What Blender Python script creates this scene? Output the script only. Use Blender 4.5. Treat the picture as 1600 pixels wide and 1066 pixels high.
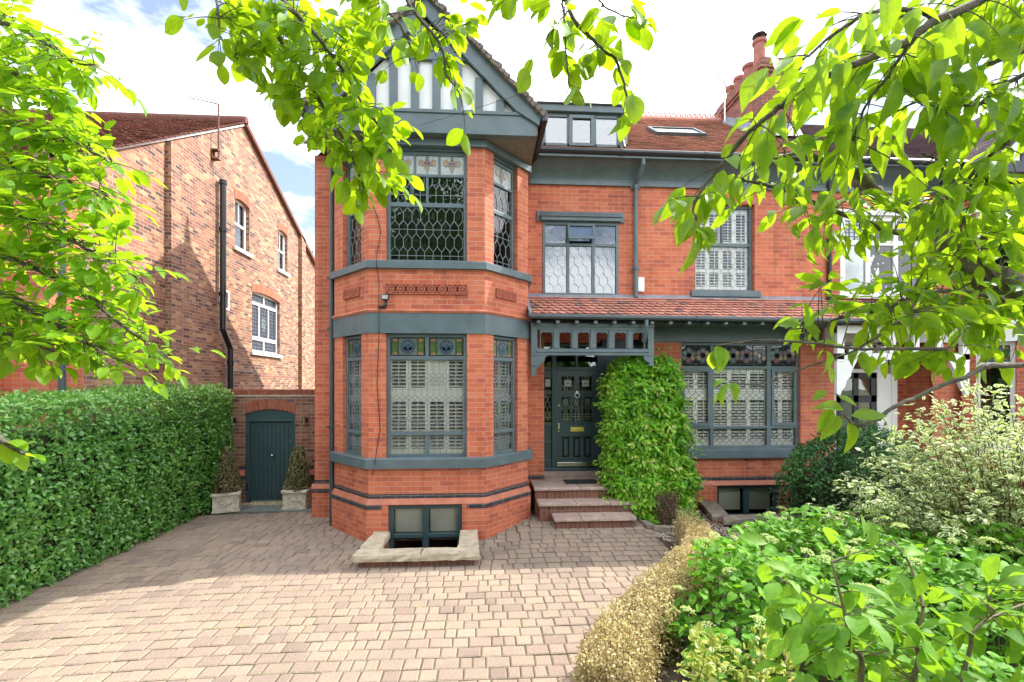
import bpy, math, random
import numpy as np
from mathutils import Vector, Matrix
random.seed(7); RNG = np.random.default_rng(11)
D = bpy.data
for o in list(D.objects): D.objects.remove(o)
SC = bpy.context.scene; COL = SC.collection
R = math.radians
# ------------------------------------------------------------------ camera
CAMZ = 2.46; FPX = 740.0; YAW = math.atan(45 / 740)
cam = D.cameras.new('camera'); cam.sensor_width = 36; cam.lens = FPX / 1600 * 36
cam.shift_y = (602 - 533) / 1600; cam.clip_start = 0.05; cam.clip_end = 2000
co = D.objects.new('camera', cam); COL.objects.link(co)
co.location = (0, 0, CAMZ); co.rotation_euler = (R(90), 0, -YAW); SC.camera = co
# ------------------------------------------------------------------ sky, sun, exposure
SUN = Vector((0.9, 0.335, 1.0)).normalized()
SUN_EL = math.asin(SUN.z); SUN_AZ = math.atan2(SUN.x, SUN.y)
W = D.worlds.new('World'); SC.world = W; W.use_nodes = True
nt = W.node_tree; nt.nodes.clear()
def N(nt, t, **k):
    n = nt.nodes.new(t)
    for a, v in k.items(): setattr(n, a, v)
    return n
out = N(nt, 'ShaderNodeOutputWorld'); bg = N(nt, 'ShaderNodeBackground')
sky = N(nt, 'ShaderNodeTexSky', sky_type='NISHITA'); sky.sun_disc = False
sky.sun_elevation = SUN_EL; sky.sun_rotation = SUN_AZ
tc = N(nt, 'ShaderNodeTexCoord'); mp = N(nt, 'ShaderNodeMapping'); mp.inputs['Scale'].default_value = (1, 1, 2.2)
mp.inputs['Location'].default_value = (1.9, 0.2, 0.9)
nz = N(nt, 'ShaderNodeTexNoise'); nz.inputs['Scale'].default_value = 1.7; nz.inputs['Detail'].default_value = 9; nz.inputs['Roughness'].default_value = .58
cr = N(nt, 'ShaderNodeValToRGB'); cr.color_ramp.elements[0].position = .41; cr.color_ramp.elements[1].position = .55; cr.color_ramp.elements[0].color = (.06, .06, .06, 1)
mx = N(nt, 'ShaderNodeMixRGB'); mx.inputs['Color2'].default_value = (14.0, 14.3, 14.8, 1)
L = nt.links.new
L(tc.outputs['Generated'], mp.inputs['Vector']); L(mp.outputs['Vector'], nz.inputs['Vector']); L(nz.outputs['Fac'], cr.inputs['Fac'])
L(cr.outputs['Color'], mx.inputs['Fac']); L(sky.outputs['Color'], mx.inputs['Color1']); L(mx.outputs['Color'], bg.inputs['Color'])
bg.inputs['Strength'].default_value = 0.15; L(bg.outputs['Background'], out.inputs['Surface'])
sl = D.lights.new('sun', 'SUN'); sl.energy = 4.5; sl.angle = R(0.55); sl.color = (1, .94, .85)
so = D.objects.new('sun', sl); COL.objects.link(so); so.rotation_euler = SUN.to_track_quat('Z', 'Y').to_euler(); so.location = (20, 8, 30)
VS = SC.view_settings; VS.view_transform = 'Standard'; VS.look = 'None'; VS.gamma = 1; VS.exposure = 0.84
SC.cycles.max_bounces = 8; SC.cycles.transparent_max_bounces = 16; SC.cycles.sample_clamp_indirect = 6
# ------------------------------------------------------------------ helpers
def P(px, py, Y):
    a = px - 800; s = Y / (FPX * math.cos(YAW) - a * math.sin(YAW))
    return Vector((s * (FPX * math.sin(YAW) + a * math.cos(YAW)), Y, CAMZ + s * (602 - py)))
def PX(px, py, X):
    a = px - 800; s = X / (FPX * math.sin(YAW) + a * math.cos(YAW))
    return Vector((X, s * (FPX * math.cos(YAW) - a * math.sin(YAW)), CAMZ + s * (602 - py)))
def frame(o, u):
    u = Vector((u[0], u[1], 0)).normalized(); n = Vector((-u.y, u.x, 0))
    m = Matrix.Identity(4); m.col[0][:3] = u; m.col[1][:3] = n; m.col[2][:3] = (0, 0, 1); m.col[3][:3] = o
    return m
I4 = Matrix.Identity(4)
class MB:
    def __init__(s, M=I4): s.v = []; s.f = []; s.r = []; s.M = M; s.rnd = None
    def pts(s, L_):
        b = len(s.v); M = s.M
        for p in L_: s.v.append(tuple(M @ Vector(p)))
        return b
    def face(s, idx): s.f.append(tuple(idx)); s.r.append(s.rnd if s.rnd is not None else random.random())
    def quad(s, *p):
        b = s.pts(p); s.face(range(b, b + len(p)))
    def box(s, x0, x1, y0, y1, z0, z1):
        b = s.pts([(x0,y0,z0),(x1,y0,z0),(x1,y1,z0),(x0,y1,z0),(x0,y0,z1),(x1,y0,z1),(x1,y1,z1),(x0,y1,z1)])
        k = s.rnd; s.rnd = random.random() if k is None else k
        for f in ((0,1,5,4),(1,2,6,5),(2,3,7,6),(3,0,4,7),(4,5,6,7),(3,2,1,0)): s.face([b + i for i in f])
        s.rnd = k
    def hexa(s, p8):
        b = s.pts(p8); k = s.rnd; s.rnd = random.random() if k is None else k
        for f in ((0,1,5,4),(1,2,6,5),(2,3,7,6),(3,0,4,7),(4,5,6,7),(3,2,1,0)): s.face([b + i for i in f])
        s.rnd = k
    def prism(s, poly, y0, y1):          # poly of (x,z), extruded along y
        n = len(poly); b = s.pts([(x, y0, z) for x, z in poly] + [(x, y1, z) for x, z in poly])
        k = s.rnd; s.rnd = random.random() if k is None else k
        s.face(range(b, b + n)); s.face(range(b + 2*n - 1, b + n - 1, -1))
        for i in range(n): j = (i+1) % n; s.face([b+i, b+n+i, b+n+j, b+j])
        s.rnd = k
    def slab(s, poly, z0, z1):           # poly of (x,y), extruded along z
        n = len(poly); b = s.pts([(x, y, z0) for x, y in poly] + [(x, y, z1) for x, y in poly])
        k = s.rnd; s.rnd = random.random() if k is None else k
        s.face(range(b + n - 1, b - 1, -1)); s.face(range(b + n, b + 2*n))
        for i in range(n): j = (i+1) % n; s.face([b+i, b+j, b+n+j, b+n+i])
        s.rnd = k
    def tube(s, pts, rad, seg=8, caps=True):
        pts = [Vector(p) for p in pts]; n = len(pts)
        if not hasattr(rad, '__len__'): rad = [rad] * n
        rings = []; ref = None
        for i, p in enumerate(pts):
            t = (pts[min(i+1, n-1)] - pts[max(i-1, 0)]).normalized()
            if ref is None: ref = t.orthogonal().normalized()
            a = (ref - t * ref.dot(t)); a = a.normalized() if a.length > 1e-6 else t.orthogonal().normalized()
            ref = a; c = t.cross(a)
            rings.append(s.pts([p + (a * math.cos(2*math.pi*k/seg) + c * math.sin(2*math.pi*k/seg)) * rad[i] for k in range(seg)]))
        for i in range(n-1):
            for k in range(seg):
                s.face([rings[i]+k, rings[i]+(k+1) % seg, rings[i+1]+(k+1) % seg, rings[i+1]+k])
        if caps:
            s.face([rings[0]+k for k in range(seg-1, -1, -1)]); s.face([rings[-1]+k for k in range(seg)])
    def lathe(s, prof, c, seg=16):
        rings = [s.pts([(c[0]+r*math.cos(2*math.pi*k/seg), c[1]+r*math.sin(2*math.pi*k/seg), c[2]+z) for k in range(seg)]) for r, z in prof]
        for i in range(len(prof)-1):
            for k in range(seg): s.face([rings[i]+k, rings[i]+(k+1) % seg, rings[i+1]+(k+1) % seg, rings[i+1]+k])
        s.face([rings[-1]+k for k in range(seg)]); s.face([rings[0]+k for k in range(seg-1, -1, -1)])
    def bar(s, a, b, w, d0, d1):         # thin bar in the local (u,z) plane
        (x0, z0), (x1, z1) = a, b; dx, dz = x1-x0, z1-z0; l = math.hypot(dx, dz)
        if l < 1e-4: return
        nx, nz_ = -dz/l*w/2, dx/l*w/2
        s.prism([(x0-nx, z0-nz_), (x1-nx, z1-nz_), (x1+nx, z1+nz_), (x0+nx, z0+nz_)], d0, d1)
    def build(s, name, mat, parent=None, bevel=0, smooth=False):
        me = D.meshes.new(name); off = woff(parent)
        V = np.array(s.v, dtype=np.float64).reshape(-1, 3)
        me.from_pydata((V - np.array(off)).tolist() if len(V) else [], [], s.f)
        if len(s.f):
            uv = me.uv_layers.new(name='UVMap'); dat = np.zeros((len(me.loops), 2), dtype=np.float32)
            for p in me.polygons:
                n = p.normal
                ls = list(p.loop_indices); vv = V[[me.loops[i].vertex_index for i in ls]]
                if abs(n.z) > .75: dat[ls] = vv[:, :2]
                else:
                    l = math.hypot(n.x, n.y); tx, ty = -n.y/l, n.x/l
                    dat[ls, 0] = vv[:, 0]*tx + vv[:, 1]*ty; dat[ls, 1] = vv[:, 2]
            uv.data.foreach_set('uv', dat.ravel())
            at = me.attributes.new('rnd', 'FLOAT', 'FACE'); at.data.foreach_set('value', np.array(s.r, dtype=np.float32))
            if smooth: me.polygons.foreach_set('use_smooth', [True]*len(me.polygons))
        me.materials.append(mat); o = D.objects.new(name, me); COL.objects.link(o)
        if parent: o.parent = parent
        if bevel:
            b = o.modifiers.new('bevel', 'BEVEL'); b.width = bevel; b.segments = 2; b.limit_method = 'ANGLE'; b.angle_limit = R(40)
        return o
    def build_split(s, name, mat, parent=None, bevel=0, gap=.02):
        """like build, but pieces lying apart become objects of their own"""
        par = list(range(len(s.v)))
        def find(i):
            while par[i] != i: par[i] = par[par[i]]; i = par[i]
            return i
        for f in s.f:
            for k in f[1:]: par[find(k)] = find(f[0])
        V = np.array(s.v); root = np.array([find(i) for i in range(len(V))]); ids = sorted(set(root.tolist()))
        lo = np.array([V[root == i].min(0) for i in ids])-gap/2; hi = np.array([V[root == i].max(0) for i in ids])+gap/2
        grp = list(range(len(ids)))
        def fg(i):
            while grp[i] != i: grp[i] = grp[grp[i]]; i = grp[i]
            return i
        for i in range(len(ids)):
            t = np.nonzero(np.all((lo <= hi[i]) & (hi >= lo[i]), axis=1))[0]
            for j in t: grp[fg(int(j))] = fg(i)
        gid = {r: fg(k) for k, r in enumerate(ids)}; res = []
        for g_ in sorted(set(gid.values())):
            m = MB(); mp_ = {}
            for f, r in zip(s.f, s.r):
                if gid[int(root[f[0]])] != g_: continue
                n = []
                for k in f:
                    if k not in mp_: mp_[k] = len(m.v); m.v.append(s.v[k])
                    n.append(mp_[k])
                m.f.append(tuple(n)); m.r.append(r)
            res.append(m.build(name, mat, parent, bevel))
        return res
def woff(p):
    v = Vector((0, 0, 0))
    while p is not None: v += p.location; p = p.parent
    return v
def tag(o, label=None, cat=None, group=None, kind=None):
    if label: o['label'] = label
    if cat: o['category'] = cat
    if group: o['group'] = group
    if kind: o['kind'] = kind
    return o
def thing(name, loc, label, cat, group=None):
    o = D.objects.new(name, None); o.empty_display_size = .2; COL.objects.link(o); o.location = loc
    return tag(o, label, cat, group)
def copy_tree(o, parent=None):
    c = o.copy(); COL.objects.link(c); c.parent = parent
    for ch in list(o.children): copy_tree(ch, c)
    return c
# ------------------------------------------------------------------ materials
def newmat(name):
    m = D.materials.new(name); m.use_nodes = True; nt = m.node_tree; nt.nodes.clear()
    o = N(nt, 'ShaderNodeOutputMaterial'); b = N(nt, 'ShaderNodeBsdfPrincipled'); nt.links.new(b.outputs[0], o.inputs[0])
    return m, nt, b, o
def ramp(nt, cols, fac):
    r = N(nt, 'ShaderNodeValToRGB'); e = r.color_ramp.elements
    while len(e) < len(cols): e.new(.5)
    for i, c in enumerate(cols):
        p, c = c if isinstance(c[0], float) and len(c) == 2 else (i/(len(cols)-1), c)
        e[i].position = p; e[i].color = (*c, 1)
    nt.links.new(fac, r.inputs[0]); return r.outputs[0]
def mixc(nt, f, a, b, mode='MIX'):
    m = N(nt, 'ShaderNodeMixRGB', blend_type=mode)
    for s, v in zip(m.inputs, (f, a, b)):
        if hasattr(v, 'links') or hasattr(v, 'is_output'): nt.links.new(v, s)
        elif isinstance(v, (int, float)): s.default_value = v
        else: s.default_value = (*v, 1)
    return m.outputs[0]
def noise(nt, scale, detail=4, vec=None, rough=.55):
    n = N(nt, 'ShaderNodeTexNoise'); n.inputs['Scale'].default_value = scale; n.inputs['Detail'].default_value = detail; n.inputs['Roughness'].default_value = rough
    if vec is None: vec = N(nt, 'ShaderNodeNewGeometry').outputs['Position']
    nt.links.new(vec, n.inputs['Vector']); return n.outputs['Fac']
def bump(nt, b, h, strength, dist):
    n = N(nt, 'ShaderNodeBump'); n.inputs['Strength'].default_value = strength; n.inputs['Distance'].default_value = dist
    nt.links.new(h, n.inputs['Height']); nt.links.new(n.outputs[0], b.inputs['Normal'])
def plain(name, col, rough=.5, metal=0, var=.12, bmp=.0, scale=6, spec=.5):
    m, nt, b, o = newmat(name); f = noise(nt, scale, 5)
    lo = tuple(c*(1-var) for c in col); hi = tuple(min(1, c*(1+var)) for c in col)
    nt.links.new(ramp(nt, [(.3, lo), (.7, hi)], f), b.inputs['Base Color'])
    b.inputs['Roughness'].default_value = rough; b.inputs['Metallic'].default_value = metal; b.inputs['Specular IOR Level'].default_value = spec
    if bmp: bump(nt, b, noise(nt, scale*6, 4), .6, bmp)
    return m
def brick_mat(name, cols, mortar, bw=.229, bh=.078, ms=.004, stain=.25, bmp=.004, off=.5, rough=.75, dirt=(.12,.07,.05), squash=1.0):
    m, nt, b, o = newmat(name); uv = N(nt, 'ShaderNodeUVMap'); uv.uv_map = 'UVMap'
    t = N(nt, 'ShaderNodeTexBrick'); t.offset = off; t.squash = squash
    for k, v in (('Scale', 1.0), ('Mortar Size', ms), ('Mortar Smooth', .15), ('Bias', 0.0), ('Brick Width', bw), ('Row Height', bh)): t.inputs[k].default_value = v
    t.inputs['Color1'].default_value = (0, 0, 0, 1); t.inputs['Color2'].default_value = (1, 1, 1, 1); t.inputs['Mortar'].default_value = (.5, .5, .5, 1)
    nt.links.new(uv.outputs[0], t.inputs['Vector'])
    c = ramp(nt, cols, t.outputs['Color'])
    f1 = noise(nt, 1.1, 5); f2 = noise(nt, 45, 3)
    c = mixc(nt, ramp(nt, [(.45, (0,0,0)), (.8, (stain,)*3)], f1), c, dirt)
    c = mixc(nt, .35, c, ramp(nt, [(.3, (.75,.75,.75)), (.7, (1.2,1.2,1.2))], f2), 'MULTIPLY')
    mpn = N(nt, 'ShaderNodeMapping'); mpn.inputs['Scale'].default_value = (4.5, 4.5, .45); nt.links.new(N(nt, 'ShaderNodeNewGeometry').outputs['Position'], mpn.inputs['Vector'])
    c = mixc(nt, 1.0, c, ramp(nt, [(.36, (.80,.78,.78)), (.5, (1,1,1)), (.72, (1.08,1.10,1.12))], noise(nt, 1.0, 6, mpn.outputs[0], .65)), 'MULTIPLY')
    mc = mixc(nt, .5, mortar, ramp(nt, [(.3, (.5,.5,.5)), (.7, (1.2,1.2,1.2))], noise(nt, 7, 4)), 'MULTIPLY')
    c = mixc(nt, t.outputs['Fac'], c, mc)
    nt.links.new(c, b.inputs['Base Color']); b.inputs['Roughness'].default_value = rough; b.inputs['Specular IOR Level'].default_value = .3
    h = N(nt, 'ShaderNodeMath', operation='MULTIPLY_ADD'); nt.links.new(t.outputs['Fac'], h.inputs[0]); h.inputs[1].default_value = -1; nt.links.new(f2, h.inputs[2])
    bump(nt, b, h.outputs[0], .5, bmp); return m
def rnd_mat(name, cols, rough=.8, nscale=25, nvar=.25, bmp=.004, big=None, spec=.3):
    m, nt, b, o = newmat(name); a = N(nt, 'ShaderNodeAttribute'); a.attribute_name = 'rnd'
    c = ramp(nt, cols, a.outputs['Fac']); f = noise(nt, nscale, 5, rough=.7)
    c = mixc(nt, 1.0, c, ramp(nt, [(.3, (1-nvar,)*3), (.7, (1+nvar,)*3)], f), 'MULTIPLY')
    if big: c = mixc(nt, ramp(nt, [(.48, (0,0,0)), (.72, (big[1],)*3)], noise(nt, big[2], 5)), c, big[0])
    nt.links.new(c, b.inputs['Base Color']); b.inputs['Roughness'].default_value = rough; b.inputs['Specular IOR Level'].default_value = spec
    if bmp: bump(nt, b, f, .7, bmp)
    return m
def leaf_mat(name, cols, trans, tf=.42, rough=.42, edge=None, vein=True, spec=.45):
    m, nt, b, o = newmat(name); a = N(nt, 'ShaderNodeAttribute'); a.attribute_name = 'rnd'
    c = ramp(nt, cols, a.outputs['Fac'])
    uv = N(nt, 'ShaderNodeUVMap'); uv.uv_map = 'UVMap'; sp = N(nt, 'ShaderNodeSeparateXYZ'); nt.links.new(uv.outputs[0], sp.inputs[0])
    ab = N(nt, 'ShaderNodeMath', operation='ABSOLUTE'); nt.links.new(sp.outputs[0], ab.inputs[0])
    tcol = mixc(nt, .8, c, trans, 'MIX')
    if vein:
        # side veins: stripes of v - 0.45|u|
        q = N(nt, 'ShaderNodeMath', operation='MULTIPLY_ADD'); nt.links.new(ab.outputs[0], q.inputs[0]); q.inputs[1].default_value = -.32; nt.links.new(sp.outputs[1], q.inputs[2])
        w = N(nt, 'ShaderNodeMath', operation='MULTIPLY'); nt.links.new(q.outputs[0], w.inputs[0]); w.inputs[1].default_value = 8
        fr = N(nt, 'ShaderNodeMath', operation='FRACT'); nt.links.new(w.outputs[0], fr.inputs[0])
        v1 = ramp(nt, [(.0, (1,1,1)), (.07, (1,1,1)), (.14, (0,0,0))], fr.outputs[0]); v2 = ramp(nt, [(.0, (1,1,1)), (.04, (1,1,1)), (.09, (0,0,0))], ab.outputs[0])
        vv = mixc(nt, 1.0, v1, v2, 'LIGHTEN')
        k = mixc(nt, 1.0, vv, (.5,.5,.5), 'MULTIPLY')
        c = mixc(nt, k, c, tuple(min(1, x*1.9+.03) for x in cols[-1] if True) if not isinstance(cols[-1][0], float) or len(cols[-1]) == 3 else (.2,.3,.06))
        tcol = mixc(nt, k, tcol, tuple(x*.55 for x in trans))
        bump(nt, b, vv, .25, .001)
    mo = ramp(nt, [(.3, (.78,.80,.75)), (.55, (1,1,1)), (.75, (1.12,1.08,1.0))], noise(nt, 38 if vein else 9, 4)); c = mixc(nt, 1.0, c, mo, 'MULTIPLY'); tcol = mixc(nt, 1.0, tcol, mo, 'MULTIPLY')
    if edge:
        e = ramp(nt, [(.42, (0,0,0)), (.56, (1,1,1))], ab.outputs[0])
        nz_ = ramp(nt, [(.35, (0,0,0)), (.55, (1,1,1))], noise(nt, 18, 2)); 
        e = mixc(nt, .25, e, nz_, 'MULTIPLY')
        c = mixc(nt, e, c, edge); tcol = mixc(nt, e, tcol, edge)
    nt.links.new(c, b.inputs['Base Color']); b.inputs['Roughness'].default_value = rough; b.inputs['Specular IOR Level'].default_value = spec
    t = N(nt, 'ShaderNodeBsdfTranslucent'); nt.links.new(tcol, t.inputs['Color'])
    ms = N(nt, 'ShaderNodeMixShader'); ms.inputs[0].default_value = tf
    nt.links.new(b.outputs[0], ms.inputs[1]); nt.links.new(t.outputs[0], ms.inputs[2]); nt.links.new(ms.outputs[0], o.inputs[0])
    return m
def glass_mat(name, tint=(1,1,1), base=.06, k=.8, rough=.0, wave=.0):
    m, nt, b, o = newmat(name); nt.nodes.remove(b)
    tr = N(nt, 'ShaderNodeBsdfTransparent'); tr.inputs[0].default_value = (*tint, 1)
    gl = N(nt, 'ShaderNodeBsdfGlossy'); gl.inputs['Roughness'].default_value = rough; gl.inputs['Color'].default_value = (1,1,1,1)
    fr = N(nt, 'ShaderNodeFresnel'); fr.inputs[0].default_value = 1.5
    ma = N(nt, 'ShaderNodeMath', operation='MULTIPLY_ADD'); ma.use_clamp = True; nt.links.new(fr.outputs[0], ma.inputs[0]); ma.inputs[1].default_value = k; ma.inputs[2].default_value = base
    if wave:
        bm = N(nt, 'ShaderNodeBump'); bm.inputs['Strength'].default_value = wave; bm.inputs['Distance'].default_value = .02
        nt.links.new(noise(nt, 5, 2), bm.inputs['Height']); nt.links.new(bm.outputs[0], gl.inputs['Normal'])
    ms = N(nt, 'ShaderNodeMixShader'); nt.links.new(ma.outputs[0], ms.inputs[0]); nt.links.new(tr.outputs[0], ms.inputs[1]); nt.links.new(gl.outputs[0], ms.inputs[2]); nt.links.new(ms.outputs[0], o.inputs[0])
    return m
MT = {}
MT['red'] = brick_mat('red_brick', [(.0,(.42,.108,.064)), (.16,(.50,.130,.067)), (.45,(.56,.150,.074)), (.75,(.60,.172,.084)), (.92,(.62,.195,.10)), (1.0,(.47,.132,.08))], (.56,.38,.30), ms=.0034, stain=.30, dirt=(.40,.13,.085))
MT['old'] = brick_mat('mottled_old_brick', [(.0,(.10,.058,.05)), (.2,(.26,.115,.08)), (.45,(.34,.155,.095)), (.72,(.42,.21,.12)), (.92,(.56,.36,.18)), (1.0,(.17,.105,.095))], (.40,.33,.27), bw=.225, bh=.075, ms=.008, stain=.35, bmp=.008, dirt=(.16,.09,.06))
MT['chim'] = brick_mat('sooty_chimney_brick', [(.13,.05,.04), (.26,.08,.05), (.34,.11,.07), (.20,.08,.06)], (.30,.22,.18), bw=.229, bh=.078, ms=.007, stain=.5, bmp=.008, dirt=(.07,.05,.045))  # darker, more strongly blotched brick than the walls
MT['gatebrick'] = brick_mat('dark_garden_brick', [(.10,.05,.04), (.20,.085,.055), (.30,.12,.07), (.34,.18,.11), (.16,.08,.07)], (.34,.27,.22), bw=.225, bh=.075, ms=.008, stain=.3, bmp=.007, dirt=(.12,.08,.06))
MT['blue'] = brick_mat('blue_engineering_brick', [(.035,.036,.045), (.06,.06,.072), (.045,.045,.05)], (.30,.25,.21), bh=.0715, ms=.004, stain=.05, rough=.5)
MT['soldier'] = brick_mat('soldier_brick', [(.30,.085,.05), (.42,.13,.07), (.24,.09,.06)], (.40,.31,.25), bw=.076, bh=.4, ms=.007, off=0, stain=.3)
MT['terra'] = plain('terracotta', (.50,.17,.10), .6, var=.2, bmp=.004, scale=5)
MT['terrab'] = plain('recessed_terracotta', (.13,.035,.022), .8, var=.3, scale=20)  # shade of the recesses put into the back plate colour
MT['pot'] = plain('dusty_clay_pot', (.34,.14,.105), .85, var=.3, bmp=.006, scale=8)
MT['terrad'] = plain('moulded_red_terracotta', (.42,.11,.06), .65, var=.25, bmp=.006, scale=20)
MT['paint'] = plain('slate_blue_paint', (.104,.146,.160), .42, var=.18, bmp=.002, scale=3.5)
MT['paintd'] = plain('dark_slate_door_paint', (.044,.082,.092), .32, var=.06, scale=3)
MT['white'] = plain('white_paint', (.80,.80,.78), .45, var=.05, scale=3)
MT['cream'] = plain('cream_shutter_paint', (.95,.945,.88), .45, var=.03, scale=3)
MT['plaster'] = plain('white_render', (.82,.83,.82), .75, var=.05, bmp=.003, scale=3)
MT['lead'] = plain('window_lead', (.30,.33,.36), .45, metal=.3, var=.2)
MT['leadd'] = plain('dark_window_lead', (.10,.11,.12), .5, metal=.3, var=.2)
MT['flash'] = plain('grey_lead_flashing', (.22,.24,.27), .6, var=.25, bmp=.006, scale=8)
MT['black'] = plain('black_plastic', (.018,.019,.022), .35, var=.2)
MT['gutter'] = plain('grey_gutter_paint', (.055,.070,.078), .4, var=.15)
MT['dark'] = plain('dark_room', (.02,.02,.02), .9)  # near-black sheet stands in for the unlit space under the skylight
MT['room'] = plain('room_wall', (.05,.055,.045), .9, var=.5, scale=3)  # shade of the unlit rooms put into a dark wall colour
MT['steel'] = plain('brushed_steel', (.62,.62,.62), .25, metal=1, var=.08)
MT['brass'] = plain('polished_brass', (.80,.66,.16), .3, metal=.55, var=.3, scale=60)
MT['rust'] = plain('rusty_metal', (.17,.08,.05), .8, metal=.3, var=.4, scale=20)
MT['blind'] = plain('roller_blind', (.80,.80,.68), .8, var=.05)
MT['tile'] = rnd_mat('clay_roof_tile', [(.0,(.27,.16,.145)), (.06,(.52,.22,.165)), (.5,(.60,.27,.20)), (.94,(.66,.33,.25)), (1.0,(.28,.19,.175))], .75, 9, .15, .004, ((.22,.16,.12), .5, 2.5))
MT['tilem'] = rnd_mat('weathered_clay_tile', [(.28,.135,.10), (.42,.205,.15), (.50,.26,.19), (.34,.20,.155)], .85, 14, .35, .005, ((.14,.11,.07), .6, 2.2))
MT['tileo'] = rnd_mat('old_brown_tile', [(.11,.042,.035), (.19,.072,.055), (.25,.10,.075), (.15,.075,.055)], .9, 14, .35, .006, ((.12,.09,.05), .5, 1.6))
MT['slate'] = rnd_mat('grey_purple_tile', [(.10,.07,.08), (.16,.11,.12), (.20,.12,.11)], .6, 14, .3, .004)
MT['verge'] = plain('weathered_verge_tile', (.17,.14,.11), .9, var=.5, bmp=.02, scale=14)
MT['pave'] = rnd_mat('concrete_sett', [(.0,(.235,.178,.145)), (.2,(.28,.212,.168)), (.5,(.305,.235,.182)), (.8,(.335,.262,.198)), (1.0,(.275,.218,.178))], .92, 70, .32, .006, ((.17,.14,.12), .55, .9), .2)
MT['joint'] = rnd_mat('mossy_joint_sand', [(.10,.088,.055), (.12,.105,.065)], .95, 12, .5, .004, ((.06,.085,.02), .7, 2.0))
MT['sand'] = plain('buff_sandstone', (.47,.40,.29), .9, var=.28, bmp=.012, scale=7)
MT['step'] = rnd_mat('pink_stone_tread', [(.36,.265,.225), (.45,.34,.285), (.40,.29,.25)], .8, 9, .2, .003, ((.20,.15,.12), .4, 3))
MT['riser'] = brick_mat('step_brick', [(.14,.06,.04), (.25,.10,.065), (.20,.09,.065)], (.24,.19,.155), bw=.078, bh=.3, ms=.005, off=0, stain=.45, dirt=(.13,.10,.07))
MT['flag'] = rnd_mat('grey_green_flagstone', [(.17,.19,.175), (.22,.24,.22)], .8, 10, .25, .004)
MT['gravel'] = rnd_mat('pale_gravel', [(.22,.17,.14), (.40,.31,.26), (.52,.44,.38), (.33,.23,.19), (.62,.58,.52)], .9, 40, .2, .002)
MT['ggravel'] = rnd_mat('golden_gravel', [(.36,.26,.15), (.52,.40,.25), (.60,.50,.34)], .9, 40, .2, .002)
MT['soil'] = plain('garden_soil', (.075,.055,.042), .95, var=.5, bmp=.03, scale=9)
MT['grass'] = plain('rough_ground', (.08,.10,.05), .95, var=.4, bmp=.03, scale=2)
MT['planter'] = plain('aged_stone_planter', (.60,.55,.44), .85, var=.32, bmp=.006, scale=14)
MT['bark'] = plain('lichen_bark', (.135,.115,.085), .9, var=.55, bmp=.02, scale=22)
MT['twig'] = plain('brown_twig', (.10,.07,.045), .8, var=.4, bmp=.003, scale=40)
MT['gtwig'] = plain('green_brown_twig', (.13,.11,.05), .75, var=.35, scale=40)
MT['green_stem'] = plain('green_stem', (.14,.24,.05), .7, var=.3, scale=40)
MT['redstem'] = plain('red_stem', (.10,.055,.035), .7, var=.3, scale=40)
MT['hedgecore'] = plain('hedge_twigs', (.035,.035,.018), .95, var=.5, bmp=.03, scale=14)  # shade deep inside the foliage, put into the colour of solid cores
MT['tancore'] = plain('dead_hedge_twigs', (.20,.14,.06), .95, var=.4, bmp=.02, scale=20)
MT['mat'] = plain('charcoal_coir', (.025,.027,.03), .98, var=.3, bmp=.01, scale=80)
MT['gl'] = glass_mat('window_glass', base=.0, k=.9)
MT['gldark'] = glass_mat('upper_window_glass', (.8,.85,.83), base=.03, k=1.0, wave=.03)
MT['glsky'] = glass_mat('sky_reflecting_glass', (.8,.85,.88), base=.09, k=1.0, wave=.08)
MT['frost'] = plain('frosted_glass', (.40,.44,.43), .25, var=.2, bmp=.004, scale=30)
MT['leadedblue'] = plain('blue_leaded_glass', (.035,.045,.075), .45, var=.6, scale=9, spec=.25)
def stain(name, c): return plain(name, c, .15, var=.35, bmp=.002, scale=25, spec=.7)
MT['sgreen'] = stain('green_stained_glass', (.075,.13,.03)); MT['samber'] = stain('amber_stained_glass', (.30,.19,.075)); MT['sred'] = stain('red_stained_glass', (.19,.025,.045))
MT['sdk'] = stain('deep_green_stained_glass', (.02,.15,.08)); MT['steal'] = stain('pale_teal_stained_glass', (.12,.165,.145)); MT['sblue'] = stain('blue_stained_glass', (.05,.07,.12)); MT['sbrown'] = stain('brown_stained_glass', (.10,.06,.05))
# ------------------------------------------------------------------ wall with openings
def wall(mb, w0, w1, z0, z1, t, ops=(), skip=()):
    us = sorted({w0, w1, *[a for o in ops for a in o[:2] if w0 <= a <= w1]}); zs = sorted({z0, z1, *[a for o in ops for a in o[2:4] if z0 <= a <= z1]})
    def solid(i, j):
        if i < 0 or j < 0 or i >= len(us)-1 or j >= len(zs)-1: return False
        u = (us[i]+us[i+1])/2; z = (zs[j]+zs[j+1])/2
        return not any(o[0] < u < o[1] and o[2] < z < o[3] for o in ops)
    for i in range(len(us)-1):
        for j in range(len(zs)-1):
            if not solid(i, j): continue
            a, b, c, d = us[i], us[i+1], zs[j], zs[j+1]
            mb.quad((a,0,c),(b,0,c),(b,0,d),(a,0,d)); mb.quad((b,t,c),(a,t,c),(a,t,d),(b,t,d))
            if not solid(i-1, j): mb.quad((a,t,c),(a,0,c),(a,0,d),(a,t,d))
            if not solid(i+1, j): mb.quad((b,0,c),(b,t,c),(b,t,d),(b,0,d))
            if not solid(i, j-1): mb.quad((a,t,c),(b,t,c),(b,0,c),(a,0,c))
            if not solid(i, j+1): mb.quad((a,0,d),(b,0,d),(b,t,d),(a,t,d))
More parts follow.
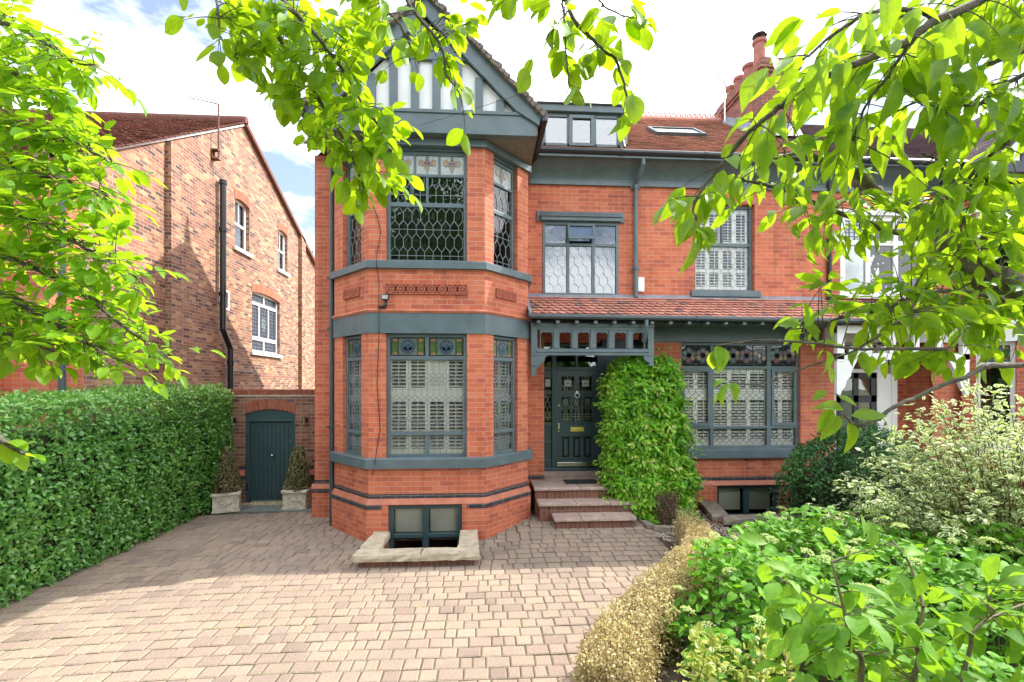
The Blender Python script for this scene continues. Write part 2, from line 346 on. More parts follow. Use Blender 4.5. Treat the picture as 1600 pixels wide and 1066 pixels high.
# ------------------------------------------------------------------ leaded lights, shutters, windows
def clip(a, b, r):
    (x0, z0), (x1, z1) = a, b; dx, dz = x1-x0, z1-z0; t0, t1 = 0.0, 1.0
    for p, q in ((-dx, x0-r[0]), (dx, r[1]-x0), (-dz, z0-r[2]), (dz, r[3]-z0)):
        if abs(p) < 1e-9:
            if q < 0: return None
        else:
            t = q/p
            if p < 0: t0 = max(t0, t)
            else: t1 = min(t1, t)
    if t0 >= t1: return None
    return (x0+t0*dx, z0+t0*dz), (x0+t1*dx, z0+t1*dz)
def lead_hex(mb, r, a, b, c, w, d, hor=True, phase=0.0):
    """honeycomb of width a, upright length b, slope height c inside rect r"""
    segs = []; z = r[2] - (b + c) + phase; row = 0
    while z < r[3] + b + c:
        x = r[0] - a*1.5 + (a/2 if row % 2 else 0)
        while x < r[1] + a:
            segs += [((x, z), (x, z+b)), ((x, z+b), (x+a/2, z+b+c)), ((x, z+b), (x-a/2, z+b+c))]; x += a
        if hor and row % 2: segs.append(((r[0], z+b/2), (r[1], z+b/2)))
        z += b + c; row += 1
    for s in segs:
        k = clip(*s, r)
        if k: mb.bar(*k, w, d-.004, d+.004)
def lead_diamond(mb, r, a, zs, w, d, hor=()):
    """rows of diamonds (half height a/2) centred at zs, joined by uprights"""
    n = max(1, round((r[1]-r[0])/a)); a = (r[1]-r[0])/n; segs = []; zs = sorted(zs)
    for z in zs:
        for i in range(n+1):
            x = r[0]+i*a
            segs += [((x, z+a*.42), (x+a/2, z)), ((x+a/2, z), (x+a, z+a*.42)), ((x, z-a*.42), (x+a/2, z)), ((x+a/2, z), (x+a, z-a*.42)),
                     ((x, z), (x+a/2, z+a*.42)), ((x+a/2, z+a*.42), (x+a, z)), ((x, z), (x+a/2, z-a*.42)), ((x+a/2, z-a*.42), (x+a, z))]
    lev = [r[2]] + [q for z in zs for q in (z-a*.42, z+a*.42)] + [r[3]]
    for i in range(0, len(lev), 2):
        for k in range(2*n+1):
            x = r[0]+k*a/2
            if lev[i+1] > lev[i]: segs.append(((x, lev[i]), (x, lev[i+1])))
    for z in hor: segs.append(((r[0], z), (r[1], z)))
    for s in segs:
        k = clip(*s, r)
        if k: mb.bar(*k, w, d-.004, d+.004)
def lead_grid(mb, r, nx, nz, w, d):
    for i in range(1, nx): x = r[0]+(r[1]-r[0])*i/nx; mb.bar((x, r[2]), (x, r[3]), w, d-.004, d+.004)
    for i in range(1, nz): z = r[2]+(r[3]-r[2])*i/nz; mb.bar((r[0], z), (r[1], z), w, d-.0035, d+.0035)
def disc(mb, x, z, rx, rz, d, seg=14, a0=0, a1=2*math.pi):
    mb.prism([(x+rx*math.cos(a0+(a1-a0)*i/seg), z+rz*math.sin(a0+(a1-a0)*i/seg)) for i in range(seg)], d-.006, d)
def ring(mb, x, z, rr, w, d, seg=16, rz=None):
    rz = rz or rr
    for i in range(seg):
        a, b = 2*math.pi*i/seg, 2*math.pi*(i+1)/seg
        mb.bar((x+rr*math.cos(a), z+rz*math.sin(a)), (x+rr*math.cos(b), z+rz*math.sin(b)), w, d-.009, d)
def shutters(M, r, n, d, mids, parent, seed=0, closed=()):
    """n plantation shutter leaves filling rect r at depth d; mids = list of (z0,z1) louvre tiers; each leaf its own child"""
    w = (r[1]-r[0])/n; rr = random.Random(seed)
    for i in range(n):
        mb = MB(M); x0 = r[0]+i*w; x1 = x0+w; st = .042
        mb.box(x0+.002, x0+st, d, d+.028, r[2], r[3]); mb.box(x1-st, x1-.002, d, d+.028, r[2], r[3])
        lev = [r[2]] + [q for t in mids for q in t] + [r[3]]
        for k in range(0, len(lev), 2):
            if lev[k+1] > lev[k]: mb.box(x0+st, x1-st, d, d+.028, lev[k], lev[k+1])
        for ti, (z0, z1) in enumerate(mids):
            tilt = R(rr.choice([16, 20, 24])) if (i, ti) not in closed else R(62)
            z = z0 + .03
            while z < z1 - .01:
                c, s = math.cos(tilt)*.032, math.sin(tilt)*.032; nx_, nz_ = -math.sin(tilt)*.005, math.cos(tilt)*.005
                yy = d+.014
                b = mb.pts([(x0+st, yy-c-nx_, z-s-nz_), (x1-st, yy-c-nx_, z-s-nz_), (x1-st, yy+c-nx_, z+s-nz_), (x0+st, yy+c-nx_, z+s-nz_),
                            (x0+st, yy-c+nx_, z-s+nz_), (x1-st, yy-c+nx_, z-s+nz_), (x1-st, yy+c+nx_, z+s+nz_), (x0+st, yy+c+nx_, z+s+nz_)])
                for f in ((0,1,5,4),(1,2,6,5),(2,3,7,6),(3,0,4,7),(4,5,6,7),(3,2,1,0)): mb.face([b+q for q in f])
                z += .058
            mb.box((x0+x1)/2-.006, (x0+x1)/2+.006, d-.028, d-.020, z0+.02, z1-.02)
        mb.build('shutter', MT['cream'], parent)
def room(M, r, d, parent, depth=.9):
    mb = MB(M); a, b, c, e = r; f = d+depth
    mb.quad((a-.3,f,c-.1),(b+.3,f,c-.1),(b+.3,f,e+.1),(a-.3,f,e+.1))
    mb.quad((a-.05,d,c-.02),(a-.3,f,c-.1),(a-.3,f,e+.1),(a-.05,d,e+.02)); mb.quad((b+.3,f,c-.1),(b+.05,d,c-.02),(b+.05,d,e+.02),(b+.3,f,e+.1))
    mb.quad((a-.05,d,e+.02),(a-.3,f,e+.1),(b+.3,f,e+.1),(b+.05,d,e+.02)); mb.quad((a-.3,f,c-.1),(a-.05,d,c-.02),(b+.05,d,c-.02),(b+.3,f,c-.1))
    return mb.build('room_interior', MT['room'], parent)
def window(M, w0, w1, z0, z1, d, parent, mat, vb=(), hb=(), fw=.055, fd=.07, panes=(), glass='gl', name='window', lead='lead'):
    """frame at depth d: outer frame + vertical bars vb (u0,u1,z0,z1) + horizontal bars hb; panes: (rect, kind, args)"""
    mb = MB(M)
    mb.box(w0, w0+fw, d, d+fd, z0, z1); mb.box(w1-fw, w1, d, d+fd, z0, z1); mb.box(w0+fw, w1-fw, d, d+fd, z1-fw, z1); mb.box(w0+fw, w1-fw, d, d+fd, z0, z0+fw*.9)
    for b in hb: mb.box(b[0], b[1], d+.003, d+fd-.003, b[2], b[3])
    for b in vb: mb.box(b[0], b[1], d+.006, d+fd-.006, b[2], b[3])
    win = mb.build(name, mat, parent, bevel=.006)
    g = MB(M); g.box(w0+.02, w1-.02, d+fd*.5, d+fd*.5+.004, z0+.02, z1-.02); g.build('pane', MT[glass], win)
    ld = MB(M)
    for r, kind, *a in panes:
        dd = d+fd*.5-.006
        if kind == 'hex': lead_hex(ld, r, *a[:3], .0055, dd, *a[3:])
        elif kind == 'dia': lead_diamond(ld, r, *a[:2], .006, dd, *a[2:])
        elif kind == 'grid': lead_grid(ld, r, *a, .008, dd)
    if ld.f: ld.build_split('leading', MT[lead], win)
    return win, d+fd
# ------------------------------------------------------------------ tiles
def tiles(o, u, s, w, l, tw, g, mat, name, parent, scal=False, th=.012, jit=.004, skip=None):
    """o: eave start, u: along eave, s: up the slope (unit), w x l covered, tile width tw, gauge g"""
    o, u, s = Vector(o), Vector(u).normalized(), Vector(s).normalized(); n = u.cross(s)
    mb = MB(); rows = int(math.ceil(l/g)); rr = random.Random(len(name)+rows)
    for r_ in range(rows):
        x = -(tw/2 if r_ % 2 else 0)
        a0 = r_*g
        while x < w:
            x0, x1 = max(0, x)+.0015, min(w, x+tw)-.0015; x += tw
            if x1-x0 < .02 or (skip and skip(x0, a0)): continue
            j = rr.uniform(-jit, jit)*1.6; lift = th*(2.7 if scal else 1.9) + rr.uniform(0, jit)*1.3
            a1 = min(l, a0+g*1.5)
            mb.rnd = min(1, max(0, rr.gauss(.5, .26)))
            if scal and 1 <= r_ <= 5:
                m = (x0+x1)/2; h = g*.55
                low = [(x0, a0+h), (x0+(x1-x0)*.10, a0+h*.9), (x0+(x1-x0)*.3, a0+h*.1), (m, a0), (x1-(x1-x0)*.3, a0+h*.1), (x1-(x1-x0)*.10, a0+h*.9), (x1, a0+h)]
            else: low = [(x0, a0+j), (x1, a0+j*.5)]
            top = [(x1, a1), (x0, a1)]
            pl = low+top; k = len(pl)
            def q(p, e):
                f = (p[1]-a0)/(g*1.5); return o + u*p[0] + s*p[1] + n*(lift*(1-f) + e)
            b = mb.pts([q(p, 0) for p in pl] + [q(p, -th) for p in pl])
            mb.face(range(b, b+k))
            for i in range(len(low)+1):
                jx = (i-1) % k; jy = i % k
                mb.face([b+k+jx, b+k+jy, b+jy, b+jx])
    mb.rnd = .5
    mb.quad(*[o + u*a + s*c - n*.012 for a, c in ((0, .0), (w, .0), (w, l), (0, l))])
    return mb.build(name, mat, parent)
# ------------------------------------------------------------------ leaves
def leaf_tpl(L_, wfun, fold=.35, curl=.25, wave=0.0):
    ts = [i/L_ for i in range(L_+1)]; v = []; uv = []; f = []
    ctr = []; lf = []; rt = []
    for i, t in enumerate(ts):
        zc = -curl*t*t; ctr.append(len(v)); v.append((0, t, zc)); uv.append((0, t))
    for i in range(1, L_):
        t = ts[i]; w = wfun(t); zc = -curl*t*t + w*fold + wave*math.sin(t*9)
        lf.append(len(v)); v.append((-w, t, zc)); uv.append((-1, t)); rt.append(len(v)); v.append((w, t, zc-2*wave*math.sin(t*9))); uv.append((1, t))
    f.append((ctr[0], rt[0], ctr[1])); f.append((ctr[0], ctr[1], lf[0]))
    for i in range(1, L_-1):
        f.append((ctr[i], rt[i-1], rt[i], ctr[i+1])); f.append((ctr[i], ctr[i+1], lf[i], lf[i-1]))
    f.append((ctr[L_-1], rt[-1], ctr[L_])); f.append((ctr[L_-1], ctr[L_], lf[-1]))
    return np.array(v, float), f, np.array(uv, np.float32)
TPL = {
 'small': leaf_tpl(2, lambda t: .30, .4, .2),
 'oval': leaf_tpl(4, lambda t: .33*math.sin(math.pi*t**.85)**.75, .35, .25),
 'cherry': leaf_tpl(6, lambda t: .215*math.sin(math.pi*t**.85)**.85*(1 if t < .7 else 1-.35*(t-.7)/.3), .45, .32, .016),
 'round': leaf_tpl(6, lambda t: .33*math.sin(math.pi*t**.95)**.7, .25, .22, .01),
 'ovate': leaf_tpl(5, lambda t: .27*math.sin(math.pi*t**.9)**.75, .28, .18, .008),
 'mag': leaf_tpl(6, lambda t: .275*math.sin(math.pi*t**1.15)**.8, .32, .32, .016),
 'lance': leaf_tpl(4, lambda t: .22*math.sin(math.pi*t**.8)**.8, .35, .35),
}
def unit(a): return a / np.maximum(1e-9, np.linalg.norm(a, axis=-1, keepdims=True))
def leaf_mesh(name, mat, parent, tpl, pos, along, up, size, rnd=None, wj=.15, shade=True):
    V, F, UV = TPL[tpl]; n = len(pos); pos = np.asarray(pos, float) - np.array(woff(parent))
    al = unit(np.asarray(along, float)); up = np.asarray(up, float)
    rt = unit(np.cross(al, up)); nn = np.cross(rt, al)
    size = np.asarray(size, float).reshape(-1, 1, 1); wsc = (1 + RNG.uniform(-wj, wj, n)).reshape(-1, 1, 1)
    cz = RNG.uniform(.3, 1.7, n).reshape(-1, 1, 1)
    P_ = pos[:, None, :] + size*(V[None, :, 0:1]*wsc*rt[:, None, :] + V[None, :, 1:2]*al[:, None, :] + V[None, :, 2:3]*cz*nn[:, None, :])
    m = len(V); me = D.meshes.new(name); me.vertices.add(n*m); me.vertices.foreach_set('co', P_.astype(np.float32).ravel())
    loops = np.concatenate([np.array(f) for f in F]); starts = np.cumsum([0]+[len(f) for f in F])[:-1]; nl = len(loops)
    me.loops.add(n*nl); me.polygons.add(n*len(F))
    LI = (loops[None, :] + (np.arange(n)*m)[:, None]).astype(np.int32).ravel()
    me.loops.foreach_set('vertex_index', LI)
    me.polygons.foreach_set('loop_start', (starts[None, :] + (np.arange(n)*nl)[:, None]).astype(np.int32).ravel())
    me.update(calc_edges=True)
    uv = me.uv_layers.new(name='UVMap'); uv.data.foreach_set('uv', np.tile(UV[loops], (n, 1)).ravel())
    if rnd is None: rnd = RNG.uniform(0, 1, n)
    at = me.attributes.new('rnd', 'FLOAT', 'POINT'); at.data.foreach_set('value', np.repeat(np.clip(rnd, 0, 1), m).astype(np.float32))
    if m > 6: me.polygons.foreach_set('use_smooth', np.ones(n*len(F), dtype=bool))
    me.materials.append(mat); me.validate()
    o = D.objects.new(name, me); COL.objects.link(o)
    if parent: o.parent = parent
    return o
def rvec(n): return unit(RNG.normal(size=(n, 3)))
def vnoise(p, s, seed=0):
    """cheap smooth pseudo noise in -1..1"""
    q = np.asarray(p)*s + seed*3.7
    return (np.sin(q[:, 0]*1.7+np.sin(q[:, 1]*1.3+seed)) + np.sin(q[:, 1]*2.1+np.sin(q[:, 2]*1.9)) + np.sin(q[:, 2]*2.3+np.sin(q[:, 0]*1.1+2*seed)))/3
#SECTIONS
# ================================================================== ground and drive
def gz(x, y):
    a = min(1, max(0, (x+.3)/1.3)); b = min(1, max(0, (y-6.3)/1.9)); return .12*a*a*(3-2*a)*b
g = MB(); g.quad((-300,-300,-.74),(300,-300,-.74),(300,300,-.74),(-300,300,-.74))
tag(g.build('ground', MT['grass']), kind='structure')
LW = (-1.70, -.12, 6.48, 7.50)      # light well outline x0,x1,y0,y1
g = MB(); g.rnd = .5
nx = 60
def inlw(x, y): return LW[0]+.1 < x < LW[1]-.1 and y > LW[2]+.1 and y < 7.7
for (x0,x1,y0,y1) in ((-5.6,LW[0]+.12,2.2,9.46),(LW[1]-.12,3.2,2.2,9.0),(LW[0]+.12,LW[1]-.12,2.2,LW[2]+.12)):
    n = 14; 
    for i in range(n):
        for j in range(n):
            a,b=x0+(x1-x0)*i/n,x0+(x1-x0)*(i+1)/n; c,d=y0+(y1-y0)*j/n,y0+(y1-y0)*(j+1)/n
            g.quad((a,c,gz(a,c)-.012),(b,c,gz(b,c)-.012),(b,d,gz(b,d)-.012),(a,d,gz(a,d)-.012))
tag(g.build('driveway_bed', MT['joint']), kind='structure')
def drive_edge(y):                  # right edge of the paving
    pts = [(2.2,.0),(3.9,1.0),(4.6,1.68),(5.3,2.26),(6.0,2.62),(6.9,2.78),(7.6,2.62),(8.3,2.62),(9.2,2.62)]
    for (a,xa),(b,xb) in zip(pts, pts[1:]):
        if a <= y <= b: return xa+(xb-xa)*(y-a)/(b-a)
    return 2.6
g = MB(); rr = random.Random(3); y = 2.3; row = 0
def yo(x): return -.013*min(0, x+1.2)**2 + .01*math.sin(x*1.3+y)
while y < 9.5:
    h = .168; x = -5.55 + rr.uniform(-.1, .1); g_ = .005
    while x < drive_edge(min(9.1, y))+.1:
        w = rr.choice([.115, .155, .155, .19, .22, .22])
        xm, ym = x+w/2, y+h/2+yo(x+w/2); wl = w
        x += w
        if ym > 9.44 or inlw(xm, ym): continue
        if xm > 2.7 and ym > 7.6: continue
        z = gz(xm, ym)+rr.uniform(-.004, .004); tx, ty = rr.uniform(-.02,.02), rr.uniform(-.02,.02)
        g.rnd = min(1, max(0, rr.gauss(.5, .24)))
        a, b, c, d = x-w+g_, x-g_, y+g_, y+h-g_; e = .012
        j = [rr.uniform(-.003,.003) for _ in range(8)]
        c0 = [(a+j[0],c+j[1]),(b+j[2],c+j[3]),(b+j[4],d+j[5]),(a+j[6],d+j[7])]; cx, cy = (a+b)/2, (c+d)/2
        out_ = [(px_, py_+yo(px_)) for px_, py_ in c0]; inn = [(px_+(e if px_ < cx else -e), py_+(e if py_ < cy else -e)+yo(px_)) for px_, py_ in c0]
        zz = lambda p, k: z + k + (p[0]-xm)*tx + (p[1]-ym)*ty
        q = g.pts([(p[0],p[1],zz(p,-.03)) for p in out_]+[(p[0],p[1],zz(p,-.008)) for p in out_]+[(p[0],p[1],zz(p,0)) for p in inn])
        for k in range(4):
            m = (k+1)%4; g.face([q+k,q+m,q+4+m,q+4+k]); g.face([q+4+k,q+4+m,q+8+m,q+8+k])
        g.face([q+8,q+9,q+10,q+11])
    y += h; row += 1
tag(g.build('driveway', MT['pave']), kind='structure')
# flagstones before the gate
g = MB(); 
for (a,b,c,d) in ((-4.72,-4.05,9.48,9.98),(-4.04,-3.2,9.48,9.98),(-5.3,-4.73,9.48,9.98)): g.box(a,b-.008,c,d,-.05,.012)
tag(g.build('flagstone_path', MT['flag'], bevel=.006), kind='structure')
def pebbles(name, mat, fn, n, s0, s1, kind=True):
    mb = MB(); rr = random.Random(n)
    for i in range(n):
        p = fn(rr)
        if p is None: continue
        s = rr.uniform(s0, s1); mb.rnd = rr.random(); a = rr.uniform(0, 6.28)
        ax = (math.cos(a)*s, math.sin(a)*s); bx = (-math.sin(a)*s*rr.uniform(.5,.9), math.cos(a)*s*rr.uniform(.5,.9)); h = s*rr.uniform(.35,.7)
        X, Y, Z = p; t = rr.uniform(-.3,.3)*s
        b = mb.pts([(X+ax[0],Y+ax[1],Z+t),(X+bx[0],Y+bx[1],Z),(X-ax[0],Y-ax[1],Z-t),(X-bx[0],Y-bx[1],Z),(X+ax[0]*.3,Y+ax[1]*.3,Z+h),(X-ax[0]*.3,Y-ax[1]*.3,Z+h*.9)])
        for f in ((0,1,4),(1,5,4),(1,2,5),(2,3,5),(3,4,5),(3,0,4)): mb.face([b+k for k in f])
    return mb.build(name, mat)
tag(pebbles('gravel', MT['ggravel'], lambda r: (r.uniform(-5.0,-3.25), r.uniform(9.9,10.2), .005), 900, .012, .022), kind='stuff')
g = MB()
g.slab([(.2,1.0),(16,1.0),(16,7.74),(2.66,7.74),(2.75,6.9),(2.55,6.0),(2.15,5.3),(1.6,4.6),(.95,3.9),(.2,2.2)], -.1, .06); g.slab([(2.5,7.74),(4.0,7.74),(4.27,9.0),(2.5,9.0)], -.1, .06); g.slab([(6.34,7.74),(16,7.74),(16,9.0),(6.34,9.0)], -.1, .06)
tag(g.build('garden_bed', MT['soil']), kind='structure')
def gp(r):
    y = r.uniform(5.0, 8.95); x = r.uniform(drive_edge(y)+.08, 5.2)
    if 4.25 < x < 6.3 and y > 7.85: return None
    return (x, y, .062)
tag(pebbles('gravel_mulch', MT['gravel'], gp, 9500, .010, .022), kind='stuff')
# ================================================================== the main house
BX0, BX1, FX0, FX1, Y1, YB, Y2 = -2.58, .80, -1.805, .025, 7.58, 8.41, 9.05
house = thing('red_brick_house', (1.8, 9.05, 0), 'tall red brick house with slate blue woodwork and a two storey bay', 'house')
PLAN = [(BX0, Y2), (BX0, YB), (FX0, Y1), (FX1, Y1), (BX1, YB), (BX1, Y2)]
def offs(pl, d):
    outp = []
    for i, p in enumerate(pl):
        ns = []
        for a, b in ((i-1, i), (i, i+1)):
            if a < 0 or b >= len(pl): continue
            dx, dy = pl[b][0]-pl[a][0], pl[b][1]-pl[a][1]; l = math.hypot(dx, dy); ns.append((dy/l, -dx/l))
        if len(ns) == 1: outp.append((p[0]+ns[0][0]*d, p[1]+ns[0][1]*d))
        else:
            k = 1+ns[0][0]*ns[1][0]+ns[0][1]*ns[1][1]; outp.append((p[0]+(ns[0][0]+ns[1][0])*d/k, p[1]+(ns[0][1]+ns[1][1])*d/k))
    return outp
def band(mb, z0, z1, d0, d1, t=.3, pl=PLAN):
    """strip round the bay; d0/d1 outward offsets at bottom and top"""
    a, b, c, d = offs(pl, d0), offs(pl, d1), offs(pl, d0-t), offs(pl, d0-t)
    for i in range(len(pl)-1):
        mb.rnd = random.random(); j = i+1
        v = lambda p, z: (p[0], p[1], z)
        mb.quad(v(a[i],z0),v(a[j],z0),v(b[j],z1),v(b[i],z1)); mb.quad(v(b[i],z1),v(b[j],z1),v(d[j],z1),v(d[i],z1))
        mb.quad(v(c[i],z0),v(c[j],z0),v(a[j],z0),v(a[i],z0)); mb.quad(v(c[j],z0),v(c[i],z0),v(d[i],z1),v(d[j],z1))
    mb.rnd = None
FR = frame((FX0, Y1, 0), (1, 0)); FL_ = FX1-FX0
ML = frame((BX0, YB, 0), (FX0-BX0, Y1-YB)); MR = frame((FX1, Y1, 0), (BX1-FX1, YB-Y1)); CL = math.hypot(BX1-FX1, YB-Y1)
WF = (.27, FL_-.285); WC = (.215, CL-.30); WCL = (.30, CL-.215)
LZ0, LZ1, UZ0, UZ1 = 1.306, 3.28, 4.418, 6.26
# bay brickwork
w = MB()
for (z0, z1) in ((LZ0-.12, LZ1+.2), (UZ0-.12, UZ1+.12)):
    zz = (LZ0, LZ1) if z0 < 3 else (UZ0, UZ1)
    w.M = FR; wall(w, 0, FL_, z0, z1, .22, [(*WF, zz[0]-.2, zz[1])]); w.M = MR; wall(w, 0, CL, z0, z1, .22, [(*WC, zz[0]-.2, zz[1])]); w.M = ML; wall(w, 0, CL, z0, z1, .22, [(*WCL, zz[0]-.2, zz[1])])
w.M = I4
for x in (BX0, BX1):
    s = 1 if x < 0 else -1; w.quad(*([(x,YB,0),(x,YB,6.35),(x,Y2,6.35),(x,Y2,0)] if s > 0 else [(x,YB,0),(x,Y2,0),(x,Y2,6.35),(x,YB,6.35)]))
band(w, .742, 1.16, 0, 0); band(w, 3.66, 4.30, 0, 0)
w.build('bay_wall', MT['red'], house)
# plinth (front face with basement opening)
w = MB(); po = offs(PLAN, .045); M_ = frame((po[2][0], po[2][1], 0), (1, 0)); pw = po[3][0]-po[2][0]
BWX = (-1.49, -.335); bo = (BWX[0]-po[2][0], BWX[1]-po[2][0], -1.0, .575)
w.M = M_; wall(w, 0, pw, -.9, .585, .22, [bo]); w.M = I4
for i in (0, 1, 3, 4):
    a, b = po[i], po[i+1]; w.quad((a[0],a[1],-.2),(b[0],b[1],-.2),(b[0],b[1],.585),(a[0],a[1],.585))
w.build('plinth', MT['red'], house)
w = MB(); band(w, .671, .742, .003, .003); 
for i in (1, 3):
    a, b = offs(PLAN, .049)[i], offs(PLAN, .049)[i+1]; w.quad((a[0],a[1],.508),(b[0],b[1],.508),(b[0],b[1],.58),(a[0],a[1],.58))
w.box(po[2][0]-.002, po[2][0]+.24, po[2][1]-.004, po[2][1]+.02, .508, .58); w.box(po[3][0]-.30, po[3][0]+.002, po[3][1]-.004, po[3][1]+.02, .508, .58)
w.build_split('blue_brick_band', MT['blue'], house)
w = MB(); band(w, .583, .668, .05, .006); w.build('moulded_brick_string', MT['terra'], house, bevel=.006)
w = MB(); band(w, 3.60, 3.632, .03, .055); band(w, 3.632, 3.668, .055, .012); w.build('moulded_brick_string', MT['terra'], house, bevel=.006)
w = MB(); band(w, 3.28, 3.602, .022, .022); w.build('lintel_band', MT['paint'], house, bevel=.006)
w = MB(); band(w, 1.15, 1.296, .075, .075, .4); band(w, 1.296, 1.312, .075, .055, .4); w.build('sill', MT['paint'], house, bevel=.008)
w = MB(); band(w, 4.30, 4.405, .065, .065, .4); band(w, 4.405, 4.422, .065, .045, .4); w.build('sill', MT['paint'], house, bevel=.008)
w = MB(); band(w, 6.24, 6.35, .06, .06); w.build('wall_plate', MT['paint'], house, bevel=.008)
# moulded terracotta panels
def rosettes(M, u0, u1, z0, z1, n):
    b = MB(M); b.box(u0, u1, -.004, .05, z0, z1); pn = b.build('terracotta_panel', MT['terrab'], house); b = MB(M); h = z1-z0; s = (u1-u0)/n
    b.box(u0, u1, -.03, .01, z1-.014, z1); b.box(u0, u1, -.03, .01, z0, z0+.014); b.box(u0, u0+.012, -.03, .01, z0+.014, z1-.014); b.box(u1-.012, u1, -.03, .01, z0+.014, z1-.014)
    for i in range(n):
        c = u0+s*(i+.5); zc = (z0+z1)/2
        ring(b, c, zc, h*.34, .020, -.022, 12); disc(b, c, zc, h*.12, h*.12, -.024, 8)
        for k in range(6):
            a = k*math.pi/3; disc(b, c+h*.2*math.cos(a), zc+h*.2*math.sin(a), h*.07, h*.07, -.020, 6)
        for sx in (-1, 1):
            for sz in (-1, 1): disc(b, c+sx*s*.42, zc+sz*h*.30, h*.09, h*.09, -.020, 6)
    b.build('moulded_rosettes', MT['terrad'], pn)
rosettes(FR, .265, FL_-.27, 3.90, 4.06, 8); rosettes(MR, .26, CL-.35, 3.90, 4.05, 4); rosettes(ML, .35, CL-.26, 3.90, 4.05, 4)
# air bricks
for M_, u in ((MR, .62), (ML, .52)):
    b = MB(M_); b.box(u, u+.21, -.052, .0, .27, .41); 
    for k in range(6): b.box(u+.015, u+.195, -.060, -.05, .281+k*.021, .291+k*.021)
    b.build('air_brick', MT['terra'], house)
# -- stained glass helpers
def stained_small(M, r, d, parent, seed, lead='leadd'):
    x0, x1, z0, z1 = r; cx, cz = (x0+x1)/2, (z0+z1)/2; W_, H_ = x1-x0, z1-z0
    def pc(mat, fn):
        b = MB(M); fn(b)
        if b.f: b.build_split('stained_glass', MT[mat], parent)
    pc('sgreen', lambda b: (b.box(x0+W_*.06, x0+W_*.2, d-.004, d, z0+H_*.24, z1-H_*.24), b.box(x1-W_*.2, x1-W_*.06, d-.004, d, z0+H_*.24, z1-H_*.24)))
    pc('samber', lambda b: [b.box(a, a+W_*.14, d-.004, d, c, c+H_*.13) for a in (x0+W_*.06, x1-W_*.2) for c in (z0+H_*.08, z1-H_*.21)])
    pc('steal', lambda b: b.box(x0+W_*.24, x1-W_*.24, d-.004, d, z0+H_*.08, z1-H_*.08))
    R_ = min(H_*.38, W_*.22)
    pc('sblue', lambda b: disc(b, cx, cz, R_, R_, d-.003, 18))
    pc('sdk', lambda b: [b.prism([(cx, cz-R_*.6), (cx+sx*R_*.5, cz-R_*.35), (cx+sx*R_*.75, cz+R_*q), (cx+sx*R_*.25, cz-R_*.1)], d-.012, d-.009) for sx in (-1, 1) for q in (.05, .4)])
    pc('steal', lambda b: [disc(b, cx+R_*.55*math.cos(a), cz+R_*.45*math.sin(a)+R_*.1, R_*.17, R_*.17, d-.0095, 8) for a in (.6, 1.57, 2.5)])
    b = MB(M); ring(b, cx, cz, R_, .010, d-.006, 20)
    for x in (x0+W_*.045, x0+W_*.22, x1-W_*.22, x1-W_*.045): b.bar((x, z0), (x, z1), .008, d-.012, d)
    for z in (z0+H_*.06, z1-H_*.06): b.bar((x0, z), (x1, z), .008, d-.012, d)
    for a in (x0+W_*.06, x1-W_*.2):
        for z in (z0+H_*.23, z1-H_*.23): b.bar((a, z), (a+W_*.14, z), .008, d-.012, d)
    b.build('leading', MT[lead], parent)
def stained_dark(M, r, d, parent, n):
    x0, x1, z0, z1 = r; b = MB(M); H_ = z1-z0; s = (x1-x0)/n; cols = ['sbrown', 'sblue', 'sdk', 'sbrown', 'sred', 'samber']
    for q, mat in enumerate(cols):
        c = MB(M)
        for i in range(n):
            for k in range(6):
                if (i*5+k*7+i*k) % 6 == q:
                    a = k*math.pi/3+.5; disc(c, x0+s*(i+.5)+math.cos(a)*H_*.25, (z0+z1)/2+math.sin(a)*H_*.25, H_*.12, H_*.12, d, 8)
        if c.f: c.build_split('stained_glass', MT[mat], parent)
    for i in range(n):
        c = x0+s*(i+.5); ring(b, c, (z0+z1)/2, H_*.36, .009, d-.004, 16); ring(b, c, (z0+z1)/2, H_*.14, .007, d-.004, 10)
        for k in range(6):
            a = k*math.pi/3; b.bar((c+math.cos(a)*H_*.14, (z0+z1)/2+math.sin(a)*H_*.14), (c+math.cos(a)*H_*.36, (z0+z1)/2+math.sin(a)*H_*.36), .007, d-.012, d-.004)
        b.bar((c-s/2, z0), (c-s/2, z1), .008, d-.012, d-.004)
    for z in (z0+H_*.08, z1-H_*.08): b.bar((x0, z), (x1, z), .008, d-.012, d-.003)
    b.build('leading', MT['leadd'], parent)
